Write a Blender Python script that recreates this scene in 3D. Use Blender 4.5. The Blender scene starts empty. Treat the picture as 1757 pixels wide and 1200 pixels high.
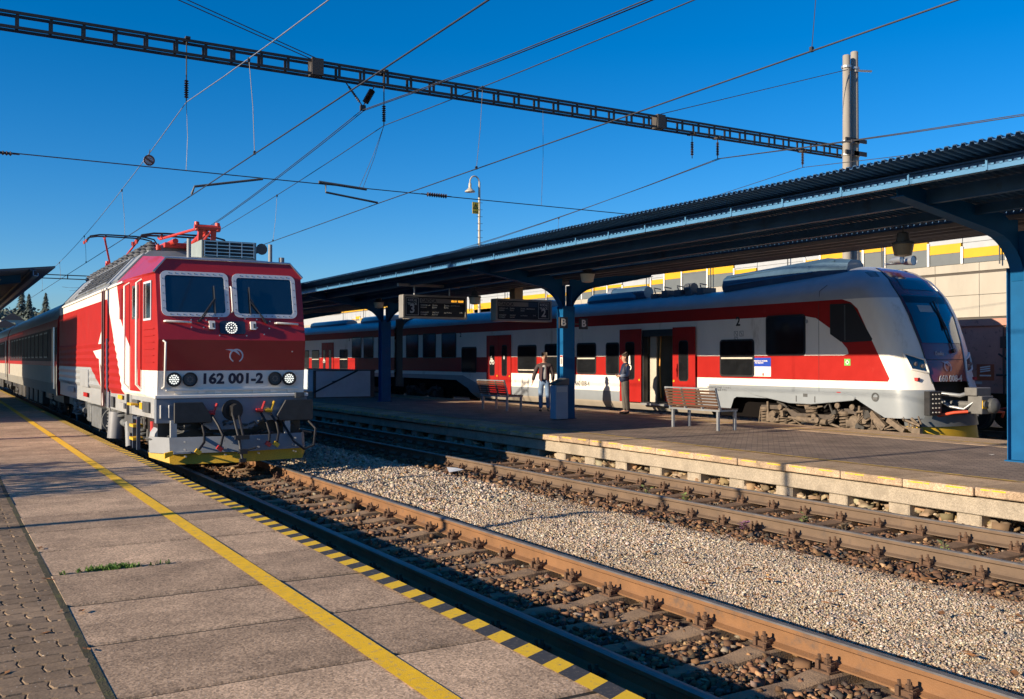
import bpy, bmesh, math, random
import numpy as np
from mathutils import Vector, Matrix, Euler
random.seed(7); rng = np.random.default_rng(11)
R = math.radians
sc = bpy.context.scene
col = sc.collection
PI = math.pi
# ------------------------------------------------------------------ camera
cam = bpy.data.cameras.new("camera"); camo = bpy.data.objects.new("camera", cam); col.objects.link(camo)
cam.sensor_fit = 'HORIZONTAL'; cam.sensor_width = 36.0; cam.lens = 34.18
cam.clip_start = 0.05; cam.clip_end = 4000
camo.location = (0, 0, 1.6); camo.rotation_euler = (R(90.6), 0, R(-30.55))
sc.camera = camo
# ------------------------------------------------------------------ light
SUN_EL = 17.8; SUN_AZ = 2.0            # sun stands behind the left side of the near platform
S_dir = Vector((-math.cos(R(SUN_EL))*math.cos(R(SUN_AZ)), -math.cos(R(SUN_EL))*math.sin(R(SUN_AZ)), math.sin(R(SUN_EL))))
world = bpy.data.worlds.new("World"); sc.world = world; world.use_nodes = True
wn = world.node_tree.nodes; wl = world.node_tree.links; wn.clear()
wo = wn.new("ShaderNodeOutputWorld"); wb = wn.new("ShaderNodeBackground"); sky = wn.new("ShaderNodeTexSky")
sky.sky_type = 'NISHITA'; sky.sun_disc = False; sky.sun_elevation = R(SUN_EL); sky.sun_rotation = math.atan2(S_dir.x, S_dir.y)
sky.altitude = 600; sky.air_density = 1.0; sky.dust_density = 0.3; sky.ozone_density = 3.0
hs = wn.new("ShaderNodeHueSaturation"); hs.inputs['Saturation'].default_value = 1.45; hs.inputs['Hue'].default_value = 0.487
wl.new(sky.outputs[0], hs.inputs['Color'])
tint = wn.new("ShaderNodeMix"); tint.data_type = 'RGBA'; tint.blend_type = 'MULTIPLY'; tint.inputs[0].default_value = 1.0
tint.inputs[7].default_value = (0.39, 0.50, 0.70, 1)
wl.new(hs.outputs[0], tint.inputs[6]); wl.new(tint.outputs[2], wb.inputs[0]); wb.inputs[1].default_value = 0.12
wl.new(wb.outputs[0], wo.inputs[0])
sl = bpy.data.lights.new("sun", 'SUN'); so = bpy.data.objects.new("sun", sl); col.objects.link(so)
sl.energy = 4.8; sl.angle = R(0.5); sl.color = (1.0, 0.83, 0.61)
so.rotation_euler = (-S_dir).to_track_quat('-Z', 'Y').to_euler(); so.location = (-30, -2, 12)
sc.view_settings.view_transform = 'Standard'; sc.view_settings.look = 'None'
sc.view_settings.exposure = 0.82; sc.view_settings.gamma = 1.0; sc.view_settings.use_curve_mapping = False
try:
    sc.cycles.max_bounces = 8; sc.cycles.use_denoising = True
except Exception: pass

# ------------------------------------------------------------------ helpers
class MB:
    def __init__(s): s.v = []; s.f = []; s.m = []
    def add(s, vs, fs, m=0):
        b = len(s.v); s.v += [tuple(v) for v in vs]; s.f += [tuple(b+i for i in f) for f in fs]; s.m += [m]*len(fs); return s
    def box(s, x0, x1, y0, y1, z0, z1, m=0):
        return s.add([(x0,y0,z0),(x1,y0,z0),(x1,y1,z0),(x0,y1,z0),(x0,y0,z1),(x1,y0,z1),(x1,y1,z1),(x0,y1,z1)],
              [(0,3,2,1),(4,5,6,7),(0,1,5,4),(1,2,6,5),(2,3,7,6),(3,0,4,7)], m)
    def cbox(s, c, d, rot=None, m=0):
        M_ = Euler(rot).to_matrix() if rot is not None else Matrix.Identity(3)
        vs = []
        for z in (-.5,.5):
            for x,y in ((-.5,-.5),(.5,-.5),(.5,.5),(-.5,.5)):
                vs.append(Vector(c) + M_ @ Vector((x*d[0], y*d[1], z*d[2])))
        return s.add(vs, [(0,3,2,1),(4,5,6,7),(0,1,5,4),(1,2,6,5),(2,3,7,6),(3,0,4,7)], m)
    def tube(s, pts, r, n=8, cap=True, m=0):
        pts = [Vector(p) for p in pts]; k = len(pts)
        rs = r if isinstance(r, (list, tuple)) else [r]*k
        vs = []; up = None
        for i, p in enumerate(pts):
            t = (pts[min(i+1,k-1)] - pts[max(i-1,0)]).normalized()
            if up is None:
                up = Vector((0,0,1)) if abs(t.z) < .9 else Vector((1,0,0))
            a = t.cross(up).normalized(); b = a.cross(t).normalized(); up = b
            for j in range(n):
                w = 2*PI*j/n; vs.append(p + (a*math.cos(w) + b*math.sin(w))*rs[i])
        fs = []
        for i in range(k-1):
            for j in range(n):
                fs.append((i*n+j, i*n+(j+1)%n, (i+1)*n+(j+1)%n, (i+1)*n+j))
        if cap: fs += [tuple(range(n-1,-1,-1)), tuple((k-1)*n+j for j in range(n))]
        return s.add(vs, fs, m)
    def lathe(s, prof, c=(0,0,0), axis='z', n=16, m=0):
        vs = []; fs = []
        for r_, h_ in prof:
            for j in range(n):
                w = 2*PI*j/n; a, b = r_*math.cos(w), r_*math.sin(w)
                p = {'z':(a,b,h_), 'y':(b,h_,a), 'x':(h_,a,b)}[axis]
                vs.append((c[0]+p[0], c[1]+p[1], c[2]+p[2]))
        k = len(prof)
        for i in range(k-1):
            for j in range(n): fs.append((i*n+j, i*n+(j+1)%n, (i+1)*n+(j+1)%n, (i+1)*n+j))
        fs += [tuple(range(n-1,-1,-1)), tuple((k-1)*n+j for j in range(n))]
        return s.add(vs, fs, m)
    def prism(s, poly, plane, a0, a1, m=0):
        def P(u, w, a): return {'xz':(u,a,w), 'yz':(a,u,w), 'xy':(u,w,a)}[plane]
        n = len(poly)
        ar = sum(poly[i][0]*poly[(i+1)%n][1]-poly[(i+1)%n][0]*poly[i][1] for i in range(n))
        pl = list(poly) if ar > 0 else list(poly)[::-1]
        flip = (plane == 'xz')
        vs = [P(u,w,a0) for u,w in pl] + [P(u,w,a1) for u,w in pl]
        fs = [tuple(range(n-1,-1,-1)), tuple(range(n,2*n))] + [(i,(i+1)%n,n+(i+1)%n,n+i) for i in range(n)]
        if flip: fs = [f[::-1] for f in fs]
        return s.add(vs, fs, m)
    def ring(s, outer, inner, plane, a0, a1, m=0):
        def P(u, w, a): return {'xz':(u,a,w), 'yz':(a,u,w), 'xy':(u,w,a)}[plane]
        n = len(outer)
        vs = [P(u,w,a) for a in (a0,a1) for L in (outer,inner) for u,w in L]
        O0, I0, O1, I1 = 0, n, 2*n, 3*n; fs = []
        for i in range(n):
            j = (i+1)%n
            fs += [(O0+i,O0+j,I0+j,I0+i),(O1+i,I1+i,I1+j,O1+j),(O0+i,O1+i,O1+j,O0+j),(I0+i,I0+j,I1+j,I1+i)]
        return s.add(vs, fs, m)
    def map(s, fn): s.v = [tuple(fn(*v)) for v in s.v]; return s
    def build(s, name, mats, parent=None, smooth=None, bevel=0, fix=True):
        return mesh_obj(name, s.v, s.f, mats, parent, s.m, smooth, bevel, fix)

def wloc(o):
    p = Vector((0,0,0))
    while o is not None: p += o.location; o = o.parent
    return p
def mesh_obj(name, v, f, mats, parent=None, mi=None, smooth=None, bevel=0, fix=True, keep=False):
    me = bpy.data.meshes.new(name)
    v = np.array(v, dtype=float)
    if parent is not None: org = np.array(wloc(parent)); loc = Vector((0,0,0))
    elif keep: org = np.zeros(3); loc = Vector((0,0,0))
    else:
        mn, mx = v.min(0), v.max(0); org = np.array(((mn[0]+mx[0])/2, (mn[1]+mx[1])/2, mn[2])); loc = Vector(org)
    me.from_pydata((v-org).tolist(), [], f)
    if not isinstance(mats, (list, tuple)): mats = [mats]
    for m_ in mats: me.materials.append(m_)
    if mi is not None and len(mats) > 1: me.polygons.foreach_set('material_index', np.array(mi, dtype=np.int32))
    if fix:
        bm = bmesh.new(); bm.from_mesh(me); bmesh.ops.recalc_face_normals(bm, faces=bm.faces); bm.to_mesh(me); bm.free()
    if smooth is not None:
        me.polygons.foreach_set('use_smooth', np.ones(len(me.polygons), dtype=bool)); me.set_sharp_from_angle(angle=R(smooth))
    me.update()
    o = bpy.data.objects.new(name, me); o.location = loc; col.objects.link(o)
    if parent is not None: o.parent = parent
    if bevel:
        b = o.modifiers.new('bevel', 'BEVEL'); b.width = bevel; b.segments = 1; b.limit_method = 'ANGLE'; b.angle_limit = R(40)
    return o
def tag(o, label=None, cat=None, group=None, kind=None):
    if label: o['label'] = label
    if cat: o['category'] = cat
    if group: o['group'] = group
    if kind: o['kind'] = kind
    return o
def thing(name, loc, label, cat, group=None, kind=None):
    o = bpy.data.objects.new(name, None); o.location = loc; o.empty_display_size = .2; col.objects.link(o)
    return tag(o, label, cat, group, kind)
def structure(name, loc=(0,0,0)):
    o = bpy.data.objects.new(name, None); o.location = loc; col.objects.link(o); o['kind'] = 'structure'; return o
def copy_tree(o, parent=None, loc=None):
    c = o.copy(); col.objects.link(c)
    if parent is not None: c.parent = parent
    if loc is not None: c.location = loc
    for ch in list(o.children): copy_tree(ch, c)
    return c
def inst(o, name, loc, parent):
    c = o.copy(); c.name = name; c.location = loc; c.parent = parent; col.objects.link(c); return c
def rr(x0, x1, y0, y1, r, n=4):
    p = []
    for cx, cy, a in ((x1-r,y1-r,0),(x0+r,y1-r,90),(x0+r,y0+r,180),(x1-r,y0+r,270)):
        for i in range(n+1):
            w = R(a+90*i/n); p.append((cx+r*math.cos(w), cy+r*math.sin(w)))
    return p
def text(name, body, size, loc, face, m, parent, bold=0.0, ext=.003, ax='CENTER', sx=1.0, shear=0.0):
    cu = bpy.data.curves.new(name, 'FONT'); cu.body = body; cu.size = size; cu.extrude = ext; cu.offset = bold
    cu.align_x = ax; cu.align_y = 'CENTER'; cu.resolution_u = 3
    ob = bpy.data.objects.new(name, cu); col.objects.link(ob)
    me = bpy.data.meshes.new_from_object(ob); bpy.data.objects.remove(ob); bpy.data.curves.remove(cu)
    me.name = name; me.materials.clear(); me.materials.append(m)
    rot = {'-y': Euler((R(90),0,0)), '-x': Euler((R(90),0,R(-90))), '+y': Euler((R(90),0,R(180)))}[face].to_matrix().to_4x4()
    me.transform(Matrix.Translation(Vector(loc)-(wloc(parent) if parent else Vector((0,0,0)))) @ rot @ Matrix.Diagonal((sx,1,1,1)))
    if shear:
        zc = loc[2]-(wloc(parent).z if parent else 0)
        for v in me.vertices: v.co.y += shear*(v.co.z-zc)
    o = bpy.data.objects.new(name, me); col.objects.link(o)
    if parent: o.parent = parent
    return o
def inpoly(x, y, P):
    c = False; n = len(P); j = n-1
    for i in range(n):
        if (P[i][1] > y) != (P[j][1] > y) and x < (P[j][0]-P[i][0])*(y-P[i][1])/(P[j][1]-P[i][1])+P[i][0]: c = not c
        j = i
    return c
def paint(bm, regions, sel):
    """cut the mesh along the edges of the livery areas (given in y,z) and give the faces inside each its paint"""
    for P, mi in regions:
        ys = [p[0] for p in P]; zs = [p[1] for p in P]; y0, y1, z0, z1 = min(ys)-.02, max(ys)+.02, min(zs)-.02, max(zs)+.02
        for i in range(len(P)):
            a, b = P[i], P[(i+1)%len(P)]
            d = (b[0]-a[0], b[1]-a[1]); L = math.hypot(*d)
            if L < 1e-6: continue
            fs = [f for f in bm.faces if sel(f) and max(v.co.y for v in f.verts) > y0 and min(v.co.y for v in f.verts) < y1
                  and max(v.co.z for v in f.verts) > z0 and min(v.co.z for v in f.verts) < z1]
            if not fs: continue
            g = set(fs)
            for f in fs: g.update(f.edges); g.update(f.verts)
            bmesh.ops.bisect_plane(bm, geom=list(g), dist=1e-5, plane_co=(0,a[0],a[1]), plane_no=(0,-d[1]/L,d[0]/L))
        for f in bm.faces:
            if sel(f):
                c = f.calc_center_median()
                if inpoly(c.y, c.z, P): f.material_index = mi

# ------------------------------------------------------------------ materials
def M(name, base, rough=.5, metal=0., var=.12, scale=2.5, bump=0., bscale=60., col2=None, amt2=0., scale2=1.2, spec=.5, coat=0., emit=0., stretch=None, speck=0.):
    m = bpy.data.materials.new(name); m.use_nodes = True; nt = m.node_tree; n = nt.nodes; l = nt.links
    b = n['Principled BSDF']; b.inputs['Roughness'].default_value = rough; b.inputs['Metallic'].default_value = metal
    b.inputs['Specular IOR Level'].default_value = spec; b.inputs['Coat Weight'].default_value = coat; b.inputs['Coat Roughness'].default_value = .06
    g = n.new('ShaderNodeNewGeometry'); mp = n.new('ShaderNodeMapping'); l.new(g.outputs['Position'], mp.inputs['Vector'])
    if stretch: mp.inputs['Scale'].default_value = stretch
    nz = n.new('ShaderNodeTexNoise'); nz.inputs['Scale'].default_value = scale; nz.inputs['Detail'].default_value = 6; nz.inputs['Roughness'].default_value = .65
    l.new(mp.outputs[0], nz.inputs['Vector'])
    mx = n.new('ShaderNodeMix'); mx.data_type = 'RGBA'
    mr = n.new('ShaderNodeMapRange'); mr.inputs[1].default_value = .3; mr.inputs[2].default_value = .7; l.new(nz.outputs[0], mr.inputs[0]); l.new(mr.outputs[0], mx.inputs[0])
    mx.inputs[6].default_value = tuple(c*(1-var) for c in base)+(1,); mx.inputs[7].default_value = tuple(min(1,c*(1+var)) for c in base)+(1,)
    out = mx.outputs[2]
    if speck:
        vz = n.new('ShaderNodeTexVoronoi'); vz.inputs['Scale'].default_value = 95; l.new(g.outputs['Position'], vz.inputs['Vector'])
        sp = n.new('ShaderNodeMix'); sp.data_type = 'RGBA'; sp.blend_type = 'OVERLAY'; sp.inputs[0].default_value = speck
        bw = n.new('ShaderNodeRGBToBW'); l.new(vz.outputs['Color'], bw.inputs[0]); l.new(out, sp.inputs[6]); l.new(bw.outputs[0], sp.inputs[7]); out = sp.outputs[2]
    if col2:
        n2 = n.new('ShaderNodeTexNoise'); n2.inputs['Scale'].default_value = scale2; n2.inputs['Detail'].default_value = 8; n2.inputs['Roughness'].default_value = .7; l.new(mp.outputs[0], n2.inputs['Vector'])
        r2 = n.new('ShaderNodeMapRange'); r2.inputs[1].default_value = .62-amt2*.5; r2.inputs[2].default_value = .72-amt2*.3; l.new(n2.outputs[0], r2.inputs[0])
        m2 = n.new('ShaderNodeMix'); m2.data_type = 'RGBA'; l.new(r2.outputs[0], m2.inputs[0]); l.new(out, m2.inputs[6]); m2.inputs[7].default_value = tuple(col2)+(1,); out = m2.outputs[2]
    l.new(out, b.inputs['Base Color'])
    if emit: l.new(out, b.inputs['Emission Color']); b.inputs['Emission Strength'].default_value = emit
    if bump:
        nb = n.new('ShaderNodeTexNoise'); nb.inputs['Scale'].default_value = bscale; nb.inputs['Detail'].default_value = 4; l.new(g.outputs['Position'], nb.inputs['Vector'])
        bp = n.new('ShaderNodeBump'); bp.inputs['Strength'].default_value = min(1,bump); bp.inputs['Distance'].default_value = .01; l.new(nb.outputs[0], bp.inputs['Height']); l.new(bp.outputs[0], b.inputs['Normal'])
    # roughness variation
    rm = n.new('ShaderNodeMapRange'); rm.inputs[3].default_value = max(0,rough-.08); rm.inputs[4].default_value = min(1,rough+.1); l.new(nz.outputs[0], rm.inputs[0]); l.new(rm.outputs[0], b.inputs['Roughness'])
    return m
def M_attr(name, rough=.85):
    m = bpy.data.materials.new(name); m.use_nodes = True; n = m.node_tree.nodes; l = m.node_tree.links
    a = n.new('ShaderNodeAttribute'); a.attribute_name = 'tone'; l.new(a.outputs['Color'], n['Principled BSDF'].inputs['Base Color']); n['Principled BSDF'].inputs['Roughness'].default_value = rough
    n['Principled BSDF'].inputs['Specular IOR Level'].default_value = .25
    return m
red = M('red_paint', (.32,.016,.014), .55, var=.08, spec=.14, coat=.0, col2=(.30,.03,.025), amt2=.02)
redf = M('red_front_paint', (.40,.017,.018), .34, var=.08, coat=.3)
redb = M('red_band_paint', (.32,.015,.012), .45, var=.08, spec=.2, coat=.0, col2=(.40,.04,.03), amt2=.02)
darkred = M('dark_red_paint', (.30,.018,.022), .35, var=.1, coat=.4)
burg = M('burgundy_mask_paint', (.13,.018,.03), .2, var=.1, coat=.6)
white = M('white_paint', (.76,.73,.68), .45, var=.05, coat=.05, col2=(.52,.48,.42), amt2=.07, stretch=(1,1,.35))
grey = M('light_grey_paint', (.34,.355,.37), .42, var=.08, coat=.2, col2=(.24,.23,.22), amt2=.10)
beamgrey = M('blue_grey_paint', (.16,.19,.24), .4, var=.1, coat=.2)
roofgrey = M('roof_grey_paint', (.20,.22,.24), .5, var=.2, col2=(.12,.12,.12), amt2=.12)
dkgrey = M('dark_grey_metal', (.07,.075,.08), .5, var=.25)
black = M('black_rubber', (.012,.012,.014), .55, var=.3)
blackm = M('black_metal', (.02,.021,.024), .4, var=.3)
silver = M('bare_metal', (.55,.56,.57), .3, .9, var=.1)
framew = M('window_frame_grey', (.52,.56,.62), .4, var=.06)
glass = M('dark_glass', (.008,.016,.028), .04, var=.2, spec=.9, coat=1)
glassw = M('train_window_glass', (.010,.011,.013), .08, var=.3, spec=.5)
bluel = M('blue_steel_paint', (.003,.085,.225), .62, var=.14, spec=.18, coat=.0, col2=(.02,.08,.2), amt2=.06)
blued = M('dark_blue_roof_paint', (.022,.085,.19), .5, var=.2, col2=(.02,.045,.09), amt2=.1)
bluelip = M('sunlit_gutter_blue', (.06,.19,.36), .45, var=.1)  # paler canopy blue, standing for sun on the lip and brackets
yellow = M('yellow_paint', (.62,.36,.012), .55, var=.1, col2=(.42,.28,.05), amt2=.06)
yline = M('yellow_line_paint', (.84,.50,.008), .75, var=.1, scale=8, col2=(.42,.31,.15), amt2=.17, scale2=26, bump=.3, bscale=160)
yfade = M('faded_yellow_line', (.55,.36,.06), .8, var=.15, scale=8, col2=(.24,.2,.15), amt2=.3, scale2=9)
ypanel = M('yellow_panel', (.60,.33,.008), .5, var=.04)
brownm = M('dusty_brown_steel', (.15,.115,.085), .75, var=.3, scale=9, bump=.5, bscale=30, col2=(.07,.055,.045), amt2=.15, scale2=6)
rust = M('rusty_rail_steel', (.20,.10,.043), .75, var=.2, scale=3, bump=.4, bscale=90, col2=(.12,.075,.05), amt2=.12, scale2=4)
rustb = M('brown_rail_steel', (.135,.09,.058), .72, var=.2, scale=3, bump=.4, bscale=90, col2=(.09,.065,.05), amt2=.12, scale2=4)
railtop = M('polished_rail_head', (.20,.185,.17), .42, .45, var=.2, scale=6)
fast = M('rusty_fastening', (.10,.055,.032), .85, var=.3, scale=20, bump=.5, bscale=80)
sleeperm = M('weathered_sleeper_concrete', (.25,.17,.105), .9, var=.2, scale=5, bump=.6, bscale=70, col2=(.13,.09,.06), amt2=.2, scale2=3)
sleeperb = M('brown_sleeper', (.17,.105,.065), .9, var=.25, scale=5, bump=.6, bscale=70, col2=(.09,.06,.04), amt2=.2, scale2=3)
conc = M('platform_edge_concrete', (.33,.28,.215), .9, var=.15, scale=4, bump=.6, bscale=60, col2=(.25,.21,.16), amt2=.18, scale2=2.2, speck=.3)
wallc = M('panel_concrete', (.36,.33,.275), .85, var=.1, scale=1.2, bump=.2, bscale=20, col2=(.38,.34,.28), amt2=.15, scale2=.7, stretch=(1,1,.4))
panelw = M('pale_cladding', (.36,.38,.40), .5, var=.06); panelg = M('grey_cladding', (.12,.135,.14), .5, var=.06)
wagonm = M('brown_wagon_paint', (.45,.22,.165), .7, var=.15, scale=2, col2=(.11,.055,.04), amt2=.1, scale2=7)
wood = M('brown_bench_slat', (.10,.056,.036), .5, var=.2, scale=12, stretch=(6,.6,6))
galv = M('galvanised_steel', (.38,.40,.42), .4, .6, var=.12)
pole = M('spun_concrete_pole', (.27,.25,.22), .85, var=.12, scale=2, bump=.3, col2=(.2,.17,.14), amt2=.1, stretch=(1,1,.25))
gant = M('dark_gantry_steel', (.030,.026,.023), .6, var=.3)
wirem = M('wire_metal', (.05,.05,.055), .45, .4, var=.2)
cream = M('cream_lamp_shade', (.60,.55,.45), .5, var=.08)
# ------------------------------------------------------------------ ground materials with their own node graphs
def M_slab(name, base, speck=.35, grooves=True):
    m = bpy.data.materials.new(name); m.use_nodes = True; nt = m.node_tree; n = nt.nodes; l = nt.links; b = n['Principled BSDF']
    b.inputs['Roughness'].default_value = .88; b.inputs['Specular IOR Level'].default_value = .3
    g = n.new('ShaderNodeNewGeometry'); oi = n.new('ShaderNodeObjectInfo')
    big = n.new('ShaderNodeTexNoise'); big.inputs['Scale'].default_value = 1.7; big.inputs['Detail'].default_value = 7; big.inputs['Roughness'].default_value = .7; l.new(g.outputs['Position'], big.inputs['Vector'])
    r = n.new('ShaderNodeValToRGB'); r.color_ramp.elements[0].position = .33; r.color_ramp.elements[1].position = .68
    r.color_ramp.elements[0].color = tuple(c*.62 for c in base)+(1,); r.color_ramp.elements[1].color = tuple(c*1.18 for c in base)+(1,); l.new(big.outputs[0], r.inputs[0])
    v = n.new('ShaderNodeTexVoronoi'); v.inputs['Scale'].default_value = 85; l.new(g.outputs['Position'], v.inputs['Vector'])
    bw = n.new('ShaderNodeRGBToBW'); l.new(v.outputs['Color'], bw.inputs[0])
    mx = n.new('ShaderNodeMix'); mx.data_type = 'RGBA'; mx.blend_type = 'OVERLAY'; mx.inputs[0].default_value = speck; l.new(r.outputs[0], mx.inputs[6]); l.new(bw.outputs[0], mx.inputs[7])
    # scattered pale grit
    v2 = n.new('ShaderNodeTexVoronoi'); v2.inputs['Scale'].default_value = 38; l.new(g.outputs['Position'], v2.inputs['Vector'])
    gr = n.new('ShaderNodeMapRange'); gr.inputs[1].default_value = .17; gr.inputs[2].default_value = .12; l.new(v2.outputs['Distance'], gr.inputs[0])
    gsel = n.new('ShaderNodeSeparateColor'); l.new(v2.outputs['Color'], gsel.inputs[0])
    gt = n.new('ShaderNodeMath'); gt.operation = 'GREATER_THAN'; gt.inputs[1].default_value = .86; l.new(gsel.outputs[0], gt.inputs[0])
    gm = n.new('ShaderNodeMath'); gm.operation = 'MULTIPLY'; l.new(gr.outputs[0], gm.inputs[0]); l.new(gt.outputs[0], gm.inputs[1])
    m3 = n.new('ShaderNodeMix'); m3.data_type = 'RGBA'; l.new(gm.outputs[0], m3.inputs[0]); l.new(mx.outputs[2], m3.inputs[6]); m3.inputs[7].default_value = (.55,.5,.44,1)
    # dark spots of dirt
    dn = n.new('ShaderNodeTexNoise'); dn.inputs['Scale'].default_value = 4.5; dn.inputs['Detail'].default_value = 9; dn.inputs['Roughness'].default_value = .75; l.new(g.outputs['Position'], dn.inputs['Vector'])
    dr = n.new('ShaderNodeMapRange'); dr.inputs[1].default_value = .57; dr.inputs[2].default_value = .72; dr.inputs[4].default_value = .6; l.new(dn.outputs[0], dr.inputs[0])
    m4 = n.new('ShaderNodeMix'); m4.data_type = 'RGBA'; l.new(dr.outputs[0], m4.inputs[0]); l.new(m3.outputs[2], m4.inputs[6]); m4.inputs[7].default_value = tuple(c*.4 for c in base)+(1,)
    v3 = n.new('ShaderNodeTexVoronoi'); v3.inputs['Scale'].default_value = 5.5; l.new(g.outputs['Position'], v3.inputs['Vector'])
    g3 = n.new('ShaderNodeMapRange'); g3.inputs[1].default_value = .115; g3.inputs[2].default_value = .085; l.new(v3.outputs['Distance'], g3.inputs[0])
    s3 = n.new('ShaderNodeSeparateColor'); l.new(v3.outputs['Color'], s3.inputs[0]); t3 = n.new('ShaderNodeMath'); t3.operation = 'GREATER_THAN'; t3.inputs[1].default_value = .62; l.new(s3.outputs[1], t3.inputs[0])
    k3 = n.new('ShaderNodeMath'); k3.operation = 'MULTIPLY'; l.new(g3.outputs[0], k3.inputs[0]); l.new(t3.outputs[0], k3.inputs[1]); k4 = n.new('ShaderNodeMath'); k4.operation = 'MULTIPLY'; k4.inputs[1].default_value = .55; l.new(k3.outputs[0], k4.inputs[0])
    m5 = n.new('ShaderNodeMix'); m5.data_type = 'RGBA'; l.new(k4.outputs[0], m5.inputs[0]); l.new(m4.outputs[2], m5.inputs[6]); m5.inputs[7].default_value = tuple(c*.3 for c in base)+(1,)
    hv = n.new('ShaderNodeHueSaturation'); l.new(m5.outputs[2], hv.inputs['Color'])
    ob = n.new('ShaderNodeMapRange'); ob.inputs[3].default_value = .82; ob.inputs[4].default_value = 1.16; l.new(oi.outputs['Random'], ob.inputs[0]); l.new(ob.outputs[0], hv.inputs['Value'])
    l.new(hv.outputs[0], b.inputs['Base Color'])
    nb = n.new('ShaderNodeTexNoise'); nb.inputs['Scale'].default_value = 75; nb.inputs['Detail'].default_value = 5; l.new(g.outputs['Position'], nb.inputs['Vector'])
    h = nb.outputs[0]
    if grooves:
        wv = n.new('ShaderNodeTexWave'); wv.wave_type = 'BANDS'; wv.bands_direction = 'Y'; wv.inputs['Scale'].default_value = 18; wv.inputs['Distortion'].default_value = .6; wv.inputs['Detail'].default_value = 2; l.new(g.outputs['Position'], wv.inputs['Vector'])
        sel = n.new('ShaderNodeMath'); sel.operation = 'MULTIPLY'; l.new(wv.outputs['Fac'], sel.inputs[0]); l.new(oi.outputs['Random'], sel.inputs[1])
        ad = n.new('ShaderNodeMath'); ad.operation = 'MULTIPLY_ADD'; ad.inputs[1].default_value = .30; l.new(sel.outputs[0], ad.inputs[0]); l.new(nb.outputs[0], ad.inputs[2]); h = ad.outputs[0]
    ad2 = n.new('ShaderNodeMath'); ad2.operation = 'ADD'; l.new(h, ad2.inputs[0]); l.new(bw.outputs[0], ad2.inputs[1])
    bp = n.new('ShaderNodeBump'); bp.inputs['Strength'].default_value = .75; bp.inputs['Distance'].default_value = .0035; l.new(ad2.outputs[0], bp.inputs['Height']); l.new(bp.outputs[0], b.inputs['Normal'])
    return m
slabm = M_slab('exposed_aggregate_slab', (.47,.335,.225), .55)
slabm2 = M_slab('middle_platform_slab', (.45,.325,.215), .4, False)
paverm = M_slab('paving_block_concrete', (.25,.18,.118), .2, False)
def M_hazard():
    m = bpy.data.materials.new('hazard_stripe_paint'); m.use_nodes = True; n = m.node_tree.nodes; l = m.node_tree.links; b = n['Principled BSDF']; b.inputs['Roughness'].default_value = .8
    g = n.new('ShaderNodeNewGeometry'); s = n.new('ShaderNodeSeparateXYZ'); l.new(g.outputs['Position'], s.inputs[0])
    f = n.new('ShaderNodeMath'); f.operation = 'MULTIPLY_ADD'; f.inputs[1].default_value = 1/.30; l.new(s.outputs['Y'], f.inputs[0])
    f0 = n.new('ShaderNodeMath'); f0.operation = 'MULTIPLY'; f0.inputs[1].default_value = -1.6; l.new(s.outputs['X'], f0.inputs[0]); l.new(f0.outputs[0], f.inputs[2])
    fr = n.new('ShaderNodeMath'); fr.operation = 'FRACT'; l.new(f.outputs[0], fr.inputs[0])
    gt = n.new('ShaderNodeMath'); gt.operation = 'GREATER_THAN'; gt.inputs[1].default_value = .5; l.new(fr.outputs[0], gt.inputs[0])
    mx = n.new('ShaderNodeMix'); mx.data_type = 'RGBA'; l.new(gt.outputs[0], mx.inputs[0]); mx.inputs[6].default_value = (.035,.038,.045,1); mx.inputs[7].default_value = (.76,.48,.015,1)
    nz = n.new('ShaderNodeTexNoise'); nz.inputs['Scale'].default_value = 28; nz.inputs['Detail'].default_value = 8; nz.inputs['Roughness'].default_value = .8; l.new(g.outputs['Position'], nz.inputs['Vector'])
    mr = n.new('ShaderNodeMapRange'); mr.inputs[1].default_value = .54; mr.inputs[2].default_value = .70; l.new(nz.outputs[0], mr.inputs[0])
    m2 = n.new('ShaderNodeMix'); m2.data_type = 'RGBA'; l.new(mr.outputs[0], m2.inputs[0]); l.new(mx.outputs[2], m2.inputs[6]); m2.inputs[7].default_value = (.2,.165,.13,1); l.new(m2.outputs[2], b.inputs['Base Color'])
    bp = n.new('ShaderNodeBump'); bp.inputs['Strength'].default_value = .5; bp.inputs['Distance'].default_value = .003; l.new(nz.outputs[0], bp.inputs['Height']); l.new(bp.outputs[0], b.inputs['Normal'])
    return m
hazard = M_hazard()
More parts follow.
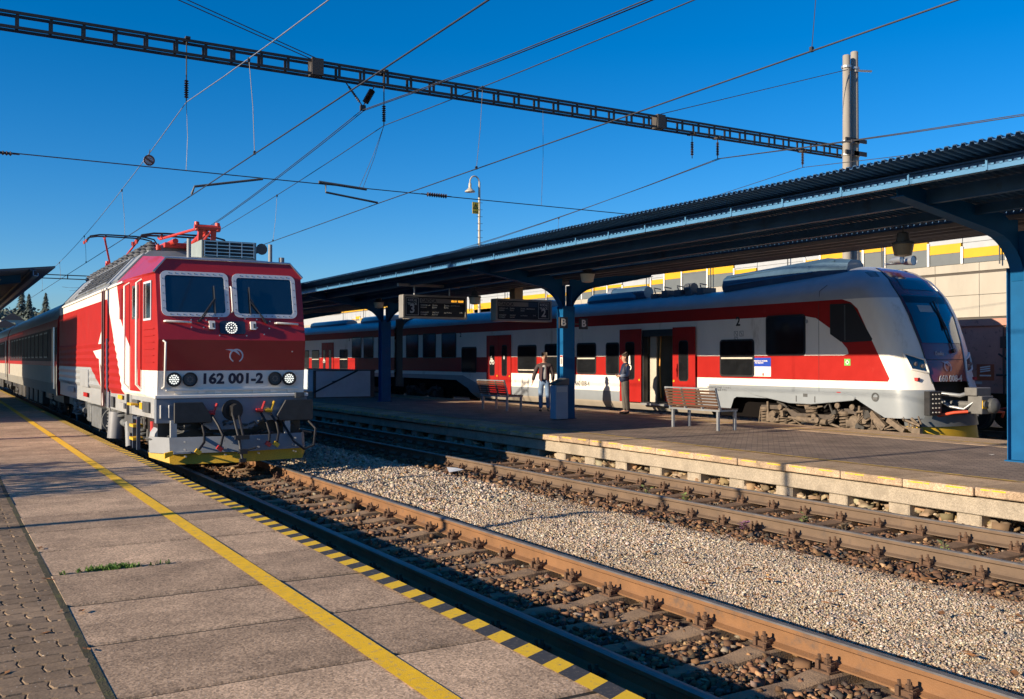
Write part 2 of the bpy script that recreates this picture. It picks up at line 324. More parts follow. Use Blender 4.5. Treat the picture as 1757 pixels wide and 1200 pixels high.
def M_brickpave():
    m = bpy.data.materials.new('dark_block_paving'); m.use_nodes = True; n = m.node_tree.nodes; l = m.node_tree.links; b = n['Principled BSDF']; b.inputs['Roughness'].default_value = .8
    g = n.new('ShaderNodeNewGeometry'); mp = n.new('ShaderNodeMapping'); mp.inputs['Rotation'].default_value = (0,0,R(45)); l.new(g.outputs['Position'], mp.inputs['Vector'])
    t = n.new('ShaderNodeTexBrick'); t.inputs['Scale'].default_value = 1.0; t.inputs['Brick Width'].default_value = .2; t.inputs['Row Height'].default_value = .1; t.inputs['Mortar Size'].default_value = .006
    t.inputs['Color1'].default_value = (.16,.12,.098,1); t.inputs['Color2'].default_value = (.26,.195,.155,1); t.inputs['Mortar'].default_value = (.06,.05,.04,1); l.new(mp.outputs[0], t.inputs['Vector'])
    nz = n.new('ShaderNodeTexNoise'); nz.inputs['Scale'].default_value = 1.3; nz.inputs['Detail'].default_value = 7; l.new(g.outputs['Position'], nz.inputs['Vector'])
    mr = n.new('ShaderNodeMapRange'); mr.inputs[1].default_value = .3; mr.inputs[2].default_value = .7; mr.inputs[3].default_value = .7; mr.inputs[4].default_value = 1.3; l.new(nz.outputs[0], mr.inputs[0])
    hv = n.new('ShaderNodeHueSaturation'); l.new(t.outputs['Color'], hv.inputs['Color']); l.new(mr.outputs[0], hv.inputs['Value']); l.new(hv.outputs[0], b.inputs['Base Color'])
    bp = n.new('ShaderNodeBump'); bp.inputs['Strength'].default_value = .8; bp.inputs['Distance'].default_value = .006; bp.invert = True; l.new(t.outputs['Fac'], bp.inputs['Height']); l.new(bp.outputs[0], b.inputs['Normal'])
    return m
brickpave = M_brickpave()
soil = M('track_bed_soil', (.13,.095,.07), .95, var=.3, scale=6, bump=.8, bscale=40)
mossm = M('joint_moss_and_dirt', (.05,.045,.022), .95, var=.5, scale=9, bump=.8, bscale=70, col2=(.09,.10,.02), amt2=.15, scale2=5)
gravelbase = M('pale_gravel_bed', (.26,.215,.165), .95, var=.35, scale=45, bump=1, bscale=110)
stonem = M_attr('ballast_stone'); chipm = M_attr('gravel_chip', .8)
grassm = M('grass_blade', (.10,.19,.03), .7, var=.4, scale=30); leafm = M('dry_leaf', (.24,.11,.04), .8, var=.4, scale=12)
leafg = M('shrub_leaf', (.045,.075,.02), .7, var=.4, scale=6); twig = M('twig_bark', (.10,.075,.05), .9)

ZR = -.32                      # rail head height (platform top is 0)
XA, XB, XCt, XD = 4.56, 9.55, 19.95, 25.3
# ground sheet reaching the horizon
g_ = MB(); g_.add([(-1500,-600,-.95),(1500,-600,-.95),(1500,2500,-.95),(-1500,2500,-.95)], [(0,1,2,3)])
tag(g_.build('ground', M('ground_gravel_and_soil', (.17,.145,.11), .95, var=.25, scale=.35, bump=.5, bscale=6), fix=False), kind='structure')
# track bed between the platforms
bed = MB()
prof = [(2.6,-.60),(3.2,-.56),(3.4,-.585),(5.5,-.585),(5.9,-.50),(6.6,-.455),(7.6,-.455),(8.0,-.50),(8.25,-.56),(8.5,-.585),(10.7,-.585),(11.0,-.62),(11.9,-.62)]
for i in range(len(prof)-1):
    (x0,z0),(x1,z1) = prof[i], prof[i+1]
    bed.add([(x0,-25,z0),(x1,-25,z1),(x1,130,z1),(x0,130,z0)], [(0,1,2,3)], 1 if 5.9 <= x0 < 8.1 else 0)
tag(bed.build('track_bed', [soil, gravelbase], fix=False), kind='structure')
bed2 = MB(); bed2.add([(17.6,-25,-.56),(60,-25,-.56),(60,130,-.56),(17.6,130,-.56)], [(0,1,2,3)])
tag(bed2.build('track_bed', soil, fix=False), kind='structure')
def bedz(x): return np.interp(x, [p[0] for p in prof], [p[1] for p in prof])

# ------------------------------------------------------------------ stones
PHI = (1+5**.5)/2
ICO_V = np.array([(-1,PHI,0),(1,PHI,0),(-1,-PHI,0),(1,-PHI,0),(0,-1,PHI),(0,1,PHI),(0,-1,-PHI),(0,1,-PHI),(PHI,0,-1),(PHI,0,1),(-PHI,0,-1),(-PHI,0,1)])/math.hypot(1,PHI)
ICO_F = np.array([(0,11,5),(0,5,1),(0,1,7),(0,7,10),(0,10,11),(1,5,9),(5,11,4),(11,10,2),(10,7,6),(7,1,8),(3,9,4),(3,4,2),(3,2,6),(3,6,8),(3,8,9),(4,9,5),(2,4,11),(6,2,10),(8,6,7),(9,8,1)])
OCT_V = np.array([(1,0,0),(-1,0,0),(0,1,0),(0,-1,0),(0,0,1),(0,0,-1)], float)
OCT_F = np.array([(0,2,4),(2,1,4),(1,3,4),(3,0,4),(2,0,5),(1,2,5),(3,1,5),(0,3,5)])
BOX_V = np.array([(x,y,z) for z in (-1,1) for x,y in ((-1,-1),(1,-1),(1,1),(-1,1))], float)*.72
BOX_F = np.array([(0,2,1),(0,3,2),(4,5,6),(4,6,7),(0,1,5),(0,5,4),(1,2,6),(1,6,5),(2,3,7),(2,7,6),(3,0,4),(3,4,7)])
def stones(name, P, size, colors, mat, kind='ico', flat=.65, parent=None, label=None, cat=None):
    N = len(P); V, F = {'ico':(ICO_V, ICO_F),'oct':(OCT_V, OCT_F),'box':(BOX_V,BOX_F)}[kind]
    k = len(V)
    X = V[None].repeat(N,0) * np.clip(1+rng.normal(0,.22 if kind == 'box' else .2,(N,k,1)),.35,1.7)
    X = X * np.stack([rng.uniform(.7,1.3,N), rng.uniform(.7,1.3,N), rng.uniform(flat*.8,flat*1.2,N)],1)[:,None,:]
    a = rng.uniform(0,2*PI,N); t = rng.normal(0,.35,N); b = rng.normal(0,.35,N)
    ca, sa = np.cos(a), np.sin(a)
    x = X[...,0]*ca[:,None]-X[...,1]*sa[:,None]; y = X[...,0]*sa[:,None]+X[...,1]*ca[:,None]; z = X[...,2]
    y, z = y*np.cos(t)[:,None]-z*np.sin(t)[:,None], y*np.sin(t)[:,None]+z*np.cos(t)[:,None]
    x, z = x*np.cos(b)[:,None]-z*np.sin(b)[:,None], x*np.sin(b)[:,None]+z*np.cos(b)[:,None]
    X = np.stack([x,y,z],-1)*np.asarray(size)[:,None,None] + P[:,None,:]
    faces = (F[None] + (np.arange(N)*k)[:,None,None]).reshape(-1,3)
    me = bpy.data.meshes.new(name); nv = N*k; nf = len(faces)
    org = np.array(wloc(parent)) if parent is not None else np.zeros(3)
    me.vertices.add(nv); me.vertices.foreach_set('co', (X.reshape(-1,3)-org).astype(np.float32).ravel())
    me.loops.add(nf*3); me.loops.foreach_set('vertex_index', faces.astype(np.int32).ravel())
    me.polygons.add(nf); me.polygons.foreach_set('loop_start', np.arange(0,nf*3,3,dtype=np.int32))
    me.update(calc_edges=True)
    at = me.color_attributes.new('tone', 'FLOAT_COLOR', 'POINT')
    c4 = np.concatenate([np.asarray(colors), np.ones((N,1))],1).repeat(k,0).astype(np.float32); at.data.foreach_set('color', c4.ravel())
    me.materials.append(mat); me.validate()
    o = bpy.data.objects.new(name, me); col.objects.link(o)
    if parent is not None: o.parent = parent
    tag(o, label, cat, kind='stuff'); return o
def palette(N, cols, w, jit=.12):
    c = np.array(cols)[rng.choice(len(cols), N, p=np.array(w)/sum(w))]
    return np.clip(c*(1+rng.normal(0,jit,(N,1)))*(1+rng.normal(0,.04,(N,3))), .01, .95)
# pale gravel strip between the two tracks, fine grains that thicken in the distance
def scatter(x0, x1, y0, y1, dens, size, edge=None):
    n = int((x1-x0)*(y1-y0)*dens); x = rng.uniform(x0,x1,n); y = rng.uniform(y0,y1,n); return x, y, size*np.exp(rng.normal(0,.28,n))
xs, ys, ss = [], [], []
for (y0,y1,d,s_) in ((2.0,5.0,6400,.0086),(5.0,8.0,6200,.0087),(8.0,12.0,4000,.0112),(12.0,18.0,1400,.0185),(18,34,420,.032)):
    x,y,s_ = scatter(5.5,8.55,y0,y1,d,s_)
    if y1 < 6: k_ = (x > y*.80); x,y,s_ = x[k_],y[k_],s_[k_]
    xs.append(x); ys.append(y); ss.append(s_)
x = np.concatenate(xs); y = np.concatenate(ys); s_ = np.concatenate(ss)
wob = .22*np.sin(y*.9+.5)+.12*np.sin(y*2.7)+rng.normal(0,.12,len(x))
keep = (x < 8.10+wob*.6) & (x > 5.62+wob*.15); x,y,s_,wob = x[keep],y[keep],s_[keep],wob[keep]
z = bedz(x)+.006+.012*np.sin(x*7+y*3)*np.sin(y*5-x*2)+rng.uniform(-.2,.6,len(x))*s_
pt = np.clip(.5+.5*np.sin(x*2.3+1.7*np.sin(y*.8))*np.sin(y*1.15+.6)+rng.normal(0,.35,len(x)),0,1)[:,None]
cols = (.64+.26*pt)*palette(len(x), [(.58,.47,.355),(.50,.39,.275),(.63,.545,.45),(.36,.275,.20),(.42,.24,.10),(.27,.24,.215),(.72,.66,.57)], [32,24,16,9,4,8,7], .14)
edge_ = np.clip(np.maximum((x-7.65-wob*.5)/.45, (5.95+wob*.2-x)/.3), 0, 1)[:,None]*rng.uniform(.3,1,(len(x),1))
spot = (rng.uniform(0,1,len(x)) < .035)[:,None]
cols = np.where(spot, cols*.0+np.array((.17,.10,.055))*rng.uniform(.6,1.4,(len(x),1)), cols)
cols = cols*(1-edge_) + edge_*np.array((.24,.15,.09))
stones('pale_gravel', np.stack([x,y,z],1), s_, cols, chipm, 'oct', .75, label='pale sandy gravel strip between the two nearer tracks', cat='gravel')
# brown ballast in both track beds
def ballast(xc, y0, y1, dens, size, label, cl, w, lo=-1.75, hi=1.6, pit=.60, s0=3.98, sz=-.502, onlim=1.27):
    n = int((hi-lo)*(y1-y0)*dens); x = rng.uniform(xc+lo, xc+hi, n); y = rng.uniform(y0,y1,n); s_ = size*np.exp(rng.normal(0,.30,n))
    near = np.abs(((y-s0+pit/2) % pit)-pit/2)
    off = np.abs(x-xc)
    onsl = (near < .125) & (off < onlim)
    keep = ~onsl | (rng.uniform(0,1,n) < .07)
    keep &= ~((np.abs(off-.75) < .085))
    x,y,s_,near,onsl,off = x[keep],y[keep],s_[keep],near[keep],onsl[keep],off[keep]
    z = np.where(onsl, sz-.030, np.where(off < onlim, sz-.052, np.where(x < xc, np.minimum(bedz(x)+.07, sz-.012), np.minimum(bedz(x)+.02, sz-.03)))) + rng.uniform(-.7,.6,len(x))*s_
    return stones(label[0], np.stack([x,y,z],1), s_, palette(len(x), cl, w, .22), stonem, 'box', .62, label=label[1], cat='ballast')
BC = [(.19,.105,.058),(.12,.07,.042),(.27,.16,.085),(.075,.06,.05),(.33,.21,.12),(.21,.17,.135)]
ballast(XA, 2.6, 10.5, 1000, .0215, ('track_ballast','brown crushed stone around the sleepers of the track by the near platform'), BC, [30,26,14,14,6,8], -1.7, 1.25, .62, 3.98)
ballast(XA, 10.5, 34, 260, .030, ('track_ballast','brown crushed stone under and in front of the locomotive'), BC, [30,26,14,14,6,8], -1.7, 1.35, .62, 3.98)
ballast(XB, 2.5, 14, 560, .023, ('track_ballast','dark brown crushed stone along the track by the middle platform'), BC, [32,34,8,16,3,6], -1.55, 1.75, .60, 5.80, onlim=.93)
ballast(XB, 14, 60, 120, .036, ('track_ballast','dark brown crushed stone of the farther part of the middle track'), BC, [32,34,8,16,3,6], -1.55, 1.75, .60, 5.80, onlim=.93)
n = 5200; x = rng.uniform(18.3,28.5,n); y = rng.uniform(5,34,n)
stones('track_ballast', np.stack([x,y,np.full(n,-.56)],1), .05*np.exp(rng.normal(0,.3,n)), palette(n,BC,[30,26,10,20,4,8],.2), stonem, 'oct', .6, label='dark crushed stone of the tracks beyond the middle platform', cat='ballast')

# ------------------------------------------------------------------ tracks
def rail_profile(): return [(-.075,-.172),(.075,-.172),(.075,-.160),(.022,-.142),(.0085,-.125),(.0085,-.055),(.034,-.040),(.036,-.012),(.028,-.002),(.0,.0),(-.028,-.002),(-.036,-.012),(-.034,-.040),(-.0085,-.055),(-.0085,-.125),(-.022,-.142),(-.075,-.160)]
def rail(xc, y0, y1, side, par):
    P = rail_profile(); mb = MB(); n = len(P)
    vs = [(xc+a,y0,ZR+b) for a,b in P]+[(xc+a,y1,ZR+b) for a,b in P]
    for i in range(n):
        j = (i+1)%n; top = P[i][1] > -.012 and P[j][1] > -.0125
        mb.add([vs[i],vs[j],vs[n+j],vs[n+i]], [(0,1,2,3)], 1 if top else 0)
    mb.add([vs[i] for i in range(n)], [tuple(range(n))]); 
    o = mb.build('rail', [side, railtop], par, fix=False); 
    bm = bmesh.new(); bm.from_mesh(o.data); bmesh.ops.remove_doubles(bm, verts=bm.verts, dist=1e-5); bmesh.ops.recalc_face_normals(bm, faces=bm.faces); bm.to_mesh(o.data); bm.free()
    return o
def fastening_mesh():
    mb = MB(); mb.box(-.17,.17,-.075,.075,-.012,.010)
    for s in (-1,1):
        x = s*.112
        mb.box(x-.022,x+.022,-.055,.055,.010,.045)
        mb.tube([(x,-.012,.02),(x,-.012,.115)], .013, 6); mb.tube([(x,-.012,.062),(x,-.012,.085)], .024, 6)
        mb.tube([(x,.048,.02),(x+s*.01,.055,.10)], .012, 6)
        mb.cbox((x-s*.028,-.012,.052), (.06,.06,.014), (0,s*.12,0)); mb.box(x+s*.03-.014,x+s*.03+.014,.03,.06,.01,.07)
    mb.tube([(-.152,-.055,0),(-.152,-.055,.04)], .014, 6); mb.tube([(.152,.055,0),(.152,.055,.04)], .014, 6)
    return mb
def sleeper_mb(w=.25, hl=1.28, dip=.03):
    mb = MB(); xs = [-hl,-.95,-.55,-.3,.3,.55,.95,hl]; zt = [-.01,0,0,-dip,-dip,0,0,-.01]; hw = [w/2,w/2,w/2,w/2-.02,w/2-.02,w/2,w/2,w/2]
    vs = []
    for x_,z_,h_ in zip(xs,zt,hw): vs += [(x_,-h_,-.2),(x_,-h_+.02,z_-.012),(x_,-h_+.04,z_),(x_,h_-.04,z_),(x_,h_-.02,z_-.012),(x_,h_,-.2)]
    fs = []
    for i in range(len(xs)-1):
        for j in range(5): fs.append((i*6+j,i*6+j+1,(i+1)*6+j+1,(i+1)*6+j))
    fs += [tuple(range(6)), tuple((len(xs)-1)*6+j for j in range(5,-1,-1))]
    return mb.add(vs, fs)
def track(xc, y0, y1, s0, pitch, ys0, side, slm, dip):
    t = structure('railway_track', (xc, 0, ZR))
    for s in (-1,1): rail(xc+s*.752, y0, y1, side, t)
    n = int((ys0-s0)/pitch)
    sl0 = None
    for k in range(n):
        yy = s0+pitch*k
        if sl0 is None:
            mb = sleeper_mb(dip=dip).map(lambda a,b,c: (a+xc,b+yy,c+ZR-.182)); sl0 = mb.build('sleeper', slm, None)
            sl0.parent = t; sl0.location = (0,yy,-.182)
            mn = np.array([v.co for v in sl0.data.vertices]).min(0); sl0.data.transform(Matrix.Translation((0,0,-(mn[2]+.2))))
            f0 = fastening_mesh().build('rail_fastening', fast, None); f0.data.transform(Matrix.Translation((0,0,-np.array([v.co for v in f0.data.vertices]).min(0)[2]-.012)))
            f0.parent = sl0; f0.location = (-.752,0,.004); inst(f0, 'rail_fastening', (.752,0,.004), sl0)
        else:
            s_ = inst(sl0, 'sleeper', (random.uniform(-.015,.015), yy+random.uniform(-.012,.012), -.182+random.uniform(-.006,.002)), t); s_.rotation_euler = (0,0,random.gauss(0,.006))
            for ch in list(sl0.children): inst(ch, 'rail_fastening', ch.location.copy(), s_)
    return t
trA = track(XA, -20, 120, 2.74, .62, 34, rust, sleeperm, .03)
trB = track(XB, -20, 120, 4.6, .60, 60, rustb, sleeperb, .01)
trC = track(XCt, -20, 120, 6.0, .60, 16, rustb, sleeperb, .01)
trD = track(XD, -20, 120, 6.0, .60, 22, rustb, sleeperb, .01)

# ------------------------------------------------------------------ near platform
npl = structure('near_platform')
b_ = MB(); b_.box(-9,2.72,-6,90,-.92,-.10); b_.build('platform_base', mossm, npl)
w_ = MB(); w_.box(2.725,2.80,-6,90,-.92,-.115); w_.build('platform_wall', conc, npl)
sl0 = None
for k in range(-4, 78):
    y0 = 4.9+1.02*k
    if y0 < -2: continue
    if sl0 is None:
        mb = MB(); nx, ny = 14, 2
        mb.box(-1.075,1.075,.017,1.003,-.11,0); o = mb.build('paving_slab', slabm, None, bevel=.016); o.data.transform(Matrix.Translation((0,-.5,0)))
        mn = np.array([v.co for v in o.data.vertices]).max(0)[2]; o.data.transform(Matrix.Translation((0,0,-mn))); mnY = np.array([v.co for v in o.data.vertices]).min(0)[1]; o.data.transform(Matrix.Translation((0,.008-mnY,0)))
        o.parent = npl; o.location = (1.795,y0,0); sl0 = o
    else:
        c = inst(sl0, 'paving_slab', (1.795+random.uniform(-.008,.004), y0+random.uniform(-.003,.003), random.uniform(-.006,.0015)), npl)
        c.rotation_euler = (random.gauss(0,.0016), random.gauss(0,.0007), random.gauss(0,.0008))
jd = MB(); jd.box(.688,.731,-2,88,-.06,-.0006); jd.build('joint_dirt', mossm, npl)
jf = MB(); jf.box(.725,2.85,-2,88,-.06,-.014); jf.build('joint_fill', M('black_joint_dirt', (.012,.010,.007), .95, var=.4, scale=14, bump=.6, bscale=90, col2=(.05,.05,.015), amt2=.1, scale2=6), npl)
ln = MB(); ys_ = np.arange(-2, 88, .5)
def lx(y_, c): return c
YW = .062
vs = []
for y_ in ys_: vs += [(2.065-YW-.01,y_,.006),(2.065+YW,y_,.006)]
ln.add(vs, [(2*i,2*i+1,2*i+3,2*i+2) for i in range(len(ys_)-1)])
ln.build('safety_line', yline, npl, fix=False)
hz = MB(); hz.add([(2.725,-2,.006),(2.872,-2,.006),(2.872,88,.006),(2.725,88,.006)], [(0,1,2,3)]); hz.build('edge_stripes', hazard, npl, fix=False)
# concrete paving blocks to the left of the slabs
def paver_mb():
    a, b, c = .1085, .0725, .016
    P = [(-a,-b+c*.6),(-a+c,-b),(-.02,-b+.006),(.02,-b-.004),(a-c,-b),(a,-b+c*.6),(a-.012,0),(a,b-c*.6),(a-c,b),(.02,b-.006),(-.02,b+.004),(-a+c,b),(-a,b-c*.6),(-a-.012,0)]
    mb = MB(); n = len(P); q = [(x*.95,y*.93) for x,y in P]
    vs = [(x,y,-.08) for x,y in P]+[(x,y,-.007) for x,y in P]+[(x,y,0) for x,y in q]
    fs = [(i,(i+1)%n,n+(i+1)%n,n+i) for i in range(n)]+[(n+i,n+(i+1)%n,2*n+(i+1)%n,2*n+i) for i in range(n)]+[tuple(range(2*n,3*n))]
    return mb.add(vs, fs)
pv = paver_mb(); pvo = None; cnt = 0; rest = MB()
rows = []
for r_ in range(0, 110):
    y_ = 3.2+.150*r_
    for q in range(0, 40):
        x_ = .592-.222*q-(.111 if r_%2 else 0)
        rows.append(((x_-.0485*y_), x_, y_, r_))
    if r_%2: rows.append((.648-.0485*y_, .648, y_, -1))
order = sorted([w for w in rows if w[0] > -.5 and w[1] > -8.6], key=lambda w: math.hypot(w[1], w[2]-1.5) + (3 if w[0] < -.15 else 0))
for i, (_, x_, y_, r_) in enumerate(order):
    zz = random.uniform(-.004,.001)-.001
    if i < 290:
        if pvo is None:
            pvo = pv.build('paver', paverm, None); pvo.data.transform(Matrix.Translation((0,0,-np.array([v.co for v in pvo.data.vertices]).max(0)[2]))); pvo.parent = npl; pvo.location = (x_,y_,zz)
        else:
            c = inst(pvo, 'paver', (x_,y_,zz), npl); c.scale = ((.5 if r_ < 0 else 1),1,1); c.rotation_euler = (random.gauss(0,.012), random.gauss(0,.012), random.gauss(0,.015))
    else:
        rest.add([(vx*(.5 if r_ < 0 else 1)+x_,vy+y_,vz+zz) for vx,vy,vz in pv.v], pv.f)
tag(rest.build('pavers', paverm, npl, fix=False), kind='stuff')
fl = MB(); fl.box(-8.9,.712,-2,19.6,-.05,-.011); fl.build('joint_sand', M('joint_sand', (.055,.045,.03), .95, var=.4, scale=12, bump=.8, bscale=90, col2=(.085,.08,.02), amt2=.12, scale2=7), npl)
far = MB(); far.box(-8.9,.70,19.6,88,-.09,-.003); far.build('paved_strip', paverm, npl)
# moss and weeds along the joint
def blades(name, spots, mat, h, label, cat, parent=None, kind='stuff'):
    vs, fs = [], []
    for (x_,y_,z_,n_,rad) in spots:
        for _ in range(n_):
            a = random.uniform(0,2*PI); d = rad*random.random()**.6; bx, by = x_+d*math.cos(a), y_+d*math.sin(a)*.55; hh = h*random.uniform(.4,1.1); w = hh*.12
            a2 = random.uniform(0,2*PI); lx_, ly_ = math.cos(a2)*hh*.6, math.sin(a2)*hh*.6; px, py = -math.sin(a2)*w, math.cos(a2)*w; b0 = len(vs)
            vs += [(bx-px,by-py,z_),(bx+px,by+py,z_),(bx+lx_*.5+px*.7,by+ly_*.5+py*.7,z_+hh*.6),(bx+lx_*.5-px*.7,by+ly_*.5-py*.7,z_+hh*.6),(bx+lx_,by+ly_,z_+hh*.75)]
            fs += [(b0,b0+1,b0+2,b0+3),(b0+3,b0+2,b0+4)]
    o = mesh_obj(name, vs, fs, mat, parent, fix=False); return tag(o, label, cat, kind=kind)
blades('grass_tuft', [(1.0+.32*i/22+random.gauss(0,.012), 8.0+random.gauss(0,.022)+.02*math.sin(i*.9), -.008, random.randint(4,34), random.uniform(.02,.06)) for i in range(23)]+[(.8+.8*random.random(), 7.99+random.gauss(0,.008), -.01, 5, .02) for _ in range(16)], grassm, .05, 'low green grass tuft growing in a slab joint of the near platform', 'grass')
blades('moss', [(.705+random.gauss(0,.015), random.uniform(3.4,11), -.03, 3, .03) for _ in range(150)]+[(random.uniform(-.1,.66), random.uniform(3.4,7), -.025, 2, .015) for _ in range(110)], M('olive_moss', (.11,.10,.02), .9, var=.4, scale=20), .03, 'olive moss in the joints of the grey paving blocks', 'moss')
# dry leaves lying about
def leaves(name, spots, label, size):
    vs, fs = [], []
    for x_,y_,z_ in spots:
        a = random.uniform(0,2*PI); s_ = size*random.uniform(.6,1.4); b0 = len(vs)
        for (u,v,w) in ((-1,0,.1),(-.3,-.45,.25),(.5,-.4,.1),(1.1,.05,.4),(.5,.45,.15),(-.3,.4,.3),(0,0,.0)):
            vs.append((x_+s_*(u*math.cos(a)-v*math.sin(a)), y_+s_*(u*math.sin(a)+v*math.cos(a)), z_+s_*w*.6))
        fs += [(b0+i,b0+(i+1)%6,b0+6) for i in range(6)]
    return tag(mesh_obj(name, vs, fs, leafm, None, fix=False), label, 'leaves', kind='stuff')
leaves('dry_leaves', [(x_,y_,bedz(x_)+.05) for x_,y_ in [(random.uniform(5.9,8.3), 3.6+10*random.random()**1.5) for _ in range(95)]], 'dry brown leaves scattered on the pale gravel strip', .05)
leaves('dry_leaves', [(.72+random.gauss(0,.05), y_, .01) for y_ in (7.75,7.8,6.75,6.7,5.8,9.1)]+[(.55,6.3,0),(.3,5.6,0)], 'dry leaves caught along the paving joint of the near platform', .03)

# ------------------------------------------------------------------ middle platform
mpl = structure('middle_platform')
m_ = MB(); m_.box(12.3,18.2,-3,110,-.92,-.012); m_.build('platform_base', conc, mpl)
m_ = MB(); m_.box(12.27,16.75,-3,110,-.012,-.001); m_.build('paved_field', brickpave, mpl)
m_ = MB(); m_.box(16.77,18.27,-3,110,-.012,.0015); m_.build('far_edge_slab', slabm2, mpl)
m_ = MB(); m_.add([(17.22,-3,.006),(17.32,-3,.006),(17.32,110,.006),(17.22,110,.006)], [(0,1,2,3)]); m_.build('safety_line', yfade, mpl, fix=False)
m_ = MB(); m_.add([(12.155,-3,.006),(12.24,-3,.006),(12.24,110,.006),(12.155,110,.006)], [(0,1,2,3)]); m_.build('safety_line', yfade, mpl, fix=False)
m_ = MB(); m_.box(11.30,11.55,-3,110,-.36,-.142); m_.build('support_beam', conc, mpl, bevel=.01)
m_ = MB(); m_.box(11.95,12.3,-3,110,-.92,-.14); m_.build('back_wall', conc, mpl)
es0 = None
for k in range(-8, 90):
    y0 = 7.6+1.05*k
    if y0 < -1: continue
    if es0 is None:
        mb = MB(); xs_ = [0,.05,.5,1.04]; mb.box(0,1.04,.006,1.044,-.112,0)
        es0 = mb.build('edge_slab', slabm2, None, bevel=.012); es0.data.transform(Matrix.Translation((.52,.52,0))); es0.data.transform(Matrix.Translation((0,0,-max(v.co.z for v in es0.data.vertices))))
        es0.parent = mpl; es0.location = (11.22,y0,0); first = es0
        pd = MB()
        for (ya,yb) in ((.1,.38),(.62,.95)):
            vs = []; n_ = 6
            for i in range(n_+1):
                yy = ya+(yb-ya)*i/n_; j = .012*math.sin(i*2.1+ya*9); vs += [(.014,yy,.0035),(.055+j,yy,.0035)]
            pd.add(vs, [(2*i,2*i+1,2*i+3,2*i+2) for i in range(n_)])
            pd.box(-.0035,-.0005,ya,yb,-.03,-.012)
        pdo = mesh_obj('paint_dash', pd.v, pd.f, yfade if False else ypanel, None, fix=False, keep=True); pdo.parent = es0
        pdo.data.materials[0] = M('worn_edge_yellow', (.68,.42,.02), .8, var=.15, scale=9, col2=(.38,.29,.18), amt2=.25, scale2=14)
    else:
        c = inst(es0, 'edge_slab', (11.22+random.uniform(-.012,.012), y0, random.uniform(-.008,.004)), mpl); c.rotation_euler = (random.gauss(0,.002), random.gauss(0,.003), random.gauss(0,.003))
        inst(pdo, 'paint_dash', (0,0,0), c)
pr0 = None
for k in range(-3, 60):
    y0 = 7.75+1.05*k
    if y0 < 3: continue
    if pr0 is None:
        mb = MB(); mb.box(11.34,11.95,-.17,.17,-.92,-.361); pr0 = mb.build('support_block', conc, mpl, bevel=.02); pr0.data.transform(Matrix.Translation((-11.34,0,0))); pr0.location = (11.34,y0,0)
    else:
        c = inst(pr0, 'support_block', (11.34,y0,0), mpl); c.rotation_euler = (0,0,random.gauss(0,.03))
n = 3200; x = rng.uniform(11.25,11.95,n); y = rng.uniform(5,32,n); hgt = np.clip((x-11.3)/.65,0,1)
stones('rubble', np.stack([x,y,-.60+.27*hgt+rng.uniform(-.03,.05,n)],1), .055*np.exp(rng.normal(0,.35,n)), palette(n, [(.33,.25,.165),(.26,.175,.10),(.38,.31,.22),(.17,.125,.08)],[3,3,2,2],.2), stonem, 'box', .6, label='broken stones heaped in the openings under the middle platform edge', cat='rubble')
# weeds in the middle track
def weed(loc, label, n_, h, flower=None):
    t = thing('weed', loc, label, 'plant', 'weeds in the middle track'); st = MB(); lf = MB()
    for i in range(n_):
        a = random.uniform(0,2*PI); hh = h*random.uniform(.6,1.1); top = (loc[0]+.1*h*math.cos(a)*2, loc[1]+.2*h*math.sin(a), loc[2]+hh)
        st.tube([loc, ((loc[0]+top[0])/2+.01,(loc[1]+top[1])/2,loc[2]+hh*.5), top], [.009,.007,.005], 5)
        for j in range(6):
            f_ = random.uniform(.25,1); b = random.uniform(0,2*PI); c = Vector(loc).lerp(Vector(top), f_); s_ = random.uniform(.05,.09)
            d = Vector((math.cos(b),math.sin(b),.35))*s_; p = Vector((-math.sin(b),math.cos(b),0))*s_*.3
            lf.add([c,c+d*.5+p,c+d,c+d*.5-p], [(0,1,2,3)])
    st.build('stem', twig, t); lf.build('leaf', flower or M('weed_leaf', (.24,.30,.09), .7, var=.3, scale=30), t, fix=False)
weed((9.0,11.4,-.5), 'tall pale yellow green weed standing between the rails of the middle track', 3, .34)
weed((9.35,10.9,-.5), 'short leafy green weed between the rails of the middle track', 5, .14)
weed((9.3,8.6,-.5), 'squat green weed nearest the middle of the middle track', 5, .17)
weed((8.95,6.35,-.5), 'thin flowering weed at the picture edge of the middle track', 3, .3)
weed((8.45,8.75,-.5), 'purple flowering weed outside the rail of the middle track', 8, .13, M('purple_petal', (.36,.17,.27), .7, var=.4, scale=40))
weed((9.2,7.9,-.5), 'dry brown weed between the rails of the middle track', 7, .16, M('dry_weed', (.12,.085,.05), .8, var=.4, scale=40))
lt = MB(); lt.add([(7.9,15.6,-.42),(8.25,15.7,-.40),(8.3,15.95,-.42),(8.0,15.9,-.36),(8.15,15.8,-.37)], [(0,1,4),(1,2,4),(2,3,4),(3,0,4)])
tag(lt.build('plastic_bag', M('white_plastic', (.75,.78,.8), .4), fix=False), 'crumpled white plastic bag lying on the shaded gravel', 'litter')
for (x_,y_,l_) in ((15.2,9.95,'small white paper scrap on the middle platform paving'),(15.45,9.7,'second white paper scrap close to the blue column')):
    lt = MB(); lt.add([(x_,y_,.004),(x_+.12,y_+.02,.012),(x_+.10,y_+.09,.004),(x_-.01,y_+.07,.016)], [(0,1,2,3)]); tag(lt.build('paper_scrap', white, fix=False), l_, 'litter')
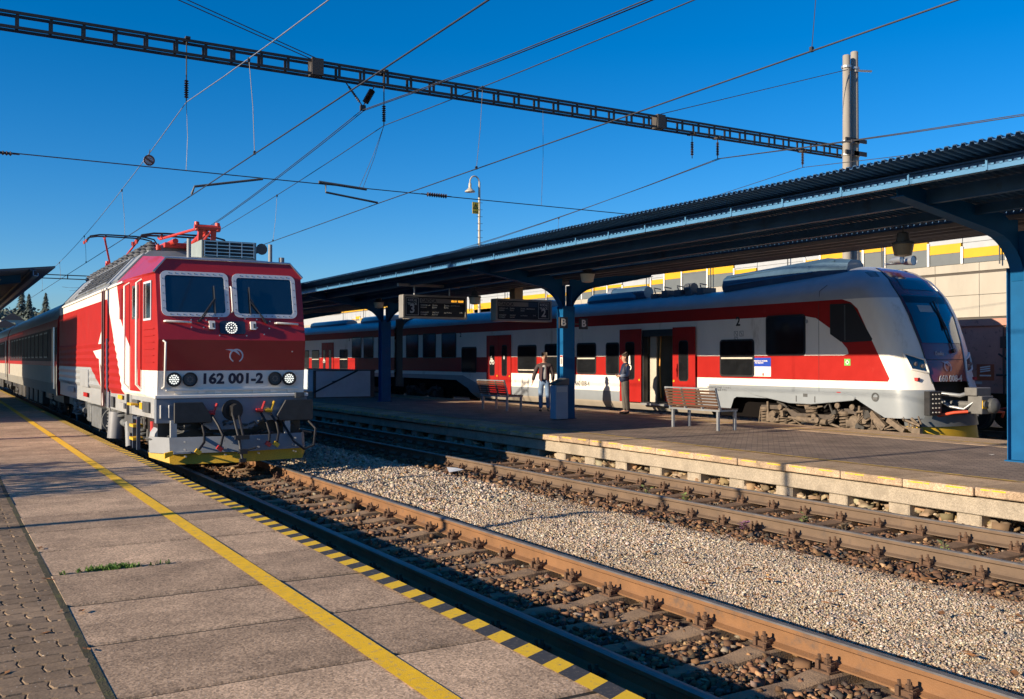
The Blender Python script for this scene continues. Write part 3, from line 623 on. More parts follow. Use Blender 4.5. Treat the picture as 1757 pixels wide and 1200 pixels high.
# ------------------------------------------------------------------ canopy over the middle platform
COLX = 14.75
def canopy(name, cx, sgn, y0, y1, cols_y, label, lamps=True):
    """two-winged canopy; sgn=+1 puts the detailed track-side eave at cx-3.78"""
    t = thing(name, (cx, (y0+y1)/2, 0), label, 'canopy')
    X = lambda d: cx + sgn*d
    ze, xe = 4.29, -3.78; sl_ = .11
    def zroof(d): return ze - sl_*(d-xe)
    # corrugated roof sheets of the track-side wing, one per bay
    nb = len(cols_y)+1; cuts = [y0]+[(cols_y[i]+cols_y[i+1])/2 for i in range(len(cols_y)-1)]+[y1]
    pitch = .118
    for bi in range(len(cuts)-1):
        a, b = cuts[bi], cuts[bi+1]; n = int((b-a)/pitch); pt = (b-a)/n
        us = []
        for k in range(n):
            q = a+k*pt
            us += [(q,.0),(q+pt*.40,.0),(q+pt*.52,-.036),(q+pt*.88,-.036)]
        us.append((b,0.))
        vs = []; th = .012
        for (u,dz) in us:
            for d in (xe, -.42):
                vs += [(X(d),u,zroof(d)+dz),(X(d),u,zroof(d)+dz+th)]
        fs = []; m_ = len(us)
        for i in range(m_-1):
            p, q = i*4, (i+1)*4
            fs += [(p,p+2,q+2,q),(p+1,q+1,q+3,p+3),(p,q,q+1,p+1),(p+2,p+3,q+3,q+2)]
        mesh_obj('roof_sheet', vs, fs, blued, t)
    # eave beam and brackets; lip's pale blue and teeth imitate a sunlit, shadow-notched strip
    mb = MB(); d0 = -3.22
    mb.prism([(X(d0),4.00),(X(d0+.02),4.00),(X(d0+.02),4.165),(X(d0),4.165)], 'xz', y0, y1)
    mb.prism([(X(d0-.07),4.15),(X(d0+.09),4.15),(X(d0+.09),4.166),(X(d0-.07),4.166)], 'xz', y0, y1)
    mb.build('eave_beam', blued, t)
    mb = MB(); mb.prism([(X(d0-.12),3.995),(X(d0-.003),3.995),(X(d0-.003),4.008),(X(d0-.108),4.008),(X(d0-.108),4.055),(X(d0-.12),4.055)], 'xz', y0, y1)
    k = y0
    ys = min(y1, 60)
    while k < ys:
        mb.box(*sorted((X(d0-.12),X(d0-.105))), k+.02, k+.062, 4.05, 4.08); k += pitch
    mb.build('gutter_lip', bluelip, t)
    mb = MB(); k = y0+.4
    while k < ys:
        mb.box(*sorted((X(d0-.135),X(d0-.12))), k, k+.03, 4.0, 4.13); k += 1.15
    mb.build('gutter_bracket', bluelip, t)
    # purlins
    for d,zb in ((-2.35,3.86),(-1.2,3.80)):
        mb = MB(); zt = zroof(d)-.055
        mb.prism([(X(d-.05),zb),(X(d+.05),zb),(X(d+.05),zb+.012),(X(d+.006),zb+.012),(X(d+.006),zt),(X(d-.006),zt),(X(d-.006),zb+.012),(X(d-.05),zb+.012)], 'xz', y0, y1); mb.build('purlin', blued, t)
    # valley gutter and the other wing with its longitudinal ribs
    mb = MB(); mb.prism([(X(-.40),3.855),(X(.40),3.855),(X(.40),3.99),(X(.385),3.99),(X(.385),3.868),(X(-.385),3.868),(X(-.385),3.91),(X(-.40),3.91)], 'xz', y0, y1); mb.build('valley_gutter', blued, t)
    z2 = lambda d: 3.945+.068*(d-.42)
    P = [(X(.42),z2(.42)),(X(3.1),z2(3.1)),(X(3.1),z2(3.1)+.015),(X(.42),z2(.42)+.015)]
    mb = MB(); mb.prism(P, 'xz', y0, y1); mb.build('rear_roof_sheet', blued, t)
    for i in range(10):
        d = -.34+.36*i; zr_ = z2(d) if d > .46 else 3.854; mb = MB(); mb.prism([(X(d-.03),zr_-.07),(X(d+.03),zr_-.07),(X(d+.05),zr_-.003),(X(d-.05),zr_-.003)], 'xz', y0, y1); mb.build('rib', M_rib, t)
    mb = MB(); mb.prism([(X(3.1),4.06),(X(3.13),4.06),(X(3.13),4.16),(X(3.1),4.16)], 'xz', y0, y1); mb.build('rear_fascia', blued, t)
    # columns with arms
    for cy in cols_y:
        c = MB(); 
        for d in (-.11,.095): c.box(*sorted((X(d),X(d+.015))), cy-.132, cy+.132, 0, 3.62)
        for q in (-.15,.135): c.box(X(0)-.19, X(0)+.19, cy+q, cy+q+.015, .02, 3.05)
        c.box(*sorted((X(-.25),X(.25))), cy-.16, cy+.16, 0, .02)
        co = c.build('column', bluel, t)
        for s in (-1, 1):
            # arm: tapered I-beam with curved haunch
            L = 3.0 if s < 0 else 2.95
            def zb(d):  # underside
                base = 3.93-(3.0-d)*.165 if s < 0 else 3.55+.19*(d-.6)
                if d < .85: 
                    q = min(1,max(0,(.85-d)/.72)); base = base - .60*(1-math.sqrt(max(0,1-q*q)))
                return base
            def zt(d): return (zroof(-d)-.055) if s < 0 else (z2(d)-.072)
            ds = [.12,.16,.20,.24,.30,.38,.50,.65,.85,1.3,2.0,L]
            top = [(X(s*d), max(zt(d), zb(d)+.03) if d > .46 else 3.80) for d in ds]; bot = [(X(s*d), zb(d)) for d in ds]
            a = MB(); a.prism(bot+top[::-1], 'xz', cy-.007, cy+.007); ao = a.build('arm', bluel, t)
            f = MB()
            for i in range(len(ds)-1):
                (xa,za),(xb,zb_) = bot[i], bot[i+1]
                f.add([(xa,cy-.11,za),(xb,cy-.11,zb_),(xb,cy+.11,zb_),(xa,cy+.11,za),(xa,cy-.11,za-.014),(xb,cy-.11,zb_-.014),(xb,cy+.11,zb_-.014),(xa,cy+.11,za-.014)],
                      [(0,1,2,3),(4,7,6,5),(0,4,5,1),(3,2,6,7),(0,3,7,4),(1,5,6,2)])
            f.build('flange', bluel, ao)
    return t
M_rib = M('grey_soffit_rib', (.16,.16,.18), .5, var=.15)
midcols = [-3.6, 9.12, 22.1, 34.6, 47.1, 59.6, 72.1]
canopy('platform_canopy', COLX, 1, -9, 78, midcols, 'long dark blue canopy on blue columns over the middle platform')
canopy('platform_canopy', -.88, -1, 30.8, 78, [32.6, 45, 57.5, 70], 'canopy over the far end of the near platform, behind the locomotive')
# ------------------------------------------------------------------ lamps under the canopy
def canopy_lamp(x_, y_, zt, label, s=1.0, dark=False):
    t = thing('canopy_lamp', (x_,y_,zt-.55*s), label, 'lamp', 'lamps hanging under the canopy')
    m_ = MB(); m_.tube([(x_,y_,zt-.16*s),(x_,y_,zt+.16)], .012, 6); m_.build('hanger', dkgrey, t)
    m_ = MB(); m_.lathe([(.07*s,zt-.12*s),(.10*s,zt-.14*s),(.12*s,zt-.28*s),(.19*s,zt-.30*s),(.20*s,zt-.33*s),(.17*s,zt-.335*s)], (x_,y_,0), 'z', 14); m_.build('housing', dkgrey, t, smooth=35)
    m_ = MB(); m_.lathe([(.185*s,zt-.337*s),(.17*s,zt-.42*s),(.145*s,zt-.53*s),(.05*s,zt-.55*s)], (x_,y_,0), 'z', 14); m_.build('lamp_shade', cream if not dark else M('dirty_lamp_glass', (.22,.17,.11), .4), t, smooth=35)
canopy_lamp(14.0, 20.0, 4.08, 'cream glass canopy lamp hanging just in front of the second blue column')
canopy_lamp(14.0, 33.4, 4.05, 'cream glass canopy lamp on the third blue column, left of the track 3 board')
canopy_lamp(14.25, 26.4, 3.85, 'cream glass canopy lamp half hidden behind the arch of the second column')
canopy_lamp(14.0, 10.75, 3.86, 'brown dusty canopy lamp hanging above the nose of the red and white train', .95, True)
# ------------------------------------------------------------------ departure boards
boardf = M('board_frame_metal', (.30,.285,.26), .45, .3); boardbg = M('board_dark_face', (.02,.024,.03), .35, var=.2, spec=.3); boardgrey = M('board_header_grey', (.23,.22,.2), .5); boardtxt = M('board_text', (.55,.55,.52), .6); amber = M('amber_digits', (.9,.4,.03), .5, emit=.8)
def board(x0, x1, y_, z0, z1, track, left, label):
    t = thing('departure_board', ((x0+x1)/2,y_,z0), label, 'departure board', 'departure boards hanging over the middle platform')
    m_ = MB(); m_.box(x0,x1,y_,y_+.32,z0,z1); m_.build('case', boardf, t, bevel=.02)
    m_ = MB(); m_.ring(rr(x0,x1,z0,z1,.02,1), rr(x0+.06,x1-.06,z0+.06,z1-.06,.01,1), 'xz', y_-.035, y_-.002); m_.build('rim', boardf, t)
    f = y_-.006
    m_ = MB(); m_.box(x0+.06,x1-.06,f,y_-.001,z0+.06,z1-.06); m_.build('display_face', boardbg, t)
    nx0 = x0+.10 if left else x1-.52; px0, px1 = (x0+.56, x1-.10) if left else (x0+.10, x1-.56)
    m_ = MB(); m_.ring(rr(nx0,nx0+.42,z0+.10,z1-.09,.005,1), rr(nx0+.012,nx0+.408,z0+.112,z1-.102,.004,1), 'xz', f-.004, f-.001); m_.build('track_frame', boardtxt, t)
    text('track_number', track, .36, (nx0+.21,f-.003,z0+.28), '-y', boardtxt, t, .008)
    text('track_word', 'KOĽAJ', .10, (nx0+.21,f-.003,z1-.17), '-y', boardtxt, t, .002); text('track_word', 'TRACK', .10, (nx0+.21,f-.003,z1-.28), '-y', boardtxt, t, .002)
    m_ = MB(); m_.box(px0,px1-(.34 if not left else 0),f-.003,f-.0005,z1-.24,z1-.10); m_.build('header', boardgrey, t)
    text('station_name', 'ČADCA', .15, (px0+.04,f-.006,z1-.175), '-y', boardbg, t, .002, ax='LEFT')
    if left: text('clock_digits', '00:10  00:00', .085, (px1-.02,f-.006,z1-.17), '-y', amber, t, .003, ax='RIGHT')
    else:
        m_ = MB(); m_.box(px1-.32,px1,f-.003,f-.0005,z1-.24,z1-.10); m_.build('header_blank', M('board_blue_black', (.02,.03,.06), .4), t)
    for i, rows_ in enumerate((('KRÁSNO n.K.','ŽILINA','ŽILINA - BRATISLAVA'),('DUNAJOV','VRÚTKY','cez Púchov'))):
        zz = z1-.31-.22*i
        for j, w in enumerate(rows_):
            text('timetable_text', w, .058, (px0+.03+.40*j,f-.003,zz), '-y', boardtxt, t, 0, ax='LEFT')
            if i == 0 or j < 2: text('timetable_text', w[:7], .05, (px0+.03+.40*j,f-.003,zz-.065), '-y', boardtxt, t, 0, ax='LEFT')
    text('platform_note', '2. kl.', .055, (px1-.05,f-.003,z0+.20), '-y', boardtxt, t, 0, ax='RIGHT')
    return t
b3 = board(12.10, 14.28, 27.0, 2.86, 3.58, '3', True, 'departure board with a large 3 hanging left of the second column')
m_ = MB(); m_.tube([(12.55,27.15,3.58),(12.55,27.15,3.86)], .025, 8); m_.tube([(13.75,27.15,3.58),(13.75,27.15,3.86)], .025, 8); m_.build('hanger', galv, b3)
m_ = MB(); m_.box(12.0,14.1,27.1,27.2,3.84,3.92); m_.build('carrier_beam', galv, b3)
b2 = board(15.32, 17.45, 27.0, 2.84, 3.56, '2', False, 'departure board with a large 2 hanging behind the second column')
m_ = MB(); m_.box(16.02,16.32,26.95,27.3,3.561,4.0); m_.build('hanger_box', M('sand_hanger_box', (.50,.38,.22), .6), b2)
signb = M('sign_black', (.03,.032,.04), .5)
for (x_, y_, l_) in ((14.40,21.70,'dark letter B sign left of the second blue column'),(15.33,22.1,'dark letter B sign on the right side of the second blue column')):
    t = thing('letter_sign', (x_,y_,2.44), l_, 'sign', 'letter B signs on the column'); m_ = MB(); m_.box(x_-.14,x_+.14,y_-.02,y_+.02,2.44,2.74); m_.build('plate', signb, t, bevel=.006)
    text('letter', 'B', .27, (x_,y_-.023,2.59), '-y', white, t, .006)
    m_ = MB(); xe_ = 14.55 if x_ < 14.75 else 14.95; m_.box(min(x_,xe_),max(x_,xe_),y_+.021,y_+.05,2.56,2.60); m_.build('bracket', dkgrey, t)
t = thing('notice', (14.53,22.0,1.42), 'small white notice stuck on the sunlit face of the second blue column', 'notice'); m_ = MB(); m_.box(14.532,14.545,21.93,22.05,1.42,1.72); m_.build('sheet', white, t)
m_ = MB(); m_.box(14.528,14.5315,21.96,22.02,1.48,1.64); m_.build('print', M('grey_print', (.25,.22,.2), .7), t); m_ = MB(); m_.box(14.528,14.5315,21.94,22.04,1.67,1.71); m_.build('red_heading', red, t)
# ------------------------------------------------------------------ litter bin
t = thing('litter_bin', (14.19,21.7,0), 'grey blue litter bin with sloping lid in front of the second column', 'litter bin')
binm = M('bin_grey_blue', (.26,.32,.40), .5)
m_ = MB(); m_.box(14.06,14.46,21.55,21.83,.02,.92); m_.build('body', binm, t, bevel=.015)
m_ = MB(); m_.prism([(14.04,.925),(14.48,.925),(14.48,1.10),(14.38,1.11),(14.04,.97)], 'xz', 21.53, 21.85); m_.build('lid', dkgrey, t, bevel=.015)
m_ = MB(); m_.box(14.10,14.42,21.543,21.549,.74,.88); m_.build('opening_flap', M('bin_flap', (.45,.45,.45), .5), t)
# ------------------------------------------------------------------ benches
def bench(x_, y0, label, yaw=0):
    """long bench: seat looks towards +x, back leans towards -x"""
    t = thing('platform_bench', (x_,y0,0), label, 'bench', 'slatted benches on the middle platform'); L = 1.75
    leg0 = None
    for dy in (.10, L-.10):
        for dx in (-.22,.28):
            m_ = MB(); m_.box(x_+dx-.03,x_+dx+.03,y0+dy-.03,y0+dy+.03,0,.43); m_.build('leg', galv, t, bevel=.004)
    m_ = MB(); m_.box(x_-.26,x_+.32,y0+.05,y0+.10,.43,.47); m_.box(x_-.26,x_+.32,y0+L-.10,y0+L-.05,.43,.47); m_.box(x_-.27,x_-.22,y0,y0+L,.432,.472); m_.build('seat_frame', galv, t)
    for i in range(6): m_ = MB(); xx = x_-.2+.09*i; m_.box(xx,xx+.07,y0+.02,y0+L-.02,.473,.492); m_.build('seat_slat', wood, t)
    lean = lambda z: x_-.26-.30*(z-.47)
    for dy in (.0, L/3, 2*L/3, L-.04):
        m_ = MB(); m_.prism([(lean(.47),.47),(lean(.47)+.05,.47),(lean(.93)+.05,.93),(lean(.93),.93)], 'xz', y0+dy, y0+dy+.04); m_.build('back_post', galv, t)
    m_ = MB(); m_.box(lean(.93)-.005,lean(.93)+.055,y0-.003,y0+L+.003,.931,.965); m_.build('top_rail', galv, t)
    for i in range(6):
        z_ = .52+.068*i; m_ = MB(); m_.prism([(lean(z_)-.022,z_),(lean(z_)-.001,z_),(lean(z_+.05)-.001,z_+.05),(lean(z_+.05)-.022,z_+.05)], 'xz', y0+.01, y0+L-.01); m_.build('back_slat', wood, t)
bench(15.3, 16.35, 'brown slatted bench with steel frame in the sun before the train cab')
bench(15.45, 26.0, 'shaded slatted bench left of the standing man, before the closed red doors')
# ------------------------------------------------------------------ stairwell parapet
t = thing('stair_parapet', (15.2,44,0), 'pale blue tiled parapet of the subway stairs at the far end of the middle platform', 'parapet wall')
parm = M('pale_parapet_panel', (.58,.66,.72), .55, var=.08)
for k in range(10):
    m_ = MB(); y_ = 39.0+1.6*k; m_.box(16.0,16.1,y_,y_+1.57,.02,1.12); m_.build('panel', parm, t)
m_ = MB(); m_.box(13.4,16.1,38.86,38.97,.0,1.16); m_.box(15.95,16.15,38.86,55.2,1.121,1.17); m_.build('frame', M('parapet_brown_frame', (.09,.075,.065), .6), t)
m_ = MB(); m_.box(13.5,15.9,38.845,38.857,.04,1.12); m_.build('end_panel', parm, t)
m_ = MB(); m_.tube([(13.2,38.3,.25),(15.2,38.5,1.15)], .035, 8); m_.tube([(14.2,38.4,.72),(14.2,38.84,.68)], .02, 6); m_.tube([(15.1,38.5,1.1),(15.1,38.84,1.05)], .02, 6); m_.build('handrail', blackm, t)
# ------------------------------------------------------------------ gantries, masts and wires
GY = 22.0
def vierendeel(t, x0, x1, y_, zb, zt, pitch=.62, name='beam'):
    m_ = MB()
    for z_ in (zb, zt-.06):
        for dy in (-.14,.11): m_.box(x0,x1,y_+dy,y_+dy+.03,z_,z_+.06); 
        m_.box(x0,x1,y_-.145,y_-.12,z_,z_+.012)
    m_.build('chord', gant, t)
    k = x0+.2
    while k < x1-.1:
        
        for dy in (-.132,.10): p = MB(); p.box(k-.03,k+.03,y_+dy,y_+dy+.032,zb+.061,zt-.061); p.build('batten', gant, t)
        k += pitch
def insulator(a, b, parent, n=8, r=.055):
    a, b = Vector(a), Vector(b); m_ = MB(); L = (b-a).length; d = (b-a).normalized()
    m_.tube([a, a+d*L*.18], .014, 6); m_.tube([b-d*L*.15, b], .014, 6)
    pts, rs = [], []
    for i in range(n):
        f0 = .18+.67*i/n; f1 = .18+.67*(i+.55)/n; f2 = .18+.67*(i+.95)/n
        pts += [a+d*L*f0, a+d*L*f1, a+d*L*f2]; rs += [.02, r, .02]
    m_.tube(pts, rs, 10); return m_.build('insulator', M_ins, parent)
M_ins = M('dark_porcelain', (.05,.03,.025), .25, var=.2)
gt_ = thing('overhead_gantry', (12,GY,8.25), 'long dark steel catenary gantry spanning all tracks in front of the sky', 'gantry')
vierendeel(gt_, -3.2, 25.75, GY, 8.26, 8.62)
for (x_, zt, zb) in ((4.67,8.62,7.26),(9.35,8.60,7.32),(19.17,8.25,7.55),(20.17,8.25,7.65),(23.78,8.25,7.75)):
    m_ = MB(); m_.tube([(x_,GY,zt+.08),(x_,GY,zb+.55)], .014, 6); m_.box(x_-.05,x_+.05,GY-.17,GY+.17,zt,zt+.05); m_.build('hanger_rod', gant, gt_)
    insulator((x_,GY,zb+.6), (x_,GY,zb), gt_)
insulator((8.36,GY,8.24), (8.78,GY,7.74), gt_, 9, .035); insulator((9.1,GY,8.24), (8.82,GY,7.74), gt_, 9, .085)
m_ = MB(); m_.box(8.74,8.86,GY-.05,GY+.05,7.62,7.74); m_.build('suspension_clamp', gant, gt_)
for x_ in (7.62, 17.9):
    m_ = MB(); m_.box(x_-.14,x_+.14,GY-.16,GY+.16,8.27,8.66); m_.build('stay_bracket', M('weathered_bracket', (.06,.052,.045), .7), gt_)
def mast(x_, y_, h, label):
    t = thing('concrete_mast', (x_,y_,-.6), label, 'mast', 'spun concrete masts'); m_ = MB(); m_.lathe([(.165,-.6),(.118,h),(.105,h+.02)], (x_,y_,0), 'z', 16); m_.build('pole', pole, t, smooth=40)
    m_ = MB()
    for z_ in (8.2,8.62,11.05): m_.tube([(x_,y_,z_),(x_,y_,z_+.07)], .16, 16)
    m_.build('clamp_band', galv, t)
    m_ = MB(); m_.box(x_-.3,x_+.3,y_-.24,y_-.19,8.2,8.34); m_.box(x_-.3,x_+.3,y_-.24,y_-.19,8.62,8.74); m_.build('cross_bracket', gant, t)
mast(25.31, 21.55, 11.45, 'left one of the twin concrete masts behind the canopy'); mast(25.69, 21.55, 11.62, 'right one of the twin concrete masts behind the canopy, the taller')
mast(-3.3, 22.0, 11.8, 'concrete mast at the station side end of the gantry')
m_ = MB(); m_.tube([(25.5,21.35,10.95),(26.2,21.3,11.02)], .035, 8); tag(m_.build('stay_rod', galv), 'short threaded stay end sticking out of the twin masts', 'stay')
def wire_pts(x0, y0, z0, x1, y1, z1, sag, n=20):
    return [(x0+(x1-x0)*i/n, y0+(y1-y0)*i/n, z0+(z1-z0)*i/n-4*sag*(i/n)*(1-i/n)) for i in range(n+1)]
def wire(name, segs, label, r=.008, group='overhead wires', m=None):
    t = thing(name, segs[0][0], label, 'overhead wire', group)
    for p in segs: w = MB(); w.tube(p, r, 5); w.build('strand', m or wirem, t, smooth=60)
    return t
SP = 66.0
def catenary(x_, zm, sag, xc, zc, label, xs=0.3, droppers=True, pale=False):
    mp = [wire_pts(x_,GY-SP,zm, x_,GY,zm, sag), wire_pts(x_,GY,zm, x_,GY+SP,zm, sag)]
    t = wire('overhead_line', mp, label, .0105, 'overhead contact lines', palew if pale else wirem)
    w = MB(); w.tube([(xc+xs,GY-SP,zc),(xc,GY,zc),(xc+xs,GY+SP,zc)], .0115, 5); w.build('contact_wire', wirem, t)
    if droppers:
        for k in range(-3, 5):
            y_ = GY+4.4+8.6*(k-.5) if k > 0 else GY-5.0+8.6*k
            if y_ < -6: continue
            f = abs(y_-GY)/SP; zt = zm-4*sag*f*(1-f); xx = xc+xs*f
            d = MB(); d.tube([(x_,y_,zt),(x_+(xx-x_)*.5+.02,y_,(zt+zc)/2),(xx,y_,zc)], .0062, 4); d.box(x_-.02,x_+.02,y_-.02,y_+.02,zt-.05,zt+.02); d.box(xx-.02,xx+.02,y_-.02,y_+.02,zc-.01,zc+.05); d.build('dropper', wirem, t)
    return t
palew = M('pale_cable', (.32,.32,.33), .4, .5)
cA = catenary(4.67, 7.26, 1.35, 4.79, 5.22, 'contact line over the locomotive track with its pale messenger wire', -.2, True, True)
cB = catenary(9.35, 7.32, .95, 9.19, 5.40, 'contact line over the middle track, to the right of the twin feeder', .25)
cC = catenary(20.17, 7.65, 1.5, 20.0, 5.3, 'contact line over the red and white train behind the canopy', .2)
cD = catenary(23.78, 7.75, 1.4, 24.6, 5.4, 'contact line farthest right, above the brown wagon', .2)
for s_ in (0,):
    wire('feeder_cable', [wire_pts(8.77+d,GY-SP,7.62+e,8.77+d,GY,7.62,1.5) for d,e in ((0,0),(.06,-.05))]+[wire_pts(8.77+d,GY,7.62,8.77+d,GY+SP,7.62,1.4) for d in (0,.06)], 'twin feeder cable hung from the V shaped insulators', .011)
wire('feeder_cable', [wire_pts(20.3,GY-SP,7.67,20.3,GY,7.67,1.55), wire_pts(20.3,GY,7.67,20.3,GY+SP,7.67,1.4)], 'single feeder cable rising to the right above the canopy roof', .013)
wire('stay_wire', [[(-3.3,22.0,11.75),(7.62,21.9,8.66)],[(-3.3,22.0,11.62),(7.5,21.9,8.62)]], 'pair of stay wires running down to the left part of the gantry', .012)
wire('stay_wire', [[(25.2,21.4,10.95),(17.9,21.9,8.68)]], 'stay wire from the twin masts down to the right part of the gantry', .012)
sw = wire('cross_span_wire', [wire_pts(-3.2,GY,5.80,26,GY,5.72,.03)], 'level cross span wire steadying the contact lines below the gantry', .012)
insulator((10.35,GY,5.74),(11.2,GY,5.735), sw, 9, .06); insulator((.5,GY,5.76),(1.4,GY,5.755), sw, 9, .05)
m_ = MB(); m_.tube([(6.37,GY,5.73),(4.85,GY,5.42),(4.79,GY,5.24)], .028, 7); m_.build('registration_arm', dkgrey, sw)
m_ = MB(); m_.tube([(7.87,GY,5.80),(7.87,GY,5.56),(9.19,GY,5.42)], .026, 7); m_.tube([(7.7,GY,5.79),(8.9,GY,5.72)], .034, 7); m_.build('registration_arm', dkgrey, sw)
for (x_,zt,zb,x2) in ((4.67,7.26,5.74,4.67),(9.35,7.32,5.72,8.7),(9.35,7.32,5.72,8.8),(13.95,8.4,5.74,13.9)):
    m_ = MB(); m_.tube([(x_,GY,zt),((x_+x2)/2+.03,GY,(zt+zb)/2),(x2,GY,zb)], .006, 4); m_.build('dropper', wirem, sw)
# round no-raised-pantograph sign on the messenger of the locomotive track
t = thing('round_signal_sign', (4.64,26.2,6.55), 'small round sign with a dark diagonal bar hanging on the pale messenger wire', 'sign')
m_ = MB(); m_.lathe([(.14,-.01),(.14,.01)], (4.64,26.2,6.72), 'y', 24); m_.build('disc', M('sign_pink', (.45,.38,.38), .5), t)
m_ = MB(); m_.ring([(4.64+.14*math.cos(w*PI/12),6.72+.14*math.sin(w*PI/12)) for w in range(24)], [(4.64+.105*math.cos(w*PI/12),6.72+.105*math.sin(w*PI/12)) for w in range(24)], 'xz', 26.18, 26.188); m_.cbox((4.64,26.184,6.72), (.22,.008,.04), (0,R(35),0)); m_.build('bar_and_ring', M('sign_brown', (.10,.04,.03), .5), t)
m_ = MB(); m_.tube([(4.64,26.2,6.86),(4.66,26.2,7.0)], .012, 6); m_.build('hook', wirem, t)
# second gantry far behind
g2 = thing('overhead_gantry', (4,88,8.2), 'small distant gantry above the coaches', 'gantry'); vierendeel(g2, -3, 26, 88, 8.26, 8.62, 2.0)
insulator((4.3,88,8.2),(4.9,88,7.4), g2, 5, .07); insulator((5.5,88,8.2),(4.9,88,7.4), g2, 5, .07)
mast(-3.3, 88, 11.8, 'distant concrete mast at the left end of the far gantry')
# street lamps
def yard_lamp(x_, y_, h, label, sign=False):
    t = thing('yard_lamp', (x_,y_,-.6), label, 'lamp post', 'curved neck lamp posts'); m_ = MB()
    pts = [(x_,y_,-.6),(x_,y_,h-.45)]+[(x_-.25*(1-math.cos(a*PI/8)),y_-.0,h-.45+.30*math.sin(a*PI/8)) for a in range(1,9)]+[(x_-.5,y_,h-.52)]
    m_.tube(pts, [.075,.055]+[.035]*9, 10); m_.build('post', M_post, t, smooth=50)
    m_ = MB(); m_.lathe([(.05,h-.50),(.07,h-.55),(.07,h-.72),(.13,h-.80),(.24,h-.88),(.25,h-.93),(.18,h-.94)], (x_-.5,y_,0), 'z', 16); m_.build('lamp_shade', M_post, t, smooth=30)
    m_ = MB(); k = .8
    while k < h-1.2: m_.tube([(x_-.16,y_-.04,k),(x_+.16,y_-.04,k)], .010, 5); k += .33
    m_.build('climbing_step', dkgrey, t)
    if sign:
        m_ = MB(); m_.box(x_-.42,x_-.09,y_-.10,y_-.08,h-1.95,h-1.40); s_ = m_.build('warning_plate', M('warning_yellow', (.62,.42,.02), .5), t)
        m_ = MB(); m_.ring([(x_-.39,h-1.72),(x_-.12,h-1.72),(x_-.255,h-1.46)], [(x_-.335,h-1.69),(x_-.175,h-1.69),(x_-.255,h-1.535)], 'xz', y_-.107, y_-.1005); m_.prism([(x_-.25,h-1.55),(x_-.275,h-1.62),(x_-.255,h-1.62),(x_-.265,h-1.68),(x_-.235,h-1.61),(x_-.253,h-1.61)], 'xz', y_-.107, y_-.1005); m_.build('warning_symbol', black, s_)
        text('warning_text', 'POZOR', .075, (x_-.255,y_-.104,h-1.86), '-y', black, s_, .002)
M_post = M('cream_grey_post_paint', (.42,.38,.31), .5, var=.15)
yard_lamp(22.1, 40.5, 10.45, 'curved neck lamp post with yellow warning plate rising behind the canopy', True)
yard_lamp(-6.0, 10.2, 8.6, 'curved neck lamp post standing on the station side of the near platform')
yard_lamp(-6.0, 15.0, 8.2, 'second lamp post on the station side of the near platform, beside the shrubs')
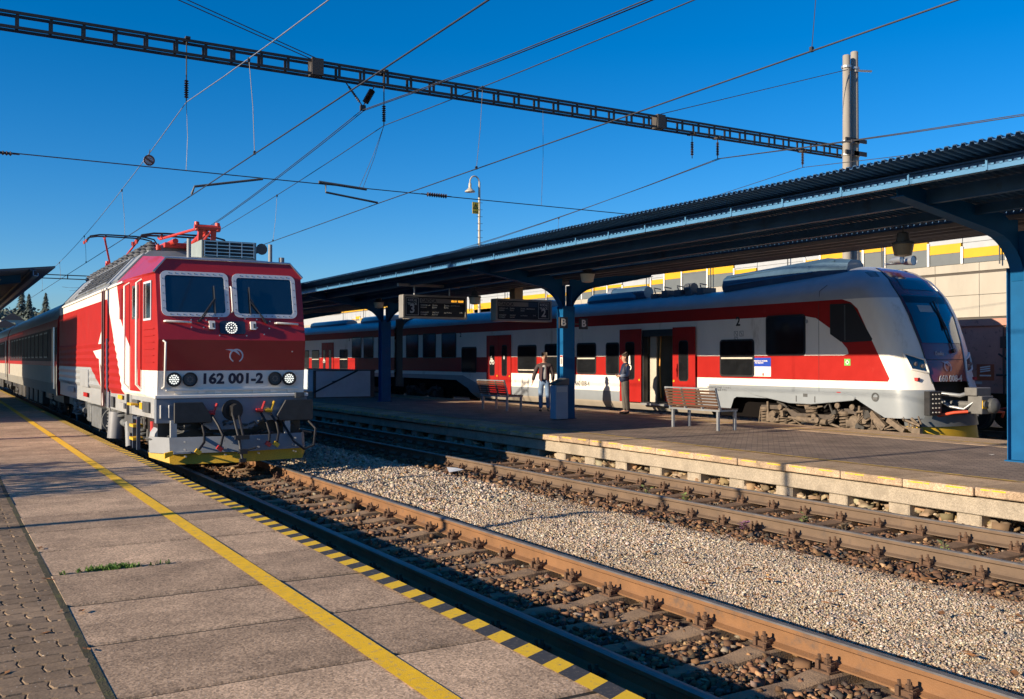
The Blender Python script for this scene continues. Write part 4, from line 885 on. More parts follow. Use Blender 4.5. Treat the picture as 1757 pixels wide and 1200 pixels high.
# ------------------------------------------------------------------ wheels and bogies
def wheel_mb(cx_, cy, cz, r, side):
    m_ = MB(); w = .13*side
    m_.lathe([(r*.16,-.02*side),(r*.16,.09*side),(r*.30,.09*side),(r*.34,.05*side),(r*.80,.04*side),(r*.86,.075*side),(r,.075*side),(r,-.05*side),(r+.028,-.065*side),(r+.028,-.085*side),(r*.86,-.085*side),(r*.3,-.04*side)], (cx_,cy,cz), 'x', 28); return m_
def coil(m_, c, r, h, n=5, w=.022):
    pts = [(c[0]+r*math.cos(a*PI/5), c[1]+r*math.sin(a*PI/5), c[2]+h*a/(10*n)) for a in range(10*n+1)]; m_.tube(pts, w, 5)
def bogie(par, xc, yc, wb, r, fm, wm, sides=(-1,), half=1.05, detail=True, frm=None):
    z0 = ZR+r
    b = None
    fr = MB()
    for s in (-1,1):
        x_ = xc+s*half
        P = [(yc-wb/2-.5,z0+.20),(yc-wb/2-.45,z0+.30),(yc-wb/2+.40,z0+.32),(yc-.5,z0+.14),(yc+.5,z0+.14),(yc+wb/2-.40,z0+.32),(yc+wb/2+.45,z0+.30),(yc+wb/2+.5,z0+.20),(yc+wb/2-.45,z0+.19),(yc+.55,z0-.08),(yc-.55,z0-.08),(yc-wb/2+.45,z0+.19)]
        fr.prism(P, 'yz', x_-.09, x_+.05)
    fr.box(xc-half,xc+half,yc-.3,yc+.3,z0-.08,z0+.1)
    b = fr.build('bogie', frm or fm, par, bevel=.012)
    for s in (-1,1):
        for q in (-1,1):
            yw = yc+q*wb/2
            wheel_mb(xc+s*.75, yw, z0, r, s).build('wheel', wm, b, smooth=30)
            if s in sides:
                x_ = xc+s*(half+.06)
                ab = MB(); ab.lathe([(.17,x_-xc-s*.10+xc-x_),(.17,.06*s),(.13,.10*s),(.05,.11*s)], (x_,yw,z0), 'x', 14); ab.box(x_-.08,x_+.08,yw-.22,yw+.22,z0-.10,z0+.06)
                ab.box(x_-.02,x_+.09,yw-.06,yw+.06,z0-.22,z0-.05); ab.build('axle_box', fm, b, smooth=30)
                if detail:
                    for dy in (-.33,.33):
                        sp = MB(); coil(sp, (x_-.01*s,yw+dy,z0-.18), .105, .38, 5, .028)
                        sp.lathe([(.15,z0-.22),(.15,z0-.18)], (x_-.01*s,yw+dy,0), 'z', 12); sp.lathe([(.14,z0+.19),(.14,z0+.25)], (x_-.01*s,yw+dy,0), 'z', 12)
                        sp.build('coil_spring', fm, b, smooth=60)
                    dm = MB(); dm.tube([(x_+.07*s,yw+.14*q,z0-.12),(x_+.07*s,yw+.16*q,z0+.12)], .045, 8); dm.tube([(x_+.07*s,yw+.16*q,z0+.12),(x_+.07*s,yw+.17*q,z0+.40)], .03, 8); dm.build('damper', fm, b, smooth=60)
            if s in sides and detail:
                x_ = xc+s*(half+.02); bk = MB()
                bk.tube([(x_,yc+q*.25,z0-.02),(x_+.03*s,yc+q*.8,z0-.14),(x_,yw-q*.45,z0-.18)], .03, 7); 
                bk.build('brake_rod', fm, b, smooth=60); bk = MB(); bk.box(x_-.03,x_+.07,yw+q*r-.06,yw+q*r+.06,z0-.25,z0+.12); bk.tube([(x_,yw+q*(r+.1),z0+.2),(x_,yw+q*(r+.16),ZR+.28),(x_,yw+q*(r+.02),ZR+.15)], .02, 6)
                bk.build('brake_gear', fm, b, smooth=60)
    if detail:
        for s in sides:
            x_ = xc+s*(half+.12); e = MB(); e.tube([(x_,yc-.5,z0-.04),(x_,yc+.45,z0+.0)], .075, 10); e.tube([(x_,yc+.45,z0),(x_,yc+.75,z0+.02)], .035, 8)
            coil(e, (x_-.02*s,yc,z0+.08), .13, .34, 4, .028); e.build('traction_damper', fm, b, smooth=60)
            pi = MB(); random.seed(int(yc*10))
            for k in range(7):
                ya = yc+random.uniform(-wb/2-.4,wb/2+.4); pi.tube([(x_-.04*s,ya,z0+random.uniform(.0,.25)),(x_+.0*s,ya+random.uniform(-.4,.4),z0+random.uniform(-.25,.05)),(x_-.03*s,ya+random.uniform(-.7,.7),z0+random.uniform(-.1,.25))], .014, 6)
            pi.build('brake_pipe', fm, b, smooth=60)
    return b
# ------------------------------------------------------------------ electric locomotive
LX, LF, LR = XA, 17.48, 31.9
loco = thing('locomotive', (LX, 24.7, ZR), 'red and white electric locomotive numbered 162 001-2 at the near platform', 'locomotive')
def lean(z): 
    if z > 1.95: return (z-1.95)*.245
    return (1.95-z)*.105
zs = [.57,.93,.98]+[1.02+.0775*i for i in range(13)]+[2.0,2.36,2.72,3.10]
zs = sorted(set([round(z,4) for z in zs+[1.42,1.95] if True])); zs = [z for i,z in enumerate(zs) if i == 0 or z-zs[i-1] > .02]
def section(yy, w, wt, zt, wr, zr, corr, front=False):
    L = []
    for i,z in enumerate(zs):
        o = .0
        if corr and 1.0 < z < 1.97: o = .016 if i%2 else 0
        if z < .95: o = -.03 if not front else 0
        L.append((-(w-o*-1 if False else w+o), z))
    L += [(-wt, zt), (-wr, zr), (0, zr+.03)]
    R_ = [(-t,z) for t,z in L[::-1][1:]]
    P = L+R_
    return [(LX+t, (yy+lean(z) if front else yy), z) for t,z in P]
secs = [section(LF,1.305,1.345,3.13,1.12,3.39,False,True), section(18.6,1.37,1.39,3.145,1.04,3.50,False), section(20.0,1.44,1.44,3.16,.97,3.63,False), section(20.15,1.44,1.44,3.16,.96,3.645,True), section(21.12,1.44,1.44,3.16,.93,3.74,True), section(21.16,1.44,1.44,3.16,.80,3.86,True), section(LR,1.44,1.44,3.16,.80,3.90,True)]
n = len(secs[0]); vs = [p for s in secs for p in s]; fs = []
for k in range(len(secs)-1):
    for i in range(n-1): fs.append((k*n+i,k*n+i+1,(k+1)*n+i+1,(k+1)*n+i))
    fs.append((k*n+n-1,k*n,(k+1)*n,(k+1)*n+n-1))
for k in (0, len(secs)-1):
    h = n//2
    for i in range(h): 
        a, b_, c, d = k*n+i, k*n+i+1, k*n+n-2-i, k*n+n-1-i
        fs.append((a,b_,c,d) if b_ != c else (a,b_,d))
body = mesh_obj('body', vs, fs, [white, red, grey, roofgrey, beamgrey, redf], loco)
bm = bmesh.new(); bm.from_mesh(body.data)
off = wloc(loco)
for f in bm.faces:   # base colours by height
    c = f.calc_center_median()+off
    if c.z > 3.14 or abs(f.normal.z) > .55 and c.z > 3.0: f.material_index = 3
    elif c.z < .93: f.material_index = 4 if c.y < LF+.5 and abs(f.normal.y) > .8 else 2
oy, oz = off.y, off.z
Yl = lambda P: [(y-oy, z-oz) for y,z in P]
sideL = lambda f: f.normal.x < -.6 or f.normal.x > .6
paint(bm, [(Yl([(29.42+2.6,1.42),(24.94,1.42),(23.63,1.08),(22.75,.90),(22.75,.5),(33,.5)]),2),
           (Yl([(33,.5),(33,.93),(19.75,.93),(17,.93),(17,.5)]),2),
           (Yl([(33,1.42),(24.94,1.42),(23.63,1.08),(22.69,.91),(22.05,.91),(21.55,2.11),(22.40,2.90),(33,2.92)]),1),
           (Yl([(22.0,.895),(20.25,.92),(21.1,1.75),(21.59,2.11),(22.45,2.90)]),1),
           (Yl([(21.15,3.2),(20.6,2.40),(19.75,1.92),(18.7,1.41),(17.0,1.41),(17.0,3.2)]),1)], sideL)
front = lambda f: f.normal.y < -.6
for f in bm.faces:
    c = f.calc_center_median()+off
    if f.normal.y < -.5 and c.y < 18.3 and 1.415 < c.z: f.material_index = 5
    if c.z > 3.12 and not (f.normal.y < -.5):
        # cab roof painted red down to the slanting edge
        if c.y < 21.13 : f.material_index = 5 if abs(f.normal.x) > .3 or c.y < 18.2 else 3
bm.to_mesh(body.data); bm.free()
bv = body.modifiers.new('bevel','BEVEL'); bv.width = .012; bv.segments = 2; bv.limit_method = 'ANGLE'; bv.angle_limit = R(35)
# slanting rear edge of the red cab roof, gutter and seams
m_ = MB(); m_.box(LX-1.475,LX-1.443,20.2,LR-.1,3.10,3.135); m_.build('roof_gutter', white, loco)
m_ = MB(); m_.tube([(LX-1.34,LF+lean(3.13)-.005,3.135),(LX-1.115,LF+lean(3.39)-.01,3.40),(LX+1.115,LF+lean(3.39)-.01,3.40),(LX+1.34,LF+lean(3.13)-.005,3.135)], .02, 6); m_.build('roof_edge_strip', silver, loco, smooth=50)
# windscreens
for (x0,x1) in ((3.33,4.505),(4.575,5.74)):
    z0, z1 = 2.36, 3.165
    fm = lambda a,b,c: (a, LF+lean(c)+b, c)
    m_ = MB(); m_.ring(rr(x0,x1,z0,z1,.11,6), rr(x0+.075,x1-.075,z0+.07,z1-.075,.05,6), 'xz', -.022, .0); m_.map(fm); w_ = m_.build('windscreen', framew, loco)
    m_ = MB(); m_.prism(rr(x0+.07,x1-.07,z0+.065,z1-.07,.05,6), 'xz', -.010, -.002); m_.map(fm); m_.build('pane', glass, w_)
    m_ = MB()
    for i in range(9):
        for zz in (z0+.035,z1-.037): m_.tube([(x0+.15+(x1-x0-.3)*i/8,-.020,zz),(x0+.15+(x1-x0-.3)*i/8,-.028,zz)], .009, 6)
    for i in range(5):
        for xx in (x0+.037,x1-.037): m_.tube([(xx,-.020,z0+.14+(z1-z0-.28)*i/4),(xx,-.028,z0+.14+(z1-z0-.28)*i/4)], .009, 6)
    m_.map(fm); m_.build('screw', dkgrey, w_)
for s, xb, xt in ((-1, 3.95, 4.23),(1, 5.15, 4.86)):
    m_ = MB(); m_.tube([(xb,-.05,2.28),(xt,-.05,2.68)], .012, 6); m_.tube([(xb+.035*s*-1,-.05,2.28),(xt+.03,-.05,2.70)], .009, 6); m_.tube([(xt+.01,-.045,2.42),(xt+.01,-.045,2.92)], .013, 6); m_.tube([(xb,-.06,2.28),(xb,.0,2.28)], .025, 8); m_.map(lambda a,b,c: (a, LF+lean(c)+b, c)); m_.build('wiper', blackm, loco, smooth=50)
def bar(pts, r, name, m, par=loco): m_ = MB(); m_.tube(pts, r, 8); return m_.build(name, m, par, smooth=50)
fy = lambda z, d=0: LF+lean(z)-d
for (x0,x1) in ((3.37,3.82),(5.32,5.74)): bar([(x0,fy(2.27),2.27),(x0+.01,fy(2.27,.06),2.27),(x1-.01,fy(2.25,.06),2.255),(x1,fy(2.25),2.255)], .018, 'handrail', white)
bar([(4.54,fy(2.9,.0),2.92),(4.54,fy(2.9,.07),2.90),(4.54,fy(2.45,.07),2.47),(4.54,fy(2.45,0),2.45)], .014, 'handrail', white)
bar([(3.34,fy(1.93),1.93),(3.37,fy(1.9,.06),1.90),(3.37,fy(1.12,.06),1.14),(3.34,fy(1.1),1.10)], .018, 'handrail', white)
# headlamp cluster in the middle, small boxes beside it
m_ = MB(); m_.prism(rr(4.31,4.76,2.06,2.29,.04,4), 'xz', -.03, .0); m_.map(lambda a,b,c: (a,fy(c)+b,c)); hb = m_.build('headlamp_housing', M('housing_blue_black', (.02,.03,.055), .35), loco)
def ledlamp(cx_, cz, r, par, lit, y_):
    m_ = MB(); m_.lathe([(r,0),(r,-.05),(r*.86,-.055),(r*.84,-.02),(.001,-.02)], (cx_,y_,cz), 'y', 24); h_ = m_.build('headlight', black, par, smooth=40)
    m_ = MB()
    rings = ((0,1),(.30,6),(.58,12)) if lit else ((.35,8),)
    for q, cnt in rings:
        for i in range(cnt): a = 2*PI*i/max(cnt,1); m_.lathe([(r*.115,0),(r*.115,-.012)], (cx_+r*q*math.cos(a), y_-.021, cz+r*q*math.sin(a)), 'y', 8)
    m_.build('lens', M_led if lit else M_ledoff, h_)
    m_ = MB(); m_.lathe([(r*.83,0),(r*.83,-.002)], (cx_,y_-.0205,cz), 'y', 20); m_.build('reflector', dkgrey, h_)
    return h_
M_led = M('led_lens', (.85,.84,.74), .2, var=.02, emit=.7); M_ledoff = M('red_tail_led', (.20,.17,.16), .25, var=.1)
m_ = MB()
for q,cnt,rr_ in ((.0,1,.018),(.055,8,.011),(.092,16,.014)):
    for i in range(cnt): a = 2*PI*i/cnt; m_.lathe([(rr_,.01),(rr_,-.01)], (4.51+q*math.cos(a), fy(2.17+q*math.sin(a))-.03, 2.17+q*math.sin(a)), 'y', 8)
m_.build('headlight', M_led, loco)
for x_ in (4.17,4.90): m_ = MB(); m_.prism(rr(x_-.05,x_+.05,2.14,2.29,.015,2), 'xz', -.06, 0); m_.map(lambda a,b,c: (a,fy(c)+b,c)); q_ = m_.build('marker_lamp', white, loco); m_ = MB(); m_.box(x_+.0,x_+.035,-.066,-.061,2.17,2.25); m_.map(lambda a,b,c: (a,fy(c)+b,c)); m_.build('lens', dkgrey, q_)
m_ = MB()
for x_,z_ in ((3.82,2.3),(3.82,2.17),(4.03,2.17),(4.08,2.3),(4.3,2.34),(4.3,2.03),(4.78,2.03),(4.77,2.34),(4.98,2.33),(4.98,2.18),(5.2,2.17),(5.22,2.3),(5.62,1.75),(5.1,2.06)): m_.tube([(x_,fy(z_),z_),(x_,fy(z_)-.014,z_)], .013, 6)
m_.build('bolt', silver, loco)
for x_,lit in ((3.53,True),(3.80,False),(5.31,False),(5.575,True)): ledlamp(x_, 1.255, .125, loco, lit, fy(1.255))
text('running_number', '162 001-2', .25, (4.545, fy(1.255)-.004, 1.255), '-y', M('dark_blue_lettering', (.012,.02,.05), .4), loco, .010, sx=1.08, shear=-.105)
def logo(par, cx_, cz, r, face, m, y_):
    m_ = MB(); nn = 26; pts_o, pts_i = [], []
    for i in range(nn+1):
        a = R(-62)+R(304)*i/nn*1.0; w = .17*r*(1-.45*abs(i/nn-.45)); pts_o.append(((r+w*.5)*math.cos(a), (r+w*.5)*math.sin(a))); pts_i.append(((r-w*.9)*math.cos(a), (r-w*.9)*math.sin(a)))
    for i in range(nn):
        P = [pts_o[i],pts_o[i+1],pts_i[i+1],pts_i[i]]; m_.add([(u,0,w) for u,w in P]+[(u,-.004,w) for u,w in P], [(0,3,2,1),(4,5,6,7),(0,1,5,4),(2,3,7,6)])
    wing = [(-1.75*r,.98*r),(-.9*r,.80*r),(-.25*r,.62*r),(.55*r,.05*r),(.35*r,.52*r),(-.1*r,.92*r),(-.8*r,1.02*r)]
    m_.prism(wing, 'xz', -.005, 0)
    m_.map(lambda a,b,c: (cx_+a, y_+b-.105*c*(par is loco)+.25*c*(par is not loco), cz+c))
    return m_.build('emblem', m, par)
logo(loco, 4.60, 1.67, .115, '-y', M('pale_lilac_emblem', (.62,.60,.66), .4), fy(1.67)-.003)
# ledge under the number, front apron
m_ = MB(); m_.box(3.40,5.76,fy(1.06)-.05,fy(1.06),1.055,1.085)
for x_ in (3.62,4.02,4.30,4.98,5.30,5.62): m_.box(x_-.07,x_+.05,fy(1.0)-.03,fy(1.0),1.0,1.054)
m_.build('step_ledge', white, loco)
P = [(3.22,.50),(3.95,.50),(4.15,.36),(4.30,.355),(4.86,.355),(5.05,.48),(5.2,.50),(5.90,.50),(5.90,.925),(3.22,.925)]
m_ = MB(); m_.prism(P, 'xz', fy(.9)-.10, fy(.9)+.02); m_.build('buffer_beam', beamgrey, loco, bevel=.01)
m_ = MB(); m_.box(3.20,5.92,fy(.9)-.12,fy(.9),.926,.985); m_.build('beam_ledge', white, loco, bevel=.01)
yb = fy(.7)-.10
for (P, nm) in (([(3.50,.50),(4.14,.50),(4.14,.60),(3.98,.86),(3.50,.86)],'l'),([(5.97,.49),(5.34,.49),(5.30,.60),(5.46,.87),(5.97,.87)],'r')):
    m_ = MB(); m_.prism(P, 'xz', yb-.15, yb-.09); xm = sum(p[0] for p in P)/5; bo = m_.build('buffer', M('greasy_buffer_plate', (.022,.024,.028), .45, var=.4, scale=7), loco, bevel=.01)
    m_ = MB(); m_.lathe([(.15,.0),(.15,-.05),(.11,-.05),(.11,-.09)], (xm,yb,.68), 'y', 16); m_.build('plunger', dkgrey, bo, smooth=40)
P = [(4.53+.225*math.cos(R(22.5+45*i)), .70+.225*math.sin(R(22.5+45*i))) for i in range(8)]
m_ = MB(); m_.prism(P, 'xz', yb-.02, yb); cp = m_.build('coupler', black, loco)
m_ = MB(); m_.lathe([(.19,-.021),(.185,-.035),(.12,-.035),(.11,-.028)], (4.53,yb,.70), 'y', 20); m_.prism([(4.47,.60),(4.59,.60),(4.60,.78),(4.54,.82),(4.47,.78)], 'xz', yb-.28, yb-.06); m_.build('hook', black, cp)
m_ = MB(); m_.tube([(4.48,yb-.22,.66),(4.49,yb-.6,.25),(4.52,yb-.72,-.12)], .022, 7); m_.tube([(4.58,yb-.22,.66),(4.57,yb-.58,.28)], .022, 7); m_.box(4.42,4.66,yb-.66,yb-.56,.22,.29); m_.tube([(4.44,yb-.72,.0),(4.74,yb-.76,.08)], .02, 6); m_.box(4.47,4.60,yb-.76,yb-.66,-.02,.06); m_.box(4.47,4.58,yb-.76,yb-.68,-.16,-.10); m_.build('screw_link', blackm, cp, smooth=30)
# brake hoses with coloured cocks
redc = M('red_cock', (.45,.03,.03), .4); yelc = M('yellow_cock', (.62,.38,.02), .4)
def hose(x0, z0_, pts, c):
    m_ = MB(); m_.tube([(x,yb-.10-.17*i,z) for i,(x,z) in enumerate(pts)], .022, 8); h_ = m_.build('air_hose', black, loco, smooth=60)
    m_ = MB(); m_.tube([(x0,yb+.02,z0_),(x0,yb-.12,z0_)], .035, 8); m_.tube([(x0-.07,yb-.10,z0_),(x0+.05,yb-.10,z0_-.01)], .035, 8); m_.tube([(x0+.03,yb-.1,z0_),(x0+.09,yb-.1,z0_+.16)], .022, 6); e = pts[-1]; m_.cbox((e[0]-.02,yb-.10-.17*(len(pts)-1),e[1]-.04), (.10,.06,.07), (0,.6,0)); m_.build('cock', c, h_, smooth=40)
hose(4.15,.67,[(4.15,.63),(4.22,.45),(4.26,.28),(4.18,.12)], redc); hose(5.0,.69,[(5.02,.64),(5.08,.45),(5.08,.30),(5.02,.16)], redc)
hose(5.17,.69,[(5.20,.62),(5.26,.45),(5.24,.30),(5.16,.15)], yelc); hose(3.98,.56,[(3.98,.48),(3.98,.32),(3.94,.18),(3.82,.08)], yelc)
bar([(5.43,yb-.05,.45),(5.50,yb-.5,.14),(5.66,yb-.58,-.0),(5.84,yb-.58,.06),(5.92,yb-.45,.35),(5.89,yb-.05,.50)], .022, 'control_cable', black)
m_ = MB(); m_.prism([(5.66,.90),(5.82,.90),(5.82,1.0),(5.66,1.0)], 'xz', yb-.12, yb-.03); m_.prism([(5.70,.92),(5.78,.92),(5.74,.98)], 'xz', yb-.127, yb-.121); m_.build('socket_box', dkgrey, loco)
m_ = MB(); 
for x_ in (3.30,3.44): m_.tube([(x_,yb-.0,.82),(x_,yb-.03,.80),(x_,yb-.03,.60),(x_,yb,.58)], .012, 6)
m_.build('handrail', white, loco)
# snow plough in a shallow V, grey above and yellow below
def plough(z0_, z1_, m, nm, par):
    m_ = MB()
    for z in (0,1): pass
    zL0, zL1 = z0_, z1_
    y_in = LF-.30; pts = [(3.14,y_in+.42),(3.40,y_in+.02),(4.53,y_in-.18),(5.72,y_in+.02),(5.86,y_in+.30)]
    vs = []
    for (x,y) in pts: 
        e = .10 if x < 3.3 or x > 5.8 else 0
        vs += [(x,y,z0_+e*(1 if z0_<0 else 0)),(x,y+.06,z1_)]
    k = len(pts); vs2 = [(a,b+.035,c) for a,b,c in vs]
    fs_ = [(2*i,2*i+2,2*i+3,2*i+1) for i in range(k-1)]
    allf = fs_+[tuple(2*k+j for j in f[::-1]) for f in fs_]
    for i in range(k-1): allf += [(2*i,2*k+2*i,2*k+2*i+2,2*i+2),(2*i+1,2*i+3,2*k+2*i+3,2*k+2*i+1)]
    allf += [(0,1,2*k+1,2*k),(2*k-2,4*k-2,4*k-1,2*k-1)]
    m_.add(vs+vs2, allf); return m_.build(nm, m, par)
pl = plough(.0, .27, M('plough_grey', (.17,.19,.22), .45, var=.15), 'snow_plough', loco); plough(-.185, -.001, M('speckled_yellow', (.50,.31,.015), .6, var=.25, scale=60, col2=(.20,.13,.02), amt2=.12, scale2=70), 'yellow_edge', pl)
m_ = MB(); m_.prism([(3.30,.02),(3.43,.05),(3.43,-.02),(3.30,-.07)], 'xz', LF-.38, LF-.30); m_.build('corner_plate', yellow, pl)
m_ = MB(); m_.box(3.44,3.72,LF-.40,LF-.28,.0,.03); m_.box(3.45,3.55,LF-.1,LF+.0,.2,.55); m_.box(5.45,5.55,LF-.1,LF+.0,.2,.55); m_.build('plough_bracket', grey, pl)
m_ = MB()
for x_ in (3.62,4.28,4.86,5.52): 
    for z_ in (.20,.07,-.04): m_.tube([(x_,LF-.33-abs(1.1-abs(x_-4.53))*.12,z_),(x_,LF-.52,z_)], .014, 6)
m_.build('bolt', silver, pl)
m_ = MB()
for k in range(30):
    x_ = random.uniform(3.4,5.8); z_ = random.uniform(.1,.48); m_.tube([(x_,LF+.1,z_),(x_+random.uniform(-.2,.2),LF+random.uniform(-.08,.0),z_+random.uniform(-.1,.1)),(x_+random.uniform(-.4,.4),LF+.2,z_+random.uniform(-.1,.1))], .018, 6)
m_.build('pipework', dkgrey, loco, smooth=60)
m_ = MB(); m_.box(3.30,5.85,LF+.25,LF+1.2,.05,.56); m_.build('underframe', blackm, loco)
# ---- side of the locomotive
sx = lambda y: LX-np.interp(y,[17.5,18.6,20.0,40],[1.305,1.37,1.44,1.44])
def side_box(y0, y1, z0, z1, d, name, m, par=loco, inset=0.0): m_ = MB(); m_.prism([(y0,z0),(y1,z0),(y1,z1),(y0,z1)], 'yz', -d, -inset); m_.map(lambda a,y,z: (sx(y)+a, y, z)); return m_.build(name, m, par)
d_ = side_box(18.72,19.55,1.02,3.04,.012,'cab_door',M('cab_door_red', (.37,.017,.014), .42, spec=.25))
side_box(18.85,19.35,2.36,2.98,.022,'window',dkgrey,d_,.012); side_box(18.89,19.31,2.40,2.94,.027,'pane',glassw,d_,.0221)
w_ = side_box(17.95,18.50,2.30,3.0,.012,'side_window',framew); side_box(17.99,18.46,2.34,2.96,.017,'pane',glassw,w_,.0121)
for y_ in (18.66,19.66): bar([(sx(y_),y_,3.06),(sx(y_)-.09,y_,3.0),(sx(y_)-.09,y_,1.15),(sx(y_),y_,1.05)], .022, 'handrail', white)
for z_ in [1.55+.117*i for i in range(6)]+[1.12,1.3]: side_box(17.75,18.52,z_,z_+.014,.012,'side_rib',red if z_ > 1.42 else white)
v_ = side_box(20.35,20.62,2.40,3.0,.02,'vent',darkred)
side_box(18.85,19.3,.80,.86,.03,'step_recess',dkgrey); m_ = MB(); m_.box(LX-1.52,LX-1.40,18.85,19.3,.76,.80); m_.build('step_tread', yellow, loco)
# vertical drain pipes and dark seams between the side panels
M_drain = M('dark_maroon_pipe', (.07,.012,.02), .5)
for y_ in (22.66,22.90): m_ = MB(); m_.tube([(LX-1.468,y_,3.14),(LX-1.468,y_,.58)], .018, 8); m_.build('drain_pipe', M_drain, loco, smooth=50)
side_box(22.70,22.86,.58,3.12,.006,'seam',M('dark_seam', (.05,.02,.03), .6),loco,-.002)
side_box(25.2,26.75,.94,1.36,.03,'hatch',grey); side_box(25.4,26.1,.70,.80,.025,'small_plate',red)
side_box(19.62,19.66,.55,.95,.05,'beam_end',dkgrey)
side_box(18.05,18.5,.66,.85,.02,'lifting_socket',dkgrey); side_box(21.4,21.7,.62,.84,.02,'lifting_socket',dkgrey); side_box(18.55,18.75,.70,.82,.018,'warning_mark',yellow); side_box(20.3,20.8,.82,.90,.018,'warning_mark',yellow)
side_box(17.62,17.85,.66,.84,.018,'lettering_plate',M('grey_lettering', (.29,.30,.315), .6)); side_box(20.0,20.5,.66,.76,.034,'lettering_plate',M('grey_lettering2', (.30,.31,.325), .6)); side_box(28.2,29.4,.74,.86,.034,'lettering_plate',M('grey_lettering3', (.30,.31,.325), .6))
# white bird emblem and the white lines below it
emb = [(24.3,1.80),(22.98,1.83),(22.98,1.45),(23.35,1.62),(23.7,1.64)]
m_ = MB(); m_.prism(emb, 'yz', LX-1.475, LX-1.461); m_.prism([(23.45,1.95),(22.99,2.22),(22.99,1.95)], 'yz', LX-1.475, LX-1.461); m_.build('side_emblem', white, loco)
for (y0,y1) in ((23.42,23.34),(22.32,22.22)): m_ = MB(); m_.prism([(y0,1.72 if y0 > 23 else 2.05),(y0-.10,1.72 if y0 > 23 else 2.05),(y1-.5*(y0>23)-.10,.60),(y1-.5*(y0>23),.60)], 'yz', LX-1.472, LX-1.458); m_.build('white_line', white, loco)
# roof: sloping grilles, equipment
sv = Vector((.64,0,.72)).normalized(); nv = Vector((-sv.z,0,sv.x))
def slope_box(y0, y1, s0, s1, h0, h1, name, m, par=loco):
    m_ = MB(); m_.box(s0,s1,y0,y1,h0,h1); base = Vector((LX-1.44,0,3.16)); m_.map(lambda a,y,c: tuple(base+sv*a+nv*c+Vector((0,y,0)))); return m_.build(name, m, par)
for (y0,y1) in ((22.9,24.6),(24.75,26.4),(26.5,28.2)):
    g_r = slope_box(y0,y1,.12,.90,.0,.05,'roof_grille',roofgrey)
    for i in range(6): slope_box(y0+.08,y1-.08,.20+.11*i,.235+.11*i,.051,.075,'louvre',dkgrey,g_r)
    slope_box(y0+.08,y1-.08,.17,.84,.0501,.055,'mesh',black,g_r)
for (y0,y1) in ((21.25,21.9),(22.0,22.75),(28.5,29.6),(29.8,31.2)): slope_box(y0,y1,.08,.86,.0,.03,'roof_hatch',M('roof_hatch_grey', (.26,.28,.30), .45))
M_porc = M('grey_porcelain', (.16,.17,.19), .35)
m_ = MB(); m_.box(LX-.70,LX+.70,21.3,31.6,3.85,3.97); m_.build('roof_deck', roofgrey, loco)
for k in range(14): y_ = 21.4+.74*k; m_ = MB(); m_.lathe([(.10,3.90),(.12,3.94),(.07,3.97),(.12,4.0),(.07,4.03),(.10,4.06),(.02,4.07)], (LX-.72,y_,0), 'z', 10); m_.build('roof_insulator', M_porc, loco, smooth=60)
m_ = MB(); m_.tube([(LX-.72,21.4,4.08),(LX-.72,30.6,4.08)], .02, 6); m_.build('roof_busbar', dkgrey, loco)
m_ = MB(); m_.box(4.20,5.22,18.45,19.5,3.42,3.83); rb = m_.build('brake_grille_box', M('grille_box_grey', (.24,.29,.29), .5), loco)
m_ = MB(); 
for i in range(5): m_.box(4.24,5.18,18.42,18.449,3.54+.065*i,3.555+.065*i)
for i in range(5): m_.box(4.24+.23*i,4.255+.23*i,18.415,18.446,3.52,3.82)
m_.build('louvre', silver, rb); m_ = MB(); m_.box(4.23,5.19,18.441,18.4495,3.53,3.82); m_.build('mesh', black, rb)
m_ = MB(); m_.lathe([(.05,.3),(.05,.02),(.11,-.1)], (5.34,18.6,3.72), 'y', 14); m_.build('horn', dkgrey, loco, smooth=40)
for x_,h_ in ((3.95,.42),(5.46,.40),(5.80-.12,.16)): m_ = MB(); m_.tube([(x_,18.35,3.38),(x_,18.35,3.40+h_)], .04 if h_ > .2 else .055, 8); m_.build('aerial', roofgrey, loco, smooth=50)
